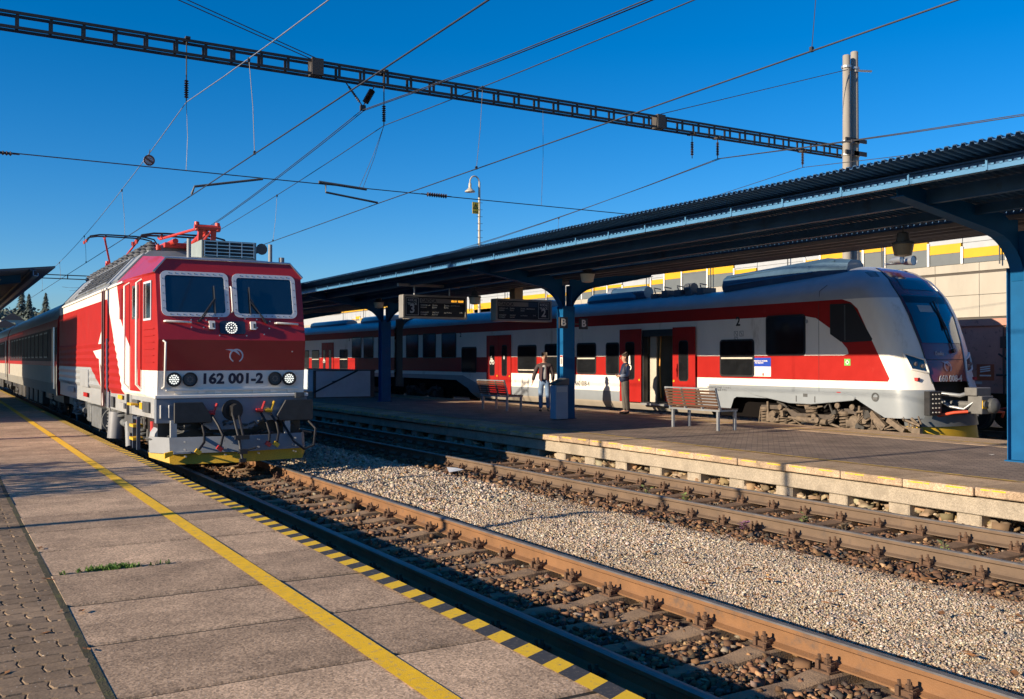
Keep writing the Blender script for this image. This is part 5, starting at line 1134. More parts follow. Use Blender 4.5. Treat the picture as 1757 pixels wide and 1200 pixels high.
# pantographs
predm = M('pantograph_red', (.48,.045,.03), .4)
def panto(y0, zc, raised, knee_y):
    p = MB(); x_ = LX
    if raised:
        kn = (x_,knee_y,4.45); base = (x_,y0-1.2,4.05)
    else: kn = (x_,knee_y,4.20); base = (x_,y0-.3,3.90)
    p.tube([base, kn], .055, 8); p.tube([(x_-.3,base[1],base[2]),(x_+.3,base[1],base[2])], .05, 8)
    for s in (-1,1): p.tube([(kn[0]+s*.12,kn[1],kn[2]),(x_+s*.45,y0,zc-.10)], .028, 7)
    p.tube([(kn[0],kn[1]-.05,kn[2]-.1),(x_,base[1]+.5,base[2]+.02)], .025, 6); p.tube([(kn[0]-.25,kn[1],kn[2]),(kn[0]+.25,kn[1],kn[2])], .06, 8)
    for s in (-1,1): p.tube([(x_+s*.2,kn[1]-.02,kn[2]-.06),(x_+s*.2,kn[1]+.02,kn[2]+.10)], .05, 8); p.cbox((x_+s*.13,kn[1]+.05,kn[2]-.14), (.08,.12,.22), (.3,0,0))
    p.cbox((x_,y0-.1,4.0), (1.0,1.4,.10)); p.tube([(x_-.35,y0-1.1,4.05),(x_-.35,y0+.7,4.05)], .06, 8); p.tube([(x_-.6,y0-.6,3.9),(x_-.6,y0-.6,4.0)], .05, 8); p.tube([(x_+.6,y0-.6,3.9),(x_+.6,y0-.6,4.0)], .05, 8)
    o = p.build('pantograph', predm, loco, smooth=50)
    c = MB()
    for dy in (-.22,.22):
        pts = [(x_-.96,y0+dy,zc-.22),(x_-.86,y0+dy,zc-.06),(x_-.62,y0+dy,zc-.01),(x_-.35,y0+dy,zc),(x_+.35,y0+dy,zc),(x_+.62,y0+dy,zc-.01),(x_+.86,y0+dy,zc-.06),(x_+.96,y0+dy,zc-.22)]
        c.tube(pts, .022, 6)
    for s in (-.45,.45): c.tube([(x_+s,y0-.22,zc-.03),(x_+s,y0+.22,zc-.03)], .018, 6); 
    c.build('collector_bow', blackm, o, smooth=50)
    for s in (-1,1):
        for dy in (-.22,.22): h = MB(); h.tube([(x_+s*.97,y0+dy,zc-.25),(x_+s*.97,y0+dy,zc-.17)], .035, 6); h.build('bow_horn', predm, o)
        h = MB(); h.tube([(x_+s*.45,y0-.22,zc-.05),(x_+s*.45,y0,zc-.10),(x_+s*.45,y0+.22,zc-.05)], .02, 6); h.build('bow_link', predm, o)
panto(30.0, 5.17, True, 31.3); panto(21.9, 4.30, False, 19.55)
# running gear
bg = M('silver_grey_bogie', (.13,.14,.15), .5, var=.3, scale=6); wh = M('wheel_steel', (.06,.058,.06), .5, .3, var=.3)
for yc in (21.7, 28.2): bogie(loco, LX, yc, 3.2, .625, bg, wh, (-1,), 1.08)
m_ = MB(); m_.box(LX-1.2,LX+1.2,19.2,31.5,.30,.56); m_.build('underframe', dkgrey, loco)
for (y0,y1,z0,z1) in ((19.75,20.6,.18,.55),(23.9,25.4,.0,.5),(25.6,26.2,.08,.5)): m_ = MB(); m_.box(LX-1.36,LX-1.0,y0,y1,z0,z1); m_.build('equipment_box', dkgrey if y0 < 20 else bg, loco, bevel=.02)
m_ = MB(); m_.lathe([(.28,-.42),(.30,-.38),(.30,.38),(.28,.42)], (LX-1.05,24.3,.22), 'y', 18); m_.build('air_tank', bg, loco, smooth=40)
m_ = MB(); m_.tube([(LX-1.3,21.9,.50),(LX-1.34,21.9,-.05)], .16, 12); m_.build('suspension_cylinder', M('pale_cylinder', (.24,.25,.27), .4), loco, smooth=50)
m_ = MB(); m_.tube([(LX-1.32,20.35,.36),(LX-1.36,20.0,-.10)], .07, 10); m_.tube([(LX-1.3,20.7,.5),(LX-1.3,20.4,.33)], .03, 8); m_.build('damper', M('pale_damper', (.26,.27,.28), .4), loco, smooth=50)
m_ = MB(); 
for y_ in (18.85,19.3): m_.box(LX-1.42,LX-1.36,y_-.03,y_+.03,-.05,.56)
m_.box(LX-1.41,LX-1.37,18.88,19.27,.50,.54)
st_ = m_.build('step_ladder', M('step_navy', (.05,.07,.11), .5), loco)
for z_ in (.36,.12): m_ = MB(); m_.box(LX-1.48,LX-1.30,18.87,19.28,z_,z_+.05); m_.build('tread', yellow, st_)
m_ = MB(); m_.tube([(LX-1.3,19.55,.5),(LX-1.3,19.55,.3)], .05, 8); m_.tube([(LX-1.25,18.2,.5),(LX-1.25,18.2,.25)], .05, 8); m_.build('isolating_cock', redc, loco)
m_ = MB(); m_.lathe([(.24,-.2),(.26,-.15),(.26,.15),(.2,.22)], (LX-1.08,17.95,.22), 'y', 16); m_.build('sand_box', grey, loco, smooth=40)
# ------------------------------------------------------------------ coaches behind it
M_cg = M('coach_glass', (.008,.008,.012), .5, var=.3, spec=.04)
def coach(y0, y1, label, first):
    t = thing('passenger_coach', (LX,(y0+y1)/2,ZR), label, 'coach', 'coaches behind the locomotive')
    zt = [(-1.40,.50),(-1.42,.85),(-1.42,1.45),(-1.42,2.60),(-1.40,2.85),(-1.30,3.15),(-1.05,3.42),(-.6,3.60),(0,3.66)]
    P = zt+[(-a,b) for a,b in zt[::-1][1:]]; n_ = len(P)
    vs = [(LX+a,y,b) for y in (y0,y1) for a,b in P]; fs = [(i,i+1,n_+i+1,n_+i) for i in range(n_-1)]+[(n_-1,0,n_,2*n_-1)]; mi = []
    for i in range(n_-1):
        z = (P[i][1]+P[i+1][1])/2; mi.append(0 if z < .85 else 1 if z < 1.45 else 2 if z < 2.62 else 3 if z < 2.86 else 4)
    fs += [tuple(range(n_)), tuple(range(n_,2*n_))]; mi += [0,3,3]
    b = mesh_obj('body', vs, fs, [M('coach_silver_grey', (.22,.215,.20), .6, spec=.12, var=.1, stretch=(1,1,.2)), M('coach_pale', (.36,.345,.31), .6, spec=.12, var=.1), M('coach_dark_band', (.05,.022,.028), .6, spec=.1), redb, M('coach_roof_silver', (.26,.32,.36), .35, .5, var=.25, scale=3, bump=.4, bscale=5)], t, mi, smooth=30)
    side = LX-1.42
    m_ = MB(); m_.prism([(y0+.2,1.40),(y1-.2,1.40),(y1-.2,1.55),(y0+.2,1.55)], 'yz', side-.006, side-.001); m_.build('red_stripe', redb, t)
    k = y0+3.0
    while k < y1-3.6:
        m_ = MB(); m_.prism(rr(k,k+1.2,1.66,2.52,.08,3), 'yz', side-.014, side-.001); w = m_.build('window', blackm, t)
        m_ = MB(); m_.prism(rr(k+.05,k+1.15,1.71,2.47,.06,3), 'yz', side-.018, side-.0145); m_.build('pane', M_cg, w); k += 1.72
    for y_ in (y0+.7, y1-1.6):
        m_ = MB(); m_.prism(rr(y_,y_+.85,.88,2.62,.05,2), 'yz', side-.012, side-.001); d = m_.build('door', darkred, t); m_ = MB(); m_.prism(rr(y_+.18,y_+.67,1.66,2.45,.06,3), 'yz', side-.016, side-.0125); m_.build('pane', glassw, d)
    for yc in (y0+3.4, y1-3.4): bogie(t, LX, yc, 2.5, .46, M_cb, wh, (-1,), 1.0, first)
    m_ = MB(); m_.box(LX-1.2,LX+1.2,y0+.3,y1-.3,.25,.50); m_.build('underframe', blackm, t)
    for i in range(6): q = y0+6.2+2.1*i; m_ = MB(); m_.box(LX-1.30,LX-.7,q,q+1.5,-.02,.48); m_.build('equipment_box', M_cb, t, bevel=.02)
    m_ = MB(); m_.box(LX-.75,LX+.75,y0-.45,y0,.6,2.9); m_.build('gangway_bellows', black, t)
    m_ = MB(); m_.lathe([(.2,0),(.2,-.05),(.08,-.05),(.08,-.5)][::-1], (LX-.875,y0-.0,.72), 'y', 14); m_.build('buffer', dkgrey, t); m_ = MB(); m_.tube([(side-.05,y0+.35,2.6),(side-.05,y0+.35,.7)], .03, 6); m_.build('handrail', silver, t)
    return t
M_cb = M('dark_coach_gear', (.045,.042,.04), .6, var=.4, scale=5)
coach(32.75, 57.1, 'silver and dark red coach coupled right behind the locomotive', True); coach(57.7, 82.2, 'second coach behind the locomotive, partly in the sun', False)
# ------------------------------------------------------------------ red and white multiple unit at the middle platform
TX = XCt; HW = 1.40; SX = TX-HW
emu = thing('railcar', (TX, 27, ZR), 'grey, white and red railcar numbered 660 008-4 standing at the middle platform', 'train')
def prof_w(z): return float(np.interp(z, [.0,.28,.6,1.0,2.7,3.04,3.3,3.5,3.68,3.80,3.88,3.93], [1.34,1.38,1.40,1.405,1.40,1.395,1.34,1.23,1.05,.80,.45,.02]))
ZL = [.28,.60,.92,1.10,1.40,1.70,1.88,2.15,2.45,2.70,2.87,3.04,3.18,3.30,3.41,3.50,3.60,3.68,3.75,3.80,3.85,3.88,3.91,3.93]
def yc_(z): return float(np.interp(z, [.28,.9,1.17,1.55,1.95,2.6,3.1,3.5,3.7,3.8,3.88,3.93], [13.95,13.97,14.08,14.15,14.25,14.48,14.76,15.12,15.42,15.68,16.05,16.5]))
Q0 = PI/4
def sm_(z): return float(np.interp(z, [1.1,1.9,2.5,3.6], [.45,.52,.57,.58]))
def nose(z, q, off=0.):
    """point of the cab surface: q runs over the plan from the left side (0) round the front to the right side (pi)"""
    m = sm_(z); a = min(q, PI-q)
    s = -1+(1-m)*(a/Q0)**2 if a < Q0 else -m+m*(a-Q0)/(PI/2-Q0)
    if q > PI/2: s = -s
    w = prof_w(z); D = np.interp(z,[.28,1.2,3.2,3.93],[.7,.8,.8,.4]); n_ = 2.9
    t = w*s; y = yc_(z)+D*(1-max(0,1-abs(s)**n_)**(1/n_))
    if off:
        q1 = nose(z, min(q+.02, PI-.001)); q0 = nose(z, max(q-.02,.001)); r1 = nose(min(z+.03,3.92), q); r0 = nose(max(z-.03,.29), q)
        nn = (Vector(q1)-Vector(q0)).cross(Vector(r1)-Vector(r0))
        if nn.length > 1e-9:
            nn.normalize()
            if nn.y > .02 or (abs(nn.y) <= .02 and nn.x*t < 0): nn = -nn
            return tuple(Vector((TX+t,y,z))+nn*off)
    return (TX+t, y, z)
NT = 36
cols_ = [PI*i/NT for i in range(NT+1)]
vs = []; fs = []; W_ = NT+5
rk = lambda z, k: z if z < 3.04 else 3.04+(z-3.04)*k
for z in ZL:
    w = prof_w(z); vs += [(TX-w,20.6,rk(z,.63)),(TX-w,17.2,rk(z,.92))]; vs += [nose(z,a) for a in cols_]; vs += [(TX+w,17.2,rk(z,.92)),(TX+w,20.6,rk(z,.63))]
for i in range(len(ZL)-1):
    for j in range(W_-1): fs.append((i*W_+j,i*W_+j+1,(i+1)*W_+j+1,(i+1)*W_+j))
T = len(ZL)-1; vs.append((TX,17.0,ZL[-1]))
fs += [tuple(T*W_+j for j in range(W_))]
trg = M('train_roof_grey', (.37,.39,.42), .38, var=.08, coat=.2)
skirtg = M('skirt_grey_paint', (.235,.265,.30), .4, var=.06, coat=.2)
nb = mesh_obj('cab_shell', vs, fs, [white, redb, skirtg, trg, burg, black], emu)
off = wloc(emu); Yl = lambda P: [(y-off.y, z-off.z) for y,z in P]
bm = bmesh.new(); bm.from_mesh(nb.data)
KM = 9  # first mask column
for f in bm.faces:
    c = f.calc_center_median()+off; i_ = f.index
    lv, j = divmod(i_, W_-1)
    z = c.z
    if i_ < (W_-1)*(len(ZL)-1):
        inm = KM+2 <= j <= W_-2-KM-2
        f.material_index = 2 if z < .92 else 0
        if z > 3.04: f.material_index = 3
        if inm and 1.05 < z < 3.84: f.material_index = 4
    else: f.material_index = 3
red_poly = [(20.7,3.04),(15.95,3.04),(15.70,2.96),(15.50,2.80),(14.62,1.17),(14.66,1.10),(43,1.10),(43,1.70),(15.9,1.70),(15.76,1.74),(15.80,1.86),(16.3,2.35),(16.75,2.62),(17.2,2.70),(43,2.70),(43,3.04)]
selS = lambda f: abs(f.normal.x) > .25 and f.calc_center_median().y+off.y > 14.3 and f.material_index in (0,1,2,3)
paint(bm, [(Yl([(y if y < 20.65 else 20.7, z) for y,z in red_poly]),1)], selS)
paint(bm, [(Yl([(14.22,.0),(15.55,.68),(16.9,.72),(18.66,.75),(19.3,.71),(19.62,.55),(19.9,.0)]),5),(Yl([(20.7,.60),(20.6,.605),(19.3,.92),(17.0,.92),(17.0,.6)]),2)], lambda f: abs(f.normal.x) > .3)
dele = [f for f in bm.faces if f.material_index == 5 or ((f.calc_center_median()+off).z < 1.08 and abs((f.calc_center_median()+off).x-TX) < .64 and (f.calc_center_median()+off).y < 15)]
bmesh.ops.delete(bm, geom=dele, context='FACES'); bm.to_mesh(nb.data); bm.free()
nb.data.polygons.foreach_set('use_smooth', np.ones(len(nb.data.polygons),dtype=bool)); nb.data.set_sharp_from_angle(angle=R(50))
def nose_panel(name, z0, z1, t0, t1, offv, m, par=emu, nz=10, nt=16, taper=0.):
    """a curved panel lying proud of the nose between two heights and two plan angles"""
    v = []; f = []
    for i in range(nz+1):
        z = z0+(z1-z0)*i/nz
        for j in range(nt+1):
            a0, a1 = t0+taper*(i/nz), t1-taper*(i/nz); v.append(nose(z, a0+(a1-a0)*j/nt, offv))
    for i in range(nz):
        for j in range(nt): f.append((i*(nt+1)+j,i*(nt+1)+j+1,(i+1)*(nt+1)+j+1,(i+1)*(nt+1)+j))
    return mesh_obj(name, v, f, m, par, smooth=60)
a0 = cols_[KM]+.03
ws = nose_panel('windscreen', 1.98, 3.10, a0+.02, PI-a0-.02, .010, glass)
nose_panel('destination_display', 3.24, 3.56, a0+.22, PI-a0-.22, .010, M('display_blue_black', (.006,.012,.03), .08, coat=1))
nose_panel('shade_strip', 2.92, 3.08, a0+.04, PI-a0-.04, .014, M('windscreen_top_shade', (.004,.006,.012), .15), ws, 2)
v_ = nose_panel('sun_blind', 2.70, 2.86, PI/2-.42, PI/2+.05, .013, M('pale_sun_blind', (.34,.33,.31), .7), ws, 2)
m_ = MB()
for k in range(3): m_.tube([nose(1.86+.0*k,PI*.60-.012*k,.03), nose(2.3,PI*.585-.010*k,.045), nose(2.78,PI*.555-.012*k,.05)], .013, 6)
m_.tube([nose(1.80,PI*.60,.0), nose(1.80,PI*.60,.07)], .05, 8); m_.tube([nose(2.28,PI*.56,.05),nose(2.95,PI*.55,.055)], .02, 6); m_.build('wiper', blackm, emu, smooth=50)
seam = MB(); seam.tube([nose(1.60,a0+(PI-2*a0)*i/16,.004) for i in range(17)], .006, 4); seam.build('mask_seam', black, emu)
for s in (0,1):
    A = (lambda a: a) if s == 0 else (lambda a: PI-a)
    e = [nose(z, A(a0-.035), .006) for z in np.linspace(1.06,3.80,24)]
    m_ = MB(); m_.tube(e, .016, 6); m_.build('mask_edge', blackm if s == 0 else M('bright_mask_edge', (.35,.36,.38), .3, .5), emu, smooth=60)
    C4 = [(1.76,.44),(1.60,.76),(1.30,.77),(1.38,.52)]
    def hp(u, w, o_): return nose((C4[0][0]*(1-u)+C4[1][0]*u)*(1-w)+(C4[3][0]*(1-u)+C4[2][0]*u)*w, A((C4[0][1]*(1-u)+C4[1][1]*u)*(1-w)+(C4[3][1]*(1-u)+C4[2][1]*u)*w), o_)
    v = [hp(i/6,j/6,.012) for j in range(7) for i in range(7)]; hl = mesh_obj('headlight', v, [(j*7+i,j*7+i+1,j*7+i+8,j*7+i+7) for j in range(6) for i in range(6)], glass, emu, smooth=60)
    rim = [hp(i/6,0,.015) for i in range(7)]+[hp(1,j/6,.015) for j in range(1,7)]+[hp(1-i/6,1,.015) for i in range(1,7)]+[hp(0,1-j/6,.015) for j in range(1,7)]
    m_ = MB(); m_.tube(rim, .024, 6); m_.build('bezel', white, hl, smooth=50)
    m_ = MB()
    for a,z in ((.60,1.50),(.70,1.45)): p = nose(z, A(a), .02); m_.lathe([(.045,0),(.05,-.012),(.02,-.018)], p, 'y', 12)
    m_.build('lens', M_ledoff, hl)
    m_ = MB(); p = nose(1.16, A(.55), .0); m_.cbox(p, (.08,.16,.07)); m_.build('side_marker', redc, emu)
# emblem, name and number on the mask
yy = lambda z: yc_(z)-.012
em = logo(emu, TX-.02, 1.44, .115, '-y', M('pale_blue_emblem', (.55,.58,.68), .4), yc_(1.44)-.016)
text('running_number', '660 008-4', .20, (TX+.0, yc_(1.16)-.022, 1.165), '-y', M('pale_lettering', (.62,.6,.6), .4), emu, .006)
text('name_script', 'Ľudka', .12, (TX-.22, yc_(1.76)-.02, 1.74), '-y', M('pale_lettering2', (.5,.47,.5), .4), emu, .002)
# main bodies
def car(y0, y1, cuts, name):
    zl = [.07,.20,.28,.60,1.10,1.70,1.88,2.70,3.04,3.18,3.30,3.41,3.50,3.60,3.68,3.75,3.80,3.85,3.88,3.91,3.93]
    ring = [(TX-prof_w(z)+(.10 if z < .1 else .03 if z < .25 else 0),rk(z,.63)) for z in zl]; ring = ring+[(2*TX-x,z) for x,z in ring[::-1]]; k = len(ring)
    v = [(x,y,z) for y in (y0,y1) for x,z in ring]; f = [(i,i+1,k+i+1,k+i) for i in range(k-1)]
    me = mesh_obj(name, v, f, [white, redb, skirtg, trg, M_kick, black], emu)
    bm = bmesh.new(); bm.from_mesh(me.data)
    for q in bm.faces:
        c = q.calc_center_median()+off
        q.material_index = 4 if c.z < .28 else 2 if c.z < .60 else 1 if (1.10 < c.z < 1.70 or 2.70 < c.z < 3.04) else 3 if c.z > 3.04 else 0
    paint(bm, [(Yl(P),mi) for P,mi in cuts], lambda f: abs(f.normal.x) > .5)
    bmesh.ops.delete(bm, geom=[q for q in bm.faces if q.material_index == 5 and ((q.calc_center_median()+off).x < TX or (q.calc_center_median()+off).z < .9)], context='FACES')
    bm.to_mesh(me.data); bm.free(); me.data.polygons.foreach_set('use_smooth', np.ones(len(me.data.polygons),dtype=bool)); me.data.set_sharp_from_angle(angle=R(40))
    return me
M_kick = M('underskirt_reflected_light', (.34,.30,.25), .5, var=.1)  # beige stands for reflected light on the inward-curving skirt foot
red2 = [(17.0,3.04),(17.0,2.67),(17.2,2.70),(17.6,2.70),(17.6,3.04)]
car(20.6, 41.4, [([(33.9,.60),(35.4,.96),(41.5,.96),(41.5,.60)],2),([(34.3,.0),(35.0,.45),(36.0,.76),(41.5,.78),(41.5,.0)],5),([(22.06,.2),(22.06,2.46),(23.52,2.46),(23.52,.2)],5)], 'car_body')
car(42.35, 62.0, [([(42.3,.60),(42.3,.96),(48.2,.96),(49.6,.60)],2),([(42.3,.0),(42.3,.78),(47.6,.76),(49.0,.0)],5)], 'car_body')
m_ = MB(); m_.box(TX-1.34,TX+1.34,41.4,42.35,.35,3.5); m_.build('gangway_bellows', black, emu)
m_ = MB(); m_.box(TX-.95,TX+1.2,15.0,21.4,.05,.95); m_.box(TX-1.0,TX+1.2,24.2,62,.05,.95); m_.box(TX+.6,TX+1.2,21.4,24.2,.05,.95); m_.build('underframe', M('under_shade_black', (.006,.005,.005), .9, spec=.1), emu)  # near-black boxes put shade into the space behind the bogies
# lower covers over the bogie
m_ = MB(); m_.prism([(19.05,.74),(18.3,.80),(16.9,.83),(15.75,.80),(15.55,.72),(15.6,.64),(16.9,.50),(17.6,.50),(18.8,.66)], 'yz', SX-.03, SX-.004); cv = m_.build('bogie_cover', skirtg, emu, bevel=.012)
m_ = MB(); m_.box(SX-.036,SX-.031,17.0,17.14,.68,.76); m_.box(SX-.036,SX-.031,17.35,17.38,.55,.7); m_.box(SX-.036,SX-.031,16.75,16.78,.55,.7); m_.build('cover_latch', dkgrey, cv)
# windows
def emu_win(y0, y1, z0, z1, bar_=None, r=.10):
    m_ = MB(); m_.prism(rr(y0,y1,z0,z1,r,4), 'yz', SX-.016, SX-.0005); w = m_.build('window', black, emu)
    m_ = MB(); m_.prism(rr(y0+.05,y1-.05,z0+.05,z1-.05,r*.7,4), 'yz', SX-.020, SX-.0165); p = m_.build('pane', glassw, w)
    if bar_: m_ = MB(); m_.box(SX-.024,SX-.0205,y0+.06,y1-.06,bar_,bar_+.045); m_.build('division_bar', M_bar, w)  # pale line across the pane, built as a window division bar
M_bar = M('pale_window_bar', (.50,.46,.40), .5)
for (a,b,c,d,e) in ((18.84,20.15,1.14,2.15,1.62),(17.08,18.42,1.70,2.74,None),(24.75,25.46,1.11,2.15,None),(26.0,27.12,1.12,2.16,1.62),(28.0,29.13,1.11,2.16,1.70),(29.68,31.0,1.11,2.14,1.2),(34.2,35.5,1.08,2.12,None),(35.98,37.34,1.66,2.74,None),(37.9,39.2,1.66,2.75,None),(39.68,41.0,1.67,2.75,None),(43.0,44.3,1.66,2.75,None),(44.9,46.2,1.66,2.75,None),(46.5,47.8,1.67,2.76,None),(48.4,49.6,1.09,2.15,1.6),(52.85,54.1,1.09,2.15,1.6),(54.6,56.0,1.09,2.15,None),(57,58.4,1.09,2.15,None)): emu_win(a,b,c,d,e)
P = [(16.30,2.94),(15.72,2.93),(15.62,2.88),(15.08,2.08),(15.10,2.03),(15.85,2.01),(15.98,2.03),(16.30,2.22)]
nx_ = lambda y: TX-float(np.interp(y,[14.9,15.2,15.6],[1.375,1.396,1.402]))
m_ = MB(); m_.prism(P, 'yz', -.016, 0); m_.map(lambda a,y,z: (nx_(y)+a-.006*(z>2.6), y, z)); w = m_.build('cab_side_window', black, emu)
m_ = MB(); m_.prism([(15.83,2.06),(15.87,2.06),(15.87,2.90),(15.83,2.90)], 'yz', -.022, -.017); m_.map(lambda a,y,z: (nx_(y)+a-.006*(z>2.6), y, z)); m_.build('window_bar', dkgrey, w)
# doors
def door_leaf(y0, y1, out, sym=None, wz=(.98,2.16)):
    m_ = MB(); m_.box(SX-out-.035,SX-out,y0,y1,.30,2.54); d = m_.build('door', redb, emu, bevel=.01)
    ya, yb2 = y0+(y1-y0)*.28, y1-(y1-y0)*.28
    m_ = MB(); m_.prism(rr(ya,yb2,wz[0],wz[1],.10,4), 'yz', SX-out-.040, SX-out-.0355); w = m_.build('window', black, d)
    m_ = MB(); m_.prism(rr(ya+.03,yb2-.03,wz[0]+.03,wz[1]-.03,.08,4), 'yz', SX-out-.044, SX-out-.0405); m_.build('pane', glassw, w)
    m_ = MB(); ym = (ya+yb2)/2; xs_ = (SX-out-.049, SX-out-.0445)
    if sym == 'bike':
        for dy in (-.10,.10): m_.ring([(ym+dy+.085*math.cos(i*PI/8),1.50+.085*math.sin(i*PI/8)) for i in range(16)], [(ym+dy+.06*math.cos(i*PI/8),1.50+.06*math.sin(i*PI/8)) for i in range(16)], 'yz', *xs_)
        for a_, b_ in (((-.10,1.50),(-.02,1.66)),((-.02,1.66),(.08,1.66)),((.08,1.66),(.10,1.50)),((-.02,1.66),(0.0,1.50)),((0.,1.5),(.08,1.66)),((.1,1.7),(.0,1.74))):
            m_.tube([(xs_[0]+.002,ym+a_[0],a_[1]),(xs_[0]+.002,ym+b_[0],b_[1])], .012, 5)
        m_.build('bicycle_symbol', white, d)
    elif sym == 'wheelchair':
        m_.ring([(ym+.09*math.cos(i*PI/8),1.36+.09*math.sin(i*PI/8)) for i in range(16)], [(ym+.05*math.cos(i*PI/8),1.36+.05*math.sin(i*PI/8)) for i in range(16)], 'yz', *xs_); m_.prism([(ym-.04,1.46),(ym+.06,1.46),(ym+.05,1.70),(ym-.02,1.74)], 'yz', *xs_); m_.build('wheelchair_symbol', white, d)
    elif sym == 'sticker': m_.prism([(ym-.06,1.62),(ym+.06,1.62),(ym+.06,1.76),(ym-.06,1.76)], 'yz', *xs_); m_.build('round_sticker', M('grey_sticker', (.4,.4,.4), .6), d)
    m_ = MB(); m_.lathe([(.035,-.01),(.035,.0)], (SX-out-.036, y0+.07 if sym else y1-.07, .98), 'x', 10); m_.build('door_button', yelc, d)
door_leaf(31.47,32.39,.008,'sticker'); door_leaf(32.41,33.34,.008,'bike'); door_leaf(50.5,51.42,.008); door_leaf(51.44,52.36,.008,'bike')
door_leaf(21.08,22.06,.06); door_leaf(23.54,24.62,.06,'wheelchair')
m_ = MB(); m_.ring([(22.03,.25),(23.55,.25),(23.55,2.50),(22.03,2.50)], [(22.10,.32),(23.48,.32),(23.48,2.42),(22.10,2.42)], 'yz', SX-.03, SX+.12); m_.box(SX-.03,SX+.14,22.1,23.48,2.30,2.42); m_.build('door_frame', blackm, emu)
m_ = MB(); m_.box(SX-.14,SX+.1,22.1,23.5,.23,.29); m_.build('door_step', galv, emu)
vest = M('vestibule_grey', (.33,.33,.32), .5)
m_ = MB(); m_.box(SX+.14,TX+.6,21.5,24.1,.26,.30); m_.box(SX+.14,TX+.6,21.5,24.1,2.5,2.54); m_.box(SX+.14,TX+.6,21.45,21.5,.30,2.5); m_.box(SX+.14,TX+.6,24.1,24.15,.30,2.5); m_.box(TX+.6,TX+.65,21.45,24.15,.26,2.54); vb = m_.build('vestibule', vest, emu)
m_ = MB(); m_.prism([(23.46,.31),(23.46,2.40),(23.16,2.40),(23.16,.31)], 'yz', SX+.2, SX+.24); m_.build('door_post_panel', M('pale_post', (.45,.42,.36), .5), vb)
m_ = MB(); m_.box(TX+.2,TX+.25,22.15,22.95,1.15,2.2); m_.box(TX+.0,TX+.05,21.55,22.2,.9,2.3); m_.build('partition_glass', glassw, vb)
m_ = MB(); m_.box(TX+.19,TX+.195,22.12,22.98,1.12,1.16); m_.box(TX+.19,TX+.195,22.12,22.98,2.19,2.22); m_.box(TX+.19,TX+.195,22.12,22.16,1.12,2.2); m_.build('partition_rim', galv, vb)
m_ = MB(); m_.tube([(SX+.30,23.06,.45),(SX+.27,23.08,1.4),(SX+.30,23.06,2.36)], .025, 8); m_.build('grab_pole', M('orange_pole', (.55,.24,.04), .4), vb, smooth=50)
m_ = MB(); m_.lathe([(.02,.80),(.05,.76),(.075,.70),(.075,.36),(.07,.34)], (SX+.42,22.92,0), 'z', 12); m_.build('fire_extinguisher', redc, vb, smooth=40)
m_ = MB(); m_.box(TX+.1,TX+.5,22.2,22.95,.31,1.1); m_.build('tip_up_seat', M('seat_grey_blue', (.16,.17,.18), .7), vb, bevel=.03)
# marks on the side
text('class_number', '2', .34, (SX-.003,19.45,2.62), '-x', black, emu, .008); text('class_number', '2', .26, (SX-.003,35.6,2.62), '-x', black, emu, .006); text('class_number', '2', .26, (SX-.003,48.2,2.66), '-x', black, emu, .006)
text('running_number', '660 008-4', .24, (SX-.003,26.8,.80), '-x', black, emu, .0, sx=.85)
m_ = MB()
for (y_,z_) in ((19.53,2.30),(19.32,2.30),(19.53,2.13)): m_.ring([(y_-.07,z_-.07),(y_+.07,z_-.07),(y_+.07,z_+.07),(y_-.07,z_+.07)],[(y_-.06,z_-.06),(y_+.06,z_-.06),(y_+.06,z_+.06),(y_-.06,z_+.06)], 'yz', SX-.004, SX-.001); m_.tube([(SX-.003,y_-.03,z_-.04),(SX-.003,y_+.03,z_+.04)], .008, 4)
m_.build('pictogram', dkgrey, emu); m_ = MB()
for y_ in (19.53,19.32): m_.box(SX-.004,SX-.001,y_-.075,y_+.075,1.90,2.05)
pg = m_.build('pictogram', M('navy_pictogram', (.01,.02,.08), .5), emu); m_ = MB()
for y_ in (19.53,19.32): m_.tube([(SX-.006,y_+.01,2.02),(SX-.006,y_,1.96),(SX-.006,y_-.04,1.93)], .012, 4); m_.tube([(SX-.006,y_,1.97),(SX-.006,y_-.04,1.97)], .01, 4)
m_.build('white_mark', white, pg)
m_ = MB(); m_.box(SX-.005,SX-.001,18.25,18.98,1.16,1.65); sk = m_.build('funding_poster', white, emu); m_ = MB(); m_.box(SX-.008,SX-.0055,18.25,18.98,1.42,1.65); m_.build('blue_field', M('poster_blue', (.01,.05,.38), .5), sk)
text('poster_text', 'MODERNIZÁCIA VOZIDIEL\nPRE REGIÓNY', .05, (SX-.010,18.66,1.54), '-x', white, sk, .001); m_ = MB()
for i in range(4): m_.box(SX-.007,SX-.0055,18.32,18.92,1.29+.028*i,1.30+.028*i)
m_.build('small_print', M('poster_print_blue', (.35,.5,.65), .6), sk); m_ = MB(); m_.box(SX-.007,SX-.0055,18.84,18.93,1.18,1.25); m_.build('flag_mark', M('flag_blue', (.01,.05,.3), .5), sk); m_ = MB(); m_.box(SX-.007,SX-.0055,18.5,18.55,1.18,1.25); m_.build('shield_mark', redc, sk)
m_ = MB(); m_.box(SX-.012,SX-.004,15.70,15.88,1.46,1.62); gc = m_.build('first_aid_sticker', M('sticker_green', (.14,.42,.10), .5), emu); m_ = MB(); m_.box(SX-.015,SX-.0125,15.77,15.81,1.49,1.59); m_.box(SX-.015,SX-.0125,15.74,15.84,1.52,1.56); m_.build('white_cross', white, gc)
m_ = MB(); m_.tube([(SX-.003,16.66,.70),(SX-.004,16.66,2.9),(SX+.05,16.68,3.28),(SX+.12,16.5,3.42)], .006, 4); m_.build('body_seam', blackm, emu)
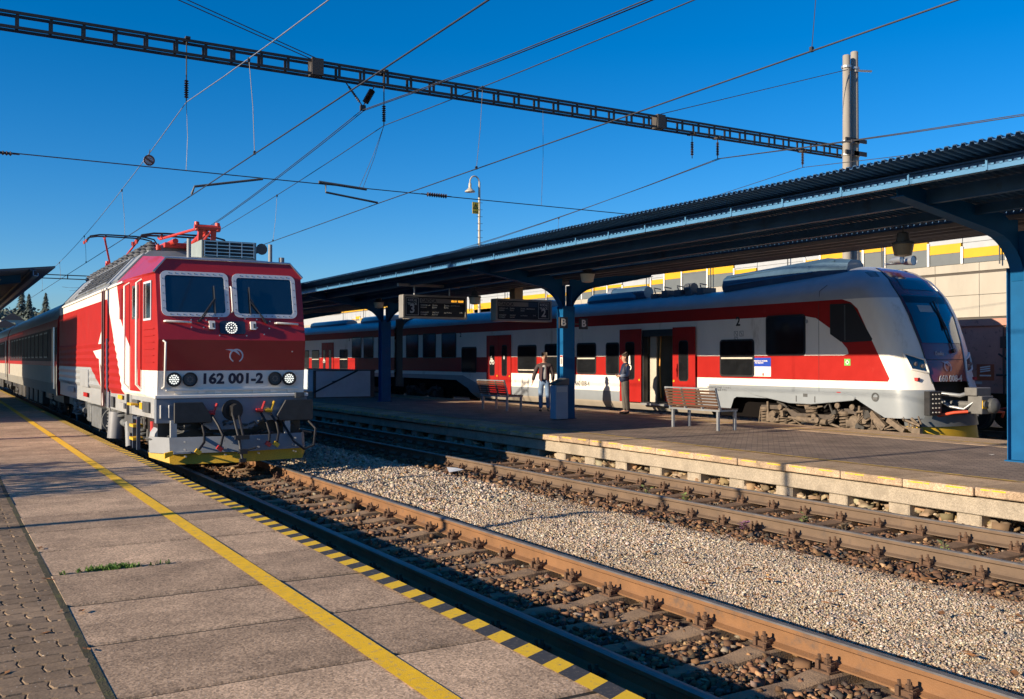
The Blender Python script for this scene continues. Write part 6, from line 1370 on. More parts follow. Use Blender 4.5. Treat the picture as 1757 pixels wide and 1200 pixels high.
m_ = MB(); m_.lathe([(.10,0.0),(.105,-.012),(.07,-.012),(.06,.02)], (SX,15.0,.74), 'x', 18); m_.build('filler_cap', dkgrey, emu); m_ = MB(); m_.box(SX-.03,SX-.013,14.93,15.05,.68,.74); m_.build('filler_flap', silver, emu)
m_ = MB(); m_.box(SX-.004,SX-.001,16.0,16.12,.78,.83); m_.build('small_plate', redc, emu)
m_ = MB(); m_.prism(rr(17.0,17.35,2.50,2.60,.05,3), 'yz', SX-.012, SX-.001); m_.build('marker_recess', M('grey_recess', (.33,.34,.36), .4), emu)
text('side_lettering', 'TECHNICKÉ ÚDAJE   T  A  B  C\n52 t   88 km/h  P 72 t', .07, (SX-.003,20.2,.80), '-x', dkgrey, emu, 0, ax='CENTER')
m_ = MB()
for i in range(5): m_.tube([nose(3.56+.028*i,.40-.02*i,.004), nose(3.56+.028*i,.62,.004)], .008, 4)
m_.build('air_vent', black, emu)
# roof equipment
pod = M('roof_pod_blue_grey', (.055,.105,.16), .35, .2, var=.15, coat=.3)  # blue of the reflected sky is put into the pod colour
m_ = MB(); 
P0 = [(-.55,.0),(-.62,.12),(-.55,.30),(-.30,.40),(.30,.40),(.55,.30),(.62,.12),(.55,.0)]
vs = []
for y_, s_, dz in ((20.5,1.0,0),(18.0,1.05,.10),(16.9,1.0,.18),(16.2,.8,.18)): vs += [(TX-.62+a*s_*.62,y_,3.50+dz+b*s_*1.15) for a,b in P0]
k = len(P0); fs = [(i*k+j,i*k+(j+1)%k,(i+1)*k+(j+1)%k,(i+1)*k+j) for i in range(3) for j in range(k)]+[tuple(range(k)),tuple(range(3*k,4*k))]
p_ = mesh_obj('roof_unit', vs, fs, pod, emu, smooth=35)
m_ = MB(); m_.lathe([(.24,.06),(.245,-.02),(.20,-.03),(.19,.02),(.05,.03)], (TX-.62,20.5,3.74), 'y', 20); m_.build('fan_ring', dkgrey, p_, smooth=40)
m_ = MB(); m_.tube([(TX-1.0,20.3,3.66),(TX-1.0,17.2,3.80)], .03, 8); m_.tube([(TX-.95,20.2,3.90),(TX-.9,16.6,4.04)], .02, 6); 
for i in range(24): m_.tube([(TX-.72,16.9+.13*i,4.12-.008*i),(TX-.84,16.9+.13*i,4.12-.008*i)], .022, 5)
m_.build('roof_rail', pod, p_)
for (y0,y1,sc_) in ((24.6,27.3,1.0),(29.6,34.0,.9),(44,48,1.0),(50,56,.9)):
    vs = []
    for y_, s_ in ((y0,.8),(y0+.25,1.0),(y1-.3,1.0),(y1,.75)): vs += [(TX-.55+a*s_*.66,y_,3.48+b*s_*sc_*.85) for a,b in P0]
    mesh_obj('roof_unit', vs, fs, pod, emu, smooth=35)
m_ = MB(); m_.lathe([(.19,-1.0),(.22,-.9),(.22,.9),(.19,1.0)], (TX-.66,25.2,3.72), 'y', 16); p2 = m_.build('air_tank', pod, emu, smooth=40); m_ = MB(); m_.tube([(TX-.66,25.9,3.72),(TX-.66,26.1,3.72)], .235, 16); m_.build('tank_band', galv, p2)
m_ = MB()
for y_ in (21.4,21.9,22.4,23.0,23.5): m_.box(TX-.9,TX-.4,y_,y_+.28,3.46,3.62+.1*random.random()); m_.tube([(TX-.9,y_,3.5),(TX-.85,y_+.2,3.82),(TX-.5,y_+.3,3.8)], .018, 6)
m_.lathe([(.16,-.15),(.16,.15)], (TX-.66,22.2,3.72), 'y', 12); m_.tube([(TX-.8,21.2,3.5),(TX-.8,23.9,3.56)], .03, 6); m_.build('roof_pipework', dkgrey, emu)
m_ = MB(); m_.lathe([(.11,-.15),(.12,-.17),(.09,.1),(.03,.2)], (TX+.35,15.45,4.0), 'y', 14); m_.lathe([(.09,-.15),(.10,-.17),(.07,.1),(.03,.2)], (TX+.05,15.55,4.02), 'y', 14); m_.tube([(TX-.3,15.6,3.9),(TX+.4,15.6,3.96)], .03, 6); m_.build('horn', galv, emu, smooth=40)
# coupler and plough
m_ = MB(); m_.box(TX-1.0,TX+1.0,14.32,14.5,.2,1.12); m_.build('front_recess', black, emu)
m_ = MB(); m_.tube([(TX,14.270,.60),(TX,13.520,.58)], .09, 10); m_.cbox((TX,13.320,.60), (.42,.34,.40)); m_.box(TX-.26,TX+.26,13.240,13.540,.80,.98); cpl = m_.build('automatic_coupler', M('coupler_grey', (.13,.13,.13), .5, var=.3), emu, bevel=.012)
m_ = MB(); m_.lathe([(.17,.02),(.17,-.10),(.10,-.16),(.03,-.17)], (TX+.12,13.150,.58), 'y', 16); m_.lathe([(.07,.02),(.07,-.05)], (TX-.12,13.150,.62), 'y', 12); m_.build('coupler_cone', dkgrey, cpl, smooth=40)
m_ = MB(); m_.box(TX-.20,TX-.06,13.135,13.149,.52,.70); m_.build('yellow_label', yellow, cpl)
m_ = MB()
for dx in (-.36,-.27): m_.tube([(TX+dx,14.220,.75),(TX+dx-.05,13.820,.55),(TX+dx+.05,13.520,.50),(TX+dx+.18,13.370,.66)], .028, 8)
m_.tube([(TX-.5,14.120,.85),(TX-.3,13.620,.80),(TX-.15,13.520,.85)], .045, 8); m_.build('air_hose', galv, cpl, smooth=60)
m_ = MB(); m_.tube([(TX-.75,14.070,.30),(TX-.45,13.670,.42),(TX-.3,13.420,.45)], .035, 8); m_.tube([(TX+.3,13.270,.45),(TX+.7,13.220,.42),(TX+.95,13.420,.30)], .03, 8); m_.build('red_cable', M('orange_red_cable', (.55,.07,.03), .5), cpl, smooth=60)
for s in (-1,1):
    m_ = MB(); m_.box(*sorted((TX+s*.68,TX+s*1.10)),13.80,13.95,.36,.90); bu = m_.build('crash_buffer', blackm, emu, bevel=.01); m_ = MB()
    for i in range(3):
        for j in range(5): m_.lathe([(.022,0),(.018,-.022)], (TX+s*(.78+.11*i),13.798,.43+.10*j), 'y', 6)
    m_.build('stud', silver, bu)
def arc_plough(z0_, z1_, r0, m, nm, par):
    v = []; f = []; k = 18
    for i in range(k+1):
        a = PI*i/k; x = TX-1.12*math.cos(a); y = 14.45-.62*math.sin(a)**.7
        v += [(x,y-.05,z0_),(x,y,z1_),(x,y+.03,z1_),(x,y-.02,z0_)]
    for i in range(k): 
        for j in range(4): f.append((i*4+j,i*4+(j+1)%4,(i+1)*4+(j+1)%4,(i+1)*4+j))
    f += [(0,1,2,3),(4*k,4*k+3,4*k+2,4*k+1)]
    return mesh_obj(nm, v, f, m, par, smooth=40)
ap = arc_plough(.10,.36, 1, M('plough_dark_grey', (.10,.11,.12), .4), 'snow_plough', emu); arc_plough(-.20,.098,1,M('plough_yellow', (.50,.31,.015), .5, var=.15),'yellow_edge',ap)
bogie(emu, TX, 17.05, 2.6, .43, brownm, wh, (-1,), 1.12, True, M('dark_bogie_frame', (.075,.06,.05), .75, var=.3, scale=9)); bogie(emu, TX, 39.6, 2.6, .43, M_cb, wh, (-1,), 1.12, True); bogie(emu, TX, 45.2, 2.6, .43, M_cb, wh, (-1,), 1.12, False)
random.seed(9)
for k in range(26):
    y_ = random.uniform(15.0,19.2); z_ = random.uniform(.0,.5); m_ = MB(); q = random.random(); x0 = SX+random.uniform(.03,.12)
    if q < .45: m_.tube([(x0,y_,z_),(x0-.03,y_+random.uniform(-.25,.25),z_+random.uniform(-.25,.2)),(x0+.03,y_+random.uniform(-.5,.5),z_+random.uniform(-.2,.2))], random.uniform(.014,.03), 6)
    elif q < .75: m_.cbox((x0,y_,z_), (.08,random.uniform(.08,.22),random.uniform(.06,.2)), (random.uniform(-.5,.5),0,0))
    else: m_.lathe([(.07,-.03),(.075,.0),(.05,.03)], (x0,y_,z_), 'x', 10)
    m_.build('bogie_fitting', brownm if k%3 else M_cb, emu, smooth=40)
m_ = MB(); random.seed(4)
for k in range(16):
    y_ = random.uniform(13.9,15.2); z_ = random.uniform(.0,.3); m_.tube([(SX+.12,y_,z_+.15),(SX+.05,y_+random.uniform(-.3,.3),z_),(SX+.1,y_+random.uniform(-.5,.5),z_+random.uniform(-.15,.15))], random.uniform(.015,.035), 6)
m_.cbox((SX+.08,14.5,.12), (.1,.5,.12), (.5,0,0)); m_.cbox((SX+.08,15.0,.2), (.1,.5,.16), (.7,0,0)); m_.cbox((SX+.06,13.95,.03), (.1,.22,.12)); m_.build('sanding_gear', brownm, emu, smooth=60)
# ------------------------------------------------------------------ brown freight wagon beyond the railcar
wg = thing('freight_wagon', (XD, 13.5, ZR), 'brown high sided freight wagon standing beyond the railcar nose', 'freight wagon')
wx = XD-1.42
m_ = MB(); m_.box(wx,XD+1.42,7.2,19.8,.85,2.62); m_.build('body', wagonm, wg)
m_ = MB(); m_.box(wx-.07,wx-.001,7.15,19.85,2.50,2.68); m_.box(wx-.09,wx-.001,7.15,19.85,.72,.92); m_.build('side_rail', wagonm, wg)
for i in range(9):
    m_ = MB(); y_ = 7.3+1.54*i; m_.prism([(wx-.11,.93),(wx-.002,.93),(wx-.002,2.49),(wx-.06,2.49)], 'xz', y_, y_+.14); m_.build('stake', wagonm, wg)
m_ = MB(); m_.box(wx-.004,wx-.0005,15.55,16.05,1.05,1.48); st = m_.build('orange_sticker', M('orange_sticker', (.42,.10,.035), .6), wg); m_ = MB()
for i in range(3): m_.prism([(15.66,1.30+.055*i),(15.95,1.26+.055*i),(15.95,1.295+.055*i),(15.66,1.335+.055*i)], 'yz', wx-.008, wx-.0045)
m_.box(wx-.008,wx-.0045,15.64,15.96,1.16,1.20); m_.build('white_mark', white, st)
m_ = MB(); m_.box(wx-.004,wx-.0005,15.9,16.5,.95,1.02); m_.build('white_lettering_strip', M('dusty_white', (.5,.45,.42), .7), wg)
m_ = MB(); m_.tube([(wx-.12,15.2,.7),(wx-.14,15.2,1.6),(wx-.12,15.2,2.5)], .03, 6); m_.tube([(wx-.12,14.95,1.5),(wx-.12,15.35,1.75)], .025, 6); m_.tube([(wx-.13,15.05,1.2),(wx-.13,15.4,1.2)], .035, 6); m_.box(wx-.16,wx-.1,15.12,15.28,1.9,2.2); m_.build('door_latch', M('dark_wagon_gear', (.05,.035,.03), .7), wg)
for yc in (9.6,17.4): bogie(wg, XD, yc, 1.8, .46, M_cb, wh, (-1,), 1.0, False)
m_ = MB(); m_.box(XD-1.1,XD+1.1,7.3,19.7,.45,.85); m_.build('underframe', M_cb, wg)
m_ = MB(); m_.tube([(wx-.05,13.5,.55),(wx-.1,14.6,.48),(wx-.05,15.4,.30)], .03, 6); m_.build('red_cable', M('wagon_red_cable', (.5,.06,.03), .5), wg)
# ------------------------------------------------------------------ yellow striped building behind the tracks
bx = 36.0; KB = 36/34; zK = lambda z: 1.6+(z-1.6)*KB
bd = thing('station_hall', (bx+8, 55, -.9), 'long pale building with stepped yellow band on a concrete wall behind the trains', 'building')
m_ = MB(); m_.box(bx+.02,bx+16,8,118,-.9,8.55); m_.build('core_wall', panelw, bd)
k = 8.0
while k < 118:
    for (z0,z1) in ((3.32,4.20),(4.22,5.06),(5.17,5.50),(.4,2.7)):
        if z0 < 3 and k > 40: continue
        m_ = MB(); d_ = .10 if z0 > 3 else .03; m_.box(bx-d_,bx+.015,k+.01,k+1.99+.0,z0,z1); m_.build('concrete_panel', wallc, bd)
    k += 2.0
m_ = MB(); m_.box(bx-.06,bx+.018,8,118,5.065,5.165); m_.box(bx-.05,bx+.018,8,118,3.19,3.315); m_.build('dark_joint', M('dark_wall_joint', (.07,.06,.05), .8), bd)
m_ = MB(); m_.box(bx-1.6,bx+.015,8,118,2.70,3.15); m_.build('loading_ledge', wallc, bd)
for i in range(5): m_ = MB(); m_.lathe([(.07,.0),(.08,-.05),(.05,-.12)], (bx-1.6,17.5+1.7*i,2.98), 'x', 10); m_.build('ledge_lamp', dkgrey, bd)
steps = [(20.0,21.55,5.34,5.6),(21.58,23.36,5.5,5.85),(23.36,24.83,5.74,6.1),(24.83,26.9,5.97,6.38),(26.9,28.0,6.12,6.40),(28.0,28.9,6.2,6.45),(28.92,30.34,6.03,6.31),(30.34,31.22,5.9,6.10),(31.22,34.24,5.5,5.7),(34.24,35.79,5.82,6.02),(35.79,37.73,5.93,6.31),(37.73,39.72,6.17,6.45),(39.72,41.16,5.93,6.27),(41.16,42.31,5.73,5.99),(42.31,44.9,5.6,5.8),(44.96,46.37,5.79,5.96),(46.37,47.84,5.74,5.92),(47.84,49.0,5.7,5.85),(49.07,53.04,5.62,5.8),(53.04,57.4,5.62,5.9),(57.49,59.5,5.55,5.88),(59.5,62.96,5.27,5.69),(62.96,64.34,5.04,5.38),(64.34,66,4.8,5.1),
 (81.35,82.99,4.79,5.11),(82.99,84.11,4.94,5.21),(84.11,85.26,5.2,5.47),(85.26,86.44,5.4,5.67),(86.44,87.48,5.16,5.44),(87.48,88.71,4.81,5.2),(88.71,90.5,4.5,4.85)]
for (a,b,z0,z1) in [(a*KB,b*KB,zK(z0),zK(z1)) for a,b,z0,z1 in steps]:
    m_ = MB(); m_.box(bx-.12,bx+.015,a+.06,b-.06,z0,z1-.004); m_.build('yellow_panel', ypanel, bd)
    if z0 > 5.53: m_ = MB(); m_.box(bx-.10,bx+.015,a+.06,b-.06,5.515,z0-.006); m_.build('grey_panel', panelg, bd)
    elif z0 > 4.4 and a > 60: m_ = MB(); m_.box(bx-.10,bx+.015,a+.06,b-.06,4.3,z0-.006); m_.build('grey_panel', panelg, bd)
    m_ = MB(); m_.box(bx-.09,bx+.015,a+.015,b-.015,z1+.003,8.5); m_.build('pale_panel', panelw, bd)
    m_ = MB(); m_.box(bx-.16,bx-.125,b-.05,b+.05,5.505,z1+.1); m_.build('panel_post', white, bd)
for z_ in (6.35,6.85,7.4,7.9):
    m_ = MB(); m_.box(bx-.105,bx-.0905,8,118,z_,z_+.012); m_.build('panel_joint', dkgrey, bd)
m_ = MB(); m_.box(bx-.2,bx+.015,70,118,6.42,6.74); m_.build('yellow_coping', ypanel, bd)
for i in range(16): m_ = MB(); m_.tube([(bx-.3,12+5.5*i,5.35),(bx-.3,12+5.5*i,7.0)], .03, 6); m_.build('cable_post', dkgrey, bd)
# ------------------------------------------------------------------ station building on the near side (outside the picture; its shade falls on the trains)
sb = thing('station_building', (-22, 40, -.1), 'station building on the left side of the near platform', 'building')
plast = M('cream_plaster', (.55,.48,.38), .85, var=.08); tile = M('brown_roof_tiles', (.16,.08,.06), .8, var=.2)
m_ = MB(); m_.box(-30,-16,32.4,45.5,-.1,11.6); m_.box(-30,-9.5,27.5,32.3,-.1,6.4); m_.build('wall', plast, sb)
m_ = MB(); m_.box(-30.5,-15.6,31.9,46,11.601,12.9); m_.box(-30.4,-9.2,27.2,32.29,6.401,6.7); m_.build('roof', tile, sb)
for i in range(4):
    for z_ in (1.0,4.4,7.8):
        m_ = MB(); m_.box(-15.998,-15.9,33.6+3*i,35.0+3*i,z_,z_+2.0); w = m_.build('window', white, sb); m_ = MB(); m_.box(-15.899,-15.88,33.7+3*i,34.9+3*i,z_+.1,z_+1.9); m_.build('pane', glass, w)
m_ = MB(); m_.box(-9.498,-9.42,29.2,30.4,0,2.2); m_.build('door', wood, sb)
def leaf_cloud(name, c, rad, n, size, mat, par):
    v = []; f = []
    for i in range(n):
        u = rng.normal(0,1,3); u /= np.linalg.norm(u); r_ = rng.uniform(.45,1)**.5; p = np.array(c)+u*r_*np.array(rad)*(1+.18*math.sin(u[0]*5+u[1]*7))
        a = rng.normal(0,1,3); a /= np.linalg.norm(a); b = np.cross(a,u+.01); b /= np.linalg.norm(b)+1e-6; s_ = size*rng.uniform(.6,1.3); k = len(v)
        v += [tuple(p-a*s_), tuple(p+b*s_*.5), tuple(p+a*s_), tuple(p-b*s_*.5)]; f.append((k,k+1,k+2,k+3))
    return mesh_obj(name, v, f, mat, par, fix=False)
for i,(x_,y_,h_,w_) in enumerate(((-3.6,13.2,1.9,.8),(-3.9,14.6,2.1,.9),(-3.7,16.0,1.85,.85))):  # unseen shrubs added to cast the soft shadow on the near platform
    t = thing('shrub', (x_,y_,0), ('nearest unseen shrub added to shade the near platform','tallest unseen shrub in the middle of the added shade row','farthest unseen shrub of the row added for platform shade')[i], 'shrub', 'unseen shrubs added for shade'); leaf_cloud('foliage', (x_,y_,h_*.52), (w_,w_,h_*.5), 1500, .07, leafg, t); m_ = MB(); m_.tube([(x_,y_,0),(x_,y_,h_*.5)], .05, 6); m_.build('stem', twig, t)
# ------------------------------------------------------------------ wooded hillside at the far left
hv = []; hf = []; NX, NY = 40, 14
for j in range(NY):
    for i in range(NX):
        x_ = -420+1050*i/(NX-1); y_ = 420+60*j; q = j/(NY-1)
        z_ = -1+ 40*(1-math.exp(-4*q))*(.62+.38*math.sin(x_*.008+1.6)) + 3*math.sin(x_*.03+j)*q - (max(0,x_-140)*.16)*q
        hv.append((x_,y_,max(z_,-1)))
for j in range(NY-1):
    for i in range(NX-1): hf.append((j*NX+i,j*NX+i+1,(j+1)*NX+i+1,(j+1)*NX+i))
hill = tag(mesh_obj('hill', hv, hf, M('hillside_grass_and_wood', (.10,.12,.10), .95, var=.4, scale=.03, col2=(.17,.16,.11), amt2=.3, scale2=.02), None, smooth=80, fix=False), kind='structure')
def hz(x,y): 
    i = (x+420)/1050*(NX-1); j = (y-420)/60; i0, j0 = int(min(max(i,0),NX-2)), int(min(max(j,0),NY-2)); a, b = i-i0, j-j0
    g = lambda p,q: hv[q*NX+p][2]
    return g(i0,j0)*(1-a)*(1-b)+g(i0+1,j0)*a*(1-b)+g(i0,j0+1)*(1-a)*b+g(i0+1,j0+1)*a*b
bluegreen = M('hazed_foliage', (.085,.11,.10), .9, var=.4, scale=.2)  # distance haze is painted into this paler, bluish leaf colour
v = []; f = []
for i in range(3600):
    y_ = rng.uniform(440,1000); x_ = rng.uniform(-.02,.16)*y_; z_ = hz(x_,y_); s_ = rng.uniform(1.2,3.2)
    for q in range(3):
        p = np.array((x_,y_,z_+s_*.6))+rng.normal(0,1.6,3); a = rng.normal(0,1,3); a /= np.linalg.norm(a); b = np.cross(a,rng.normal(0,1,3)); b /= np.linalg.norm(b); k = len(v); v += [tuple(p-a*s_*.5),tuple(p+b*s_*.5),tuple(p+a*s_*.5),tuple(p-b*s_*.5)]; f.append((k,k+1,k+2,k+3))
tag(mesh_obj('far_woodland', v, f, bluegreen, None, fix=False, keep=True), 'haze-coloured wooded hillside beyond the coaches at the left', 'woodland', kind='stuff')
def conifer(x_, y_, h_, label):
    z_ = hz(x_,y_); t = thing('spruce_tree', (x_,y_,z_), label, 'tree', 'dark spruces on the hill'); v = []; f = []
    for i in range(420):
        q = rng.uniform(0,1); r_ = (1-q)*h_*.22*rng.uniform(.4,1); a = rng.uniform(0,2*PI); p = np.array((x_+r_*math.cos(a),y_+r_*math.sin(a),z_+h_*(.08+.92*q))); d = np.array((math.cos(a),math.sin(a),-.5))*h_*.07; e = np.array((-math.sin(a),math.cos(a),0))*h_*.035; k = len(v)
        v += [tuple(p-e),tuple(p+d),tuple(p+e),tuple(p-d*.4+np.array((0,0,h_*.03)))]; f.append((k,k+1,k+2,k+3))
    mesh_obj('crown', v, f, bluegreen, t, fix=False); m_ = MB(); m_.tube([(x_,y_,z_-1),(x_,y_,z_+h_*.9)], [h_*.02,.05], 5); m_.build('trunk', twig, t)
for (u_, y_, h_, l_) in ((.020,560,15,'dark spruce at the left end of the hill, close to the canopy tip'),(.030,560,12,'small dark spruce left of the sandy hill house'),(.066,600,19,'tallest dark spruce on the hill above the coach roof'),(.072,590,16,'slim dark spruce just right of the tallest one'),(.086,610,17,'dark spruce nearest the locomotive on the hill'),(.012,580,14,'dark spruce half hidden behind the canopy at the picture edge')): conifer(u_*y_, y_, h_, l_)
for i,(u_,y_,l_) in enumerate(((.040,520,'sandy house with dark gable roof on the hillside'),(.058,540,'long pale house under the trees on the hillside'),(.052,500,'ochre house lower on the hillside'))):
    x_ = u_*y_; z_ = hz(x_,y_)-1; t = thing('hill_house', (x_,y_,z_), l_, 'house', 'houses on the hillside'); m_ = MB(); w_ = 7+3*i; m_.box(x_-w_/2,x_+w_/2,y_-4,y_+4,z_,z_+5); m_.build('wall', M('far_house_wall', (.42,.33,.22) if i != 1 else (.45,.43,.40), .9), t)
    m_ = MB(); m_.prism([(x_-w_/2-.5,z_+5.01),(x_+w_/2+.5,z_+5.01),(x_,z_+8.4)], 'xz', y_-4.4, y_+4.4); m_.build('roof', M('far_house_roof', (.12,.09,.085), .9), t)
    for k in range(3): m_ = MB(); m_.box(x_-w_/2+1+2.2*k,x_-w_/2+2.2+2.2*k,y_-4.06,y_-4.001,z_+1.6,z_+3.2); m_.build('window', glassw, t)
# ------------------------------------------------------------------ people
def skin(name, V, E, Rr, mat, par, sub=2, root=0):
    me = bpy.data.meshes.new(name); me.from_pydata([tuple(v) for v in V], E, []); me.materials.append(mat)
    o = bpy.data.objects.new(name, me); col.objects.link(o); o.parent = par
    s = o.modifiers.new('skin','SKIN'); s.use_smooth_shade = True; s.branch_smoothing = .4
    for i, r_ in enumerate(Rr):
        sv_ = me.skin_vertices[0].data[i]; sv_.radius = r_ if isinstance(r_,(tuple,list)) else (r_,r_); sv_.use_root = (i == root)
    ss = o.modifiers.new('sub','SUBSURF'); ss.levels = sub; ss.render_levels = sub
    return o
skinm = M('skin', (.48,.27,.19), .55, var=.06, scale=20); hairb = M('grey_brown_hair', (.085,.065,.05), .7, var=.3, scale=60)
def chain(spec):
    V, E, Rr = [], [], []; ix = {}
    for nm, p, r_, par_ in spec:
        ix[nm] = len(V); V.append(p); Rr.append(r_)
        if par_ is not None: E.append((ix[par_], ix[nm]))
    return V, E, Rr
def person(loc, yaw, J, label, H, mats, kind):
    """J: joints in the person's own frame, facing -y"""
    t = thing('person', loc, label, 'person'); t.rotation_euler = (0,0,yaw)
    # body: one continuous figure
    b = []
    b += [('pelvis',J['pelvis'],(.13,.10),None),('belly',J['belly'],(.13,.11),'pelvis'),('chest',J['chest'],(.145,.11),'belly'),('neckb',J['neckb'],.075,'chest'),('neck',J['neck'],.058,'neckb'),('jaw',J['jaw'],(.068,.078),'neck'),('head',J['head'],(.084,.098),'jaw'),('crown',J['crown'],(.074,.086),'head')]
    for s in 'LR':
        b += [('sh'+s,J['sh'+s],.058,'neckb'),('el'+s,J['el'+s],.042,'sh'+s),('wr'+s,J['wr'+s],.028,'el'+s),('hip'+s,J['hip'+s],.085,'pelvis'),('kn'+s,J['kn'+s],.056,'hip'+s),('an'+s,J['an'+s],.04,'kn'+s),('toe'+s,J['toe'+s],.035,'an'+s)]
        w, d = Vector(J['wr'+s]), Vector(J['hd'+s]); pm = w+(d-w)*.45
        b.append(('palm'+s, tuple(pm), (.040,.018), 'wr'+s))
    V,E,Rr = chain(b); body = skin('body', V, E, Rr, skinm, t)
    # fingers and thumb, rooted in the palm
    for s in 'LR':
        w, d = Vector(J['wr'+s]), Vector(J['hd'+s]); ax = (d-w).normalized(); side = ax.cross(Vector((1,0,.2))).normalized(); curl = ax.cross(side).normalized()
        m_ = MB()
        for k,(o_,L_) in enumerate(((-.030,.066),(-.010,.078),(.010,.074),(.030,.058))):
            r0 = w+(d-w)*.5+side*o_; p1 = r0+ax*L_*.55+curl*.006; p2 = p1+ax*L_*.4+curl*.022; m_.tube([r0,p1,p2], [.0095,.0088,.007], 6)
        r0 = w+(d-w)*.25+side*-.034; m_.tube([r0, r0+ax*.035-side*.022, r0+ax*.065-side*.026+curl*.01], [.011,.0095,.008], 6)
        v = [tuple(p) for p in m_.v]; me = bpy.data.meshes.new('fingers'); me.from_pydata(v, [], m_.f); me.materials.append(skinm); o = bpy.data.objects.new('fingers', me); col.objects.link(o); o.parent = t
    # face: nose, ears, eyes, mouth
    hd, jw = Vector(J['head']), Vector(J['jaw']); fw = Vector(J['face']).normalized(); rt = fw.cross(Vector((0,0,1))).normalized(); c = hd
    def add(name, m_, mat):
        me = bpy.data.meshes.new(name); me.from_pydata([tuple(p) for p in m_.v], [], m_.f); me.materials.append(mat); me.polygons.foreach_set('use_smooth', np.ones(len(me.polygons),dtype=bool)); o = bpy.data.objects.new(name, me); col.objects.link(o); o.parent = t; return o
    m_ = MB(); m_.tube([c+fw*.085+Vector((0,0,.012)), c+fw*.112-Vector((0,0,.022)), c+fw*.092-Vector((0,0,.034))], [.009,.017,.012], 6); add('nose', m_, skinm)
    for s in (-1,1):
        m_ = MB(); m_.tube([c+rt*s*.080+Vector((0,0,.02))-fw*.005, c+rt*s*.092-fw*.012, c+rt*s*.082-Vector((0,0,.032))], [.012,.018,.010], 6); add('ear', m_, skinm)
        m_ = MB(); m_.lathe([(.001,-.006),(.008,-.004),(.008,.004),(.001,.006)], tuple(c+fw*.084+rt*s*.031+Vector((0,0,.012))), 'y', 8); add('eye', m_, black)
        m_ = MB(); m_.tube([c+fw*.086+rt*s*.016+Vector((0,0,.034)), c+fw*.080+rt*s*.044+Vector((0,0,.036))], .0035, 5); add('eyebrow', m_, hairb)
    m_ = MB(); m_.tube([jw+fw*.078+rt*.025+Vector((0,0,.02)), jw+fw*.086+Vector((0,0,.016)), jw+fw*.078-rt*.025+Vector((0,0,.02))], .007, 5); add('mouth', m_, M('lip', (.32,.12,.10), .5))
    hs_ = kind.get('hair_back', .03)
    V,E,Rr = chain([('a',tuple(c-fw*hs_+Vector((0,0,.045))),(.086,.084),None),('b',tuple(Vector(J['crown'])-fw*.012+Vector((0,0,.006))),(.074,.080),'a'),('c',tuple(c-fw*.055-Vector((0,0,.04))),(.070,.05),'a')]); skin('hair', V, E, Rr, mats['hair'], t)
    # trousers
    q = [('pelvis',J['pelvis'],(.165,.125),None),('waist',tuple(Vector(J['pelvis'])+Vector((0,0,.12))),(.165,.125),'pelvis')]
    for s in 'LR': q += [('hip'+s,tuple(Vector(J['hip'+s])),.105,'pelvis'),('mid'+s,tuple((Vector(J['hip'+s])+Vector(J['kn'+s]))/2),.092,'hip'+s),('kn'+s,J['kn'+s],.074,'mid'+s),('calf'+s,tuple((Vector(J['kn'+s])+Vector(J['an'+s]))/2),.070,'kn'+s),('an'+s,tuple(Vector(J['an'+s])+Vector((0,0,.0))),.066,'calf'+s)]
    V,E,Rr = chain(q); skin('trousers', V, E, Rr, mats['trousers'], t)
    for s in 'LR':
        a, e = Vector(J['an'+s]), Vector(J['toe'+s]); V,E,Rr = chain([('h',tuple(a-(e-a)*.25+Vector((0,0,-.045))),(.040,.042),None),('m',tuple(a+(e-a)*.45+Vector((0,0,-.03))),(.046,.040),'h'),('t',tuple(e+Vector((0,0,.004))),(.042,.030),'m')]); skin('shoe', V, E, Rr, mats['shoe'], t)
    # torso clothing
    q = [('hem',tuple(Vector(J['pelvis'])+Vector((0,0,-.02))),kind.get('hem',(.185,.14)),None),('belly',J['belly'],kind.get('belly',(.18,.15)),'hem'),('chest',J['chest'],(.19,.14),'belly'),('nb',tuple(Vector(J['neckb'])+Vector((0,0,-.01))),(.125,.10),'chest'),('col',tuple(Vector(J['neck'])+Vector((0,.012,-.012))),(.072,.070),'nb')]
    if kind['sleeves']:
        for s in 'LR': q += [('sh'+s,J['sh'+s],.085,'nb'),('el'+s,J['el'+s],.066,'sh'+s),('wr'+s,tuple(Vector(J['el'+s]).lerp(Vector(J['wr'+s]),.93)),.052,'el'+s)]
    else:
        for s in 'LR': q += [('sh'+s,tuple(Vector(J['neckb']).lerp(Vector(J['sh'+s]),.85)),.085,'nb')]
    V,E,Rr = chain(q); skin(kind['top_name'], V, E, Rr, mats['top'], t)
    if not kind['sleeves']:
        for s in 'LR': V,E,Rr = chain([('sh',J['sh'+s],.072,None),('el',J['el'+s],.062,'sh'),('wr',tuple(Vector(J['el'+s]).lerp(Vector(J['wr'+s]),.93)),.044,'el')]); skin('sleeve', V, E, Rr, mats['sleeve'], t)
    return t
J1 = dict(pelvis=(0,0,.93),belly=(0,-.01,1.10),chest=(0,0,1.30),neckb=(0,.01,1.47),neck=(0,0,1.525),jaw=(0,-.025,1.585),head=(0,-.02,1.665),crown=(0,-.01,1.725),face=(.05,-1,0),
 shL=(.19,.01,1.43),elL=(.27,.03,1.15),wrL=(.26,-.06,.92),hdL=(.255,-.08,.80),shR=(-.19,.01,1.43),elR=(-.30,.03,1.16),wrR=(-.36,-.02,.93),hdR=(-.375,-.03,.81),
 hipL=(.10,0,.88),knL=(.11,-.01,.50),anL=(.12,.02,.095),toeL=(.15,-.15,.04),hipR=(-.10,0,.88),knR=(-.11,-.02,.50),anR=(-.11,.01,.095),toeR=(-.13,-.16,.04))
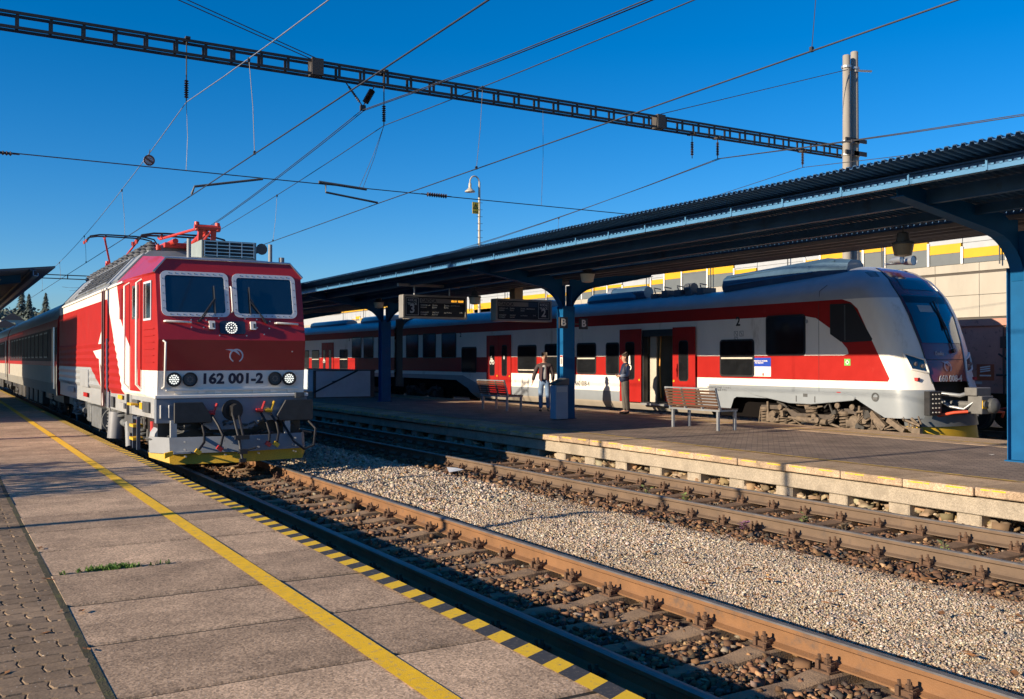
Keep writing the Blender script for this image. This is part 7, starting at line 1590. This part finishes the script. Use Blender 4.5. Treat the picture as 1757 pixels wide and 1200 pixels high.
p1 = person((16.12,25.35,0), R(-33), J1, 'standing man in open dark jacket, grey shirt and blue jeans beside the blue column', 1.8,
 dict(hair=hairb, trousers=M('blue_denim', (.14,.22,.36), .8, var=.3, scale=9), shoe=M('dark_brown_shoe', (.03,.02,.018), .5), top=M('dark_maroon_jacket', (.045,.032,.036), .75, var=.4, scale=6), sleeve=black), dict(sleeves=True, top_name='jacket', hem=(.19,.15), hair_back=.045))
V,E,Rr = chain([('a',(0,-.085,.97),(.10,.075),None),('b',(0,-.10,1.15),(.10,.08),'a'),('c',(0,-.085,1.33),(.095,.075),'b'),('d',(0,-.045,1.45),(.06,.055),'c')]); skin('grey_shirt', V, E, Rr, M('grey_shirt_cloth', (.36,.36,.37), .8, var=.1, scale=8), p1)
for s in (-1,1):
    m_ = MB(); m_.add([(s*.055,-.195,1.38),(s*.11,-.16,1.40),(s*.15,-.15,.98),(s*.085,-.19,.92),(s*.07,-.20,1.15)], [(0,1,2,3,4)]); me = bpy.data.meshes.new('jacket_front'); me.from_pydata(m_.v, [], m_.f); me.materials.append(M('maroon_lining', (.065,.028,.034), .8)); o = bpy.data.objects.new('jacket_front', me); col.objects.link(o); o.parent = p1; sd = o.modifiers.new('t','SOLIDIFY'); sd.thickness = .02
J2 = dict(pelvis=(0,0,.93),belly=(0,-.05,1.10),chest=(0,-.01,1.30),neckb=(0,.02,1.47),neck=(0,.0,1.525),jaw=(0,-.03,1.585),head=(0,-.02,1.665),crown=(0,-.01,1.725),face=(.0,-1,-.05),
 shL=(.20,.02,1.42),elL=(.27,.02,1.15),wrL=(.10,-.20,1.12),hdL=(.0,-.25,1.13),shR=(-.20,.02,1.42),elR=(-.27,.0,1.15),wrR=(-.08,-.22,1.14),hdR=(.02,-.26,1.15),
 hipL=(.10,0,.88),knL=(.10,.03,.50),anL=(.10,.06,.095),toeL=(.12,-.10,.04),hipR=(-.10,0,.88),knR=(-.10,-.01,.50),anR=(-.10,.02,.095),toeR=(-.12,-.15,.04))
p2 = person((17.45,23.0,0), R(-112), J2, 'man in dark blue padded vest waiting before the open red doors, hands folded', 1.8,
 dict(hair=hairb, trousers=M('grey_trousers', (.10,.09,.08), .8, var=.2, scale=8), shoe=M('black_shoe', (.02,.02,.022), .5), top=M('navy_vest', (.012,.022,.06), .6, var=.4, scale=8), sleeve=M('blue_grey_sleeve', (.22,.27,.38), .8, var=.15, scale=8)), dict(sleeves=False, top_name='padded_vest', hem=(.20,.16), belly=(.205,.18), hair_back=.035))
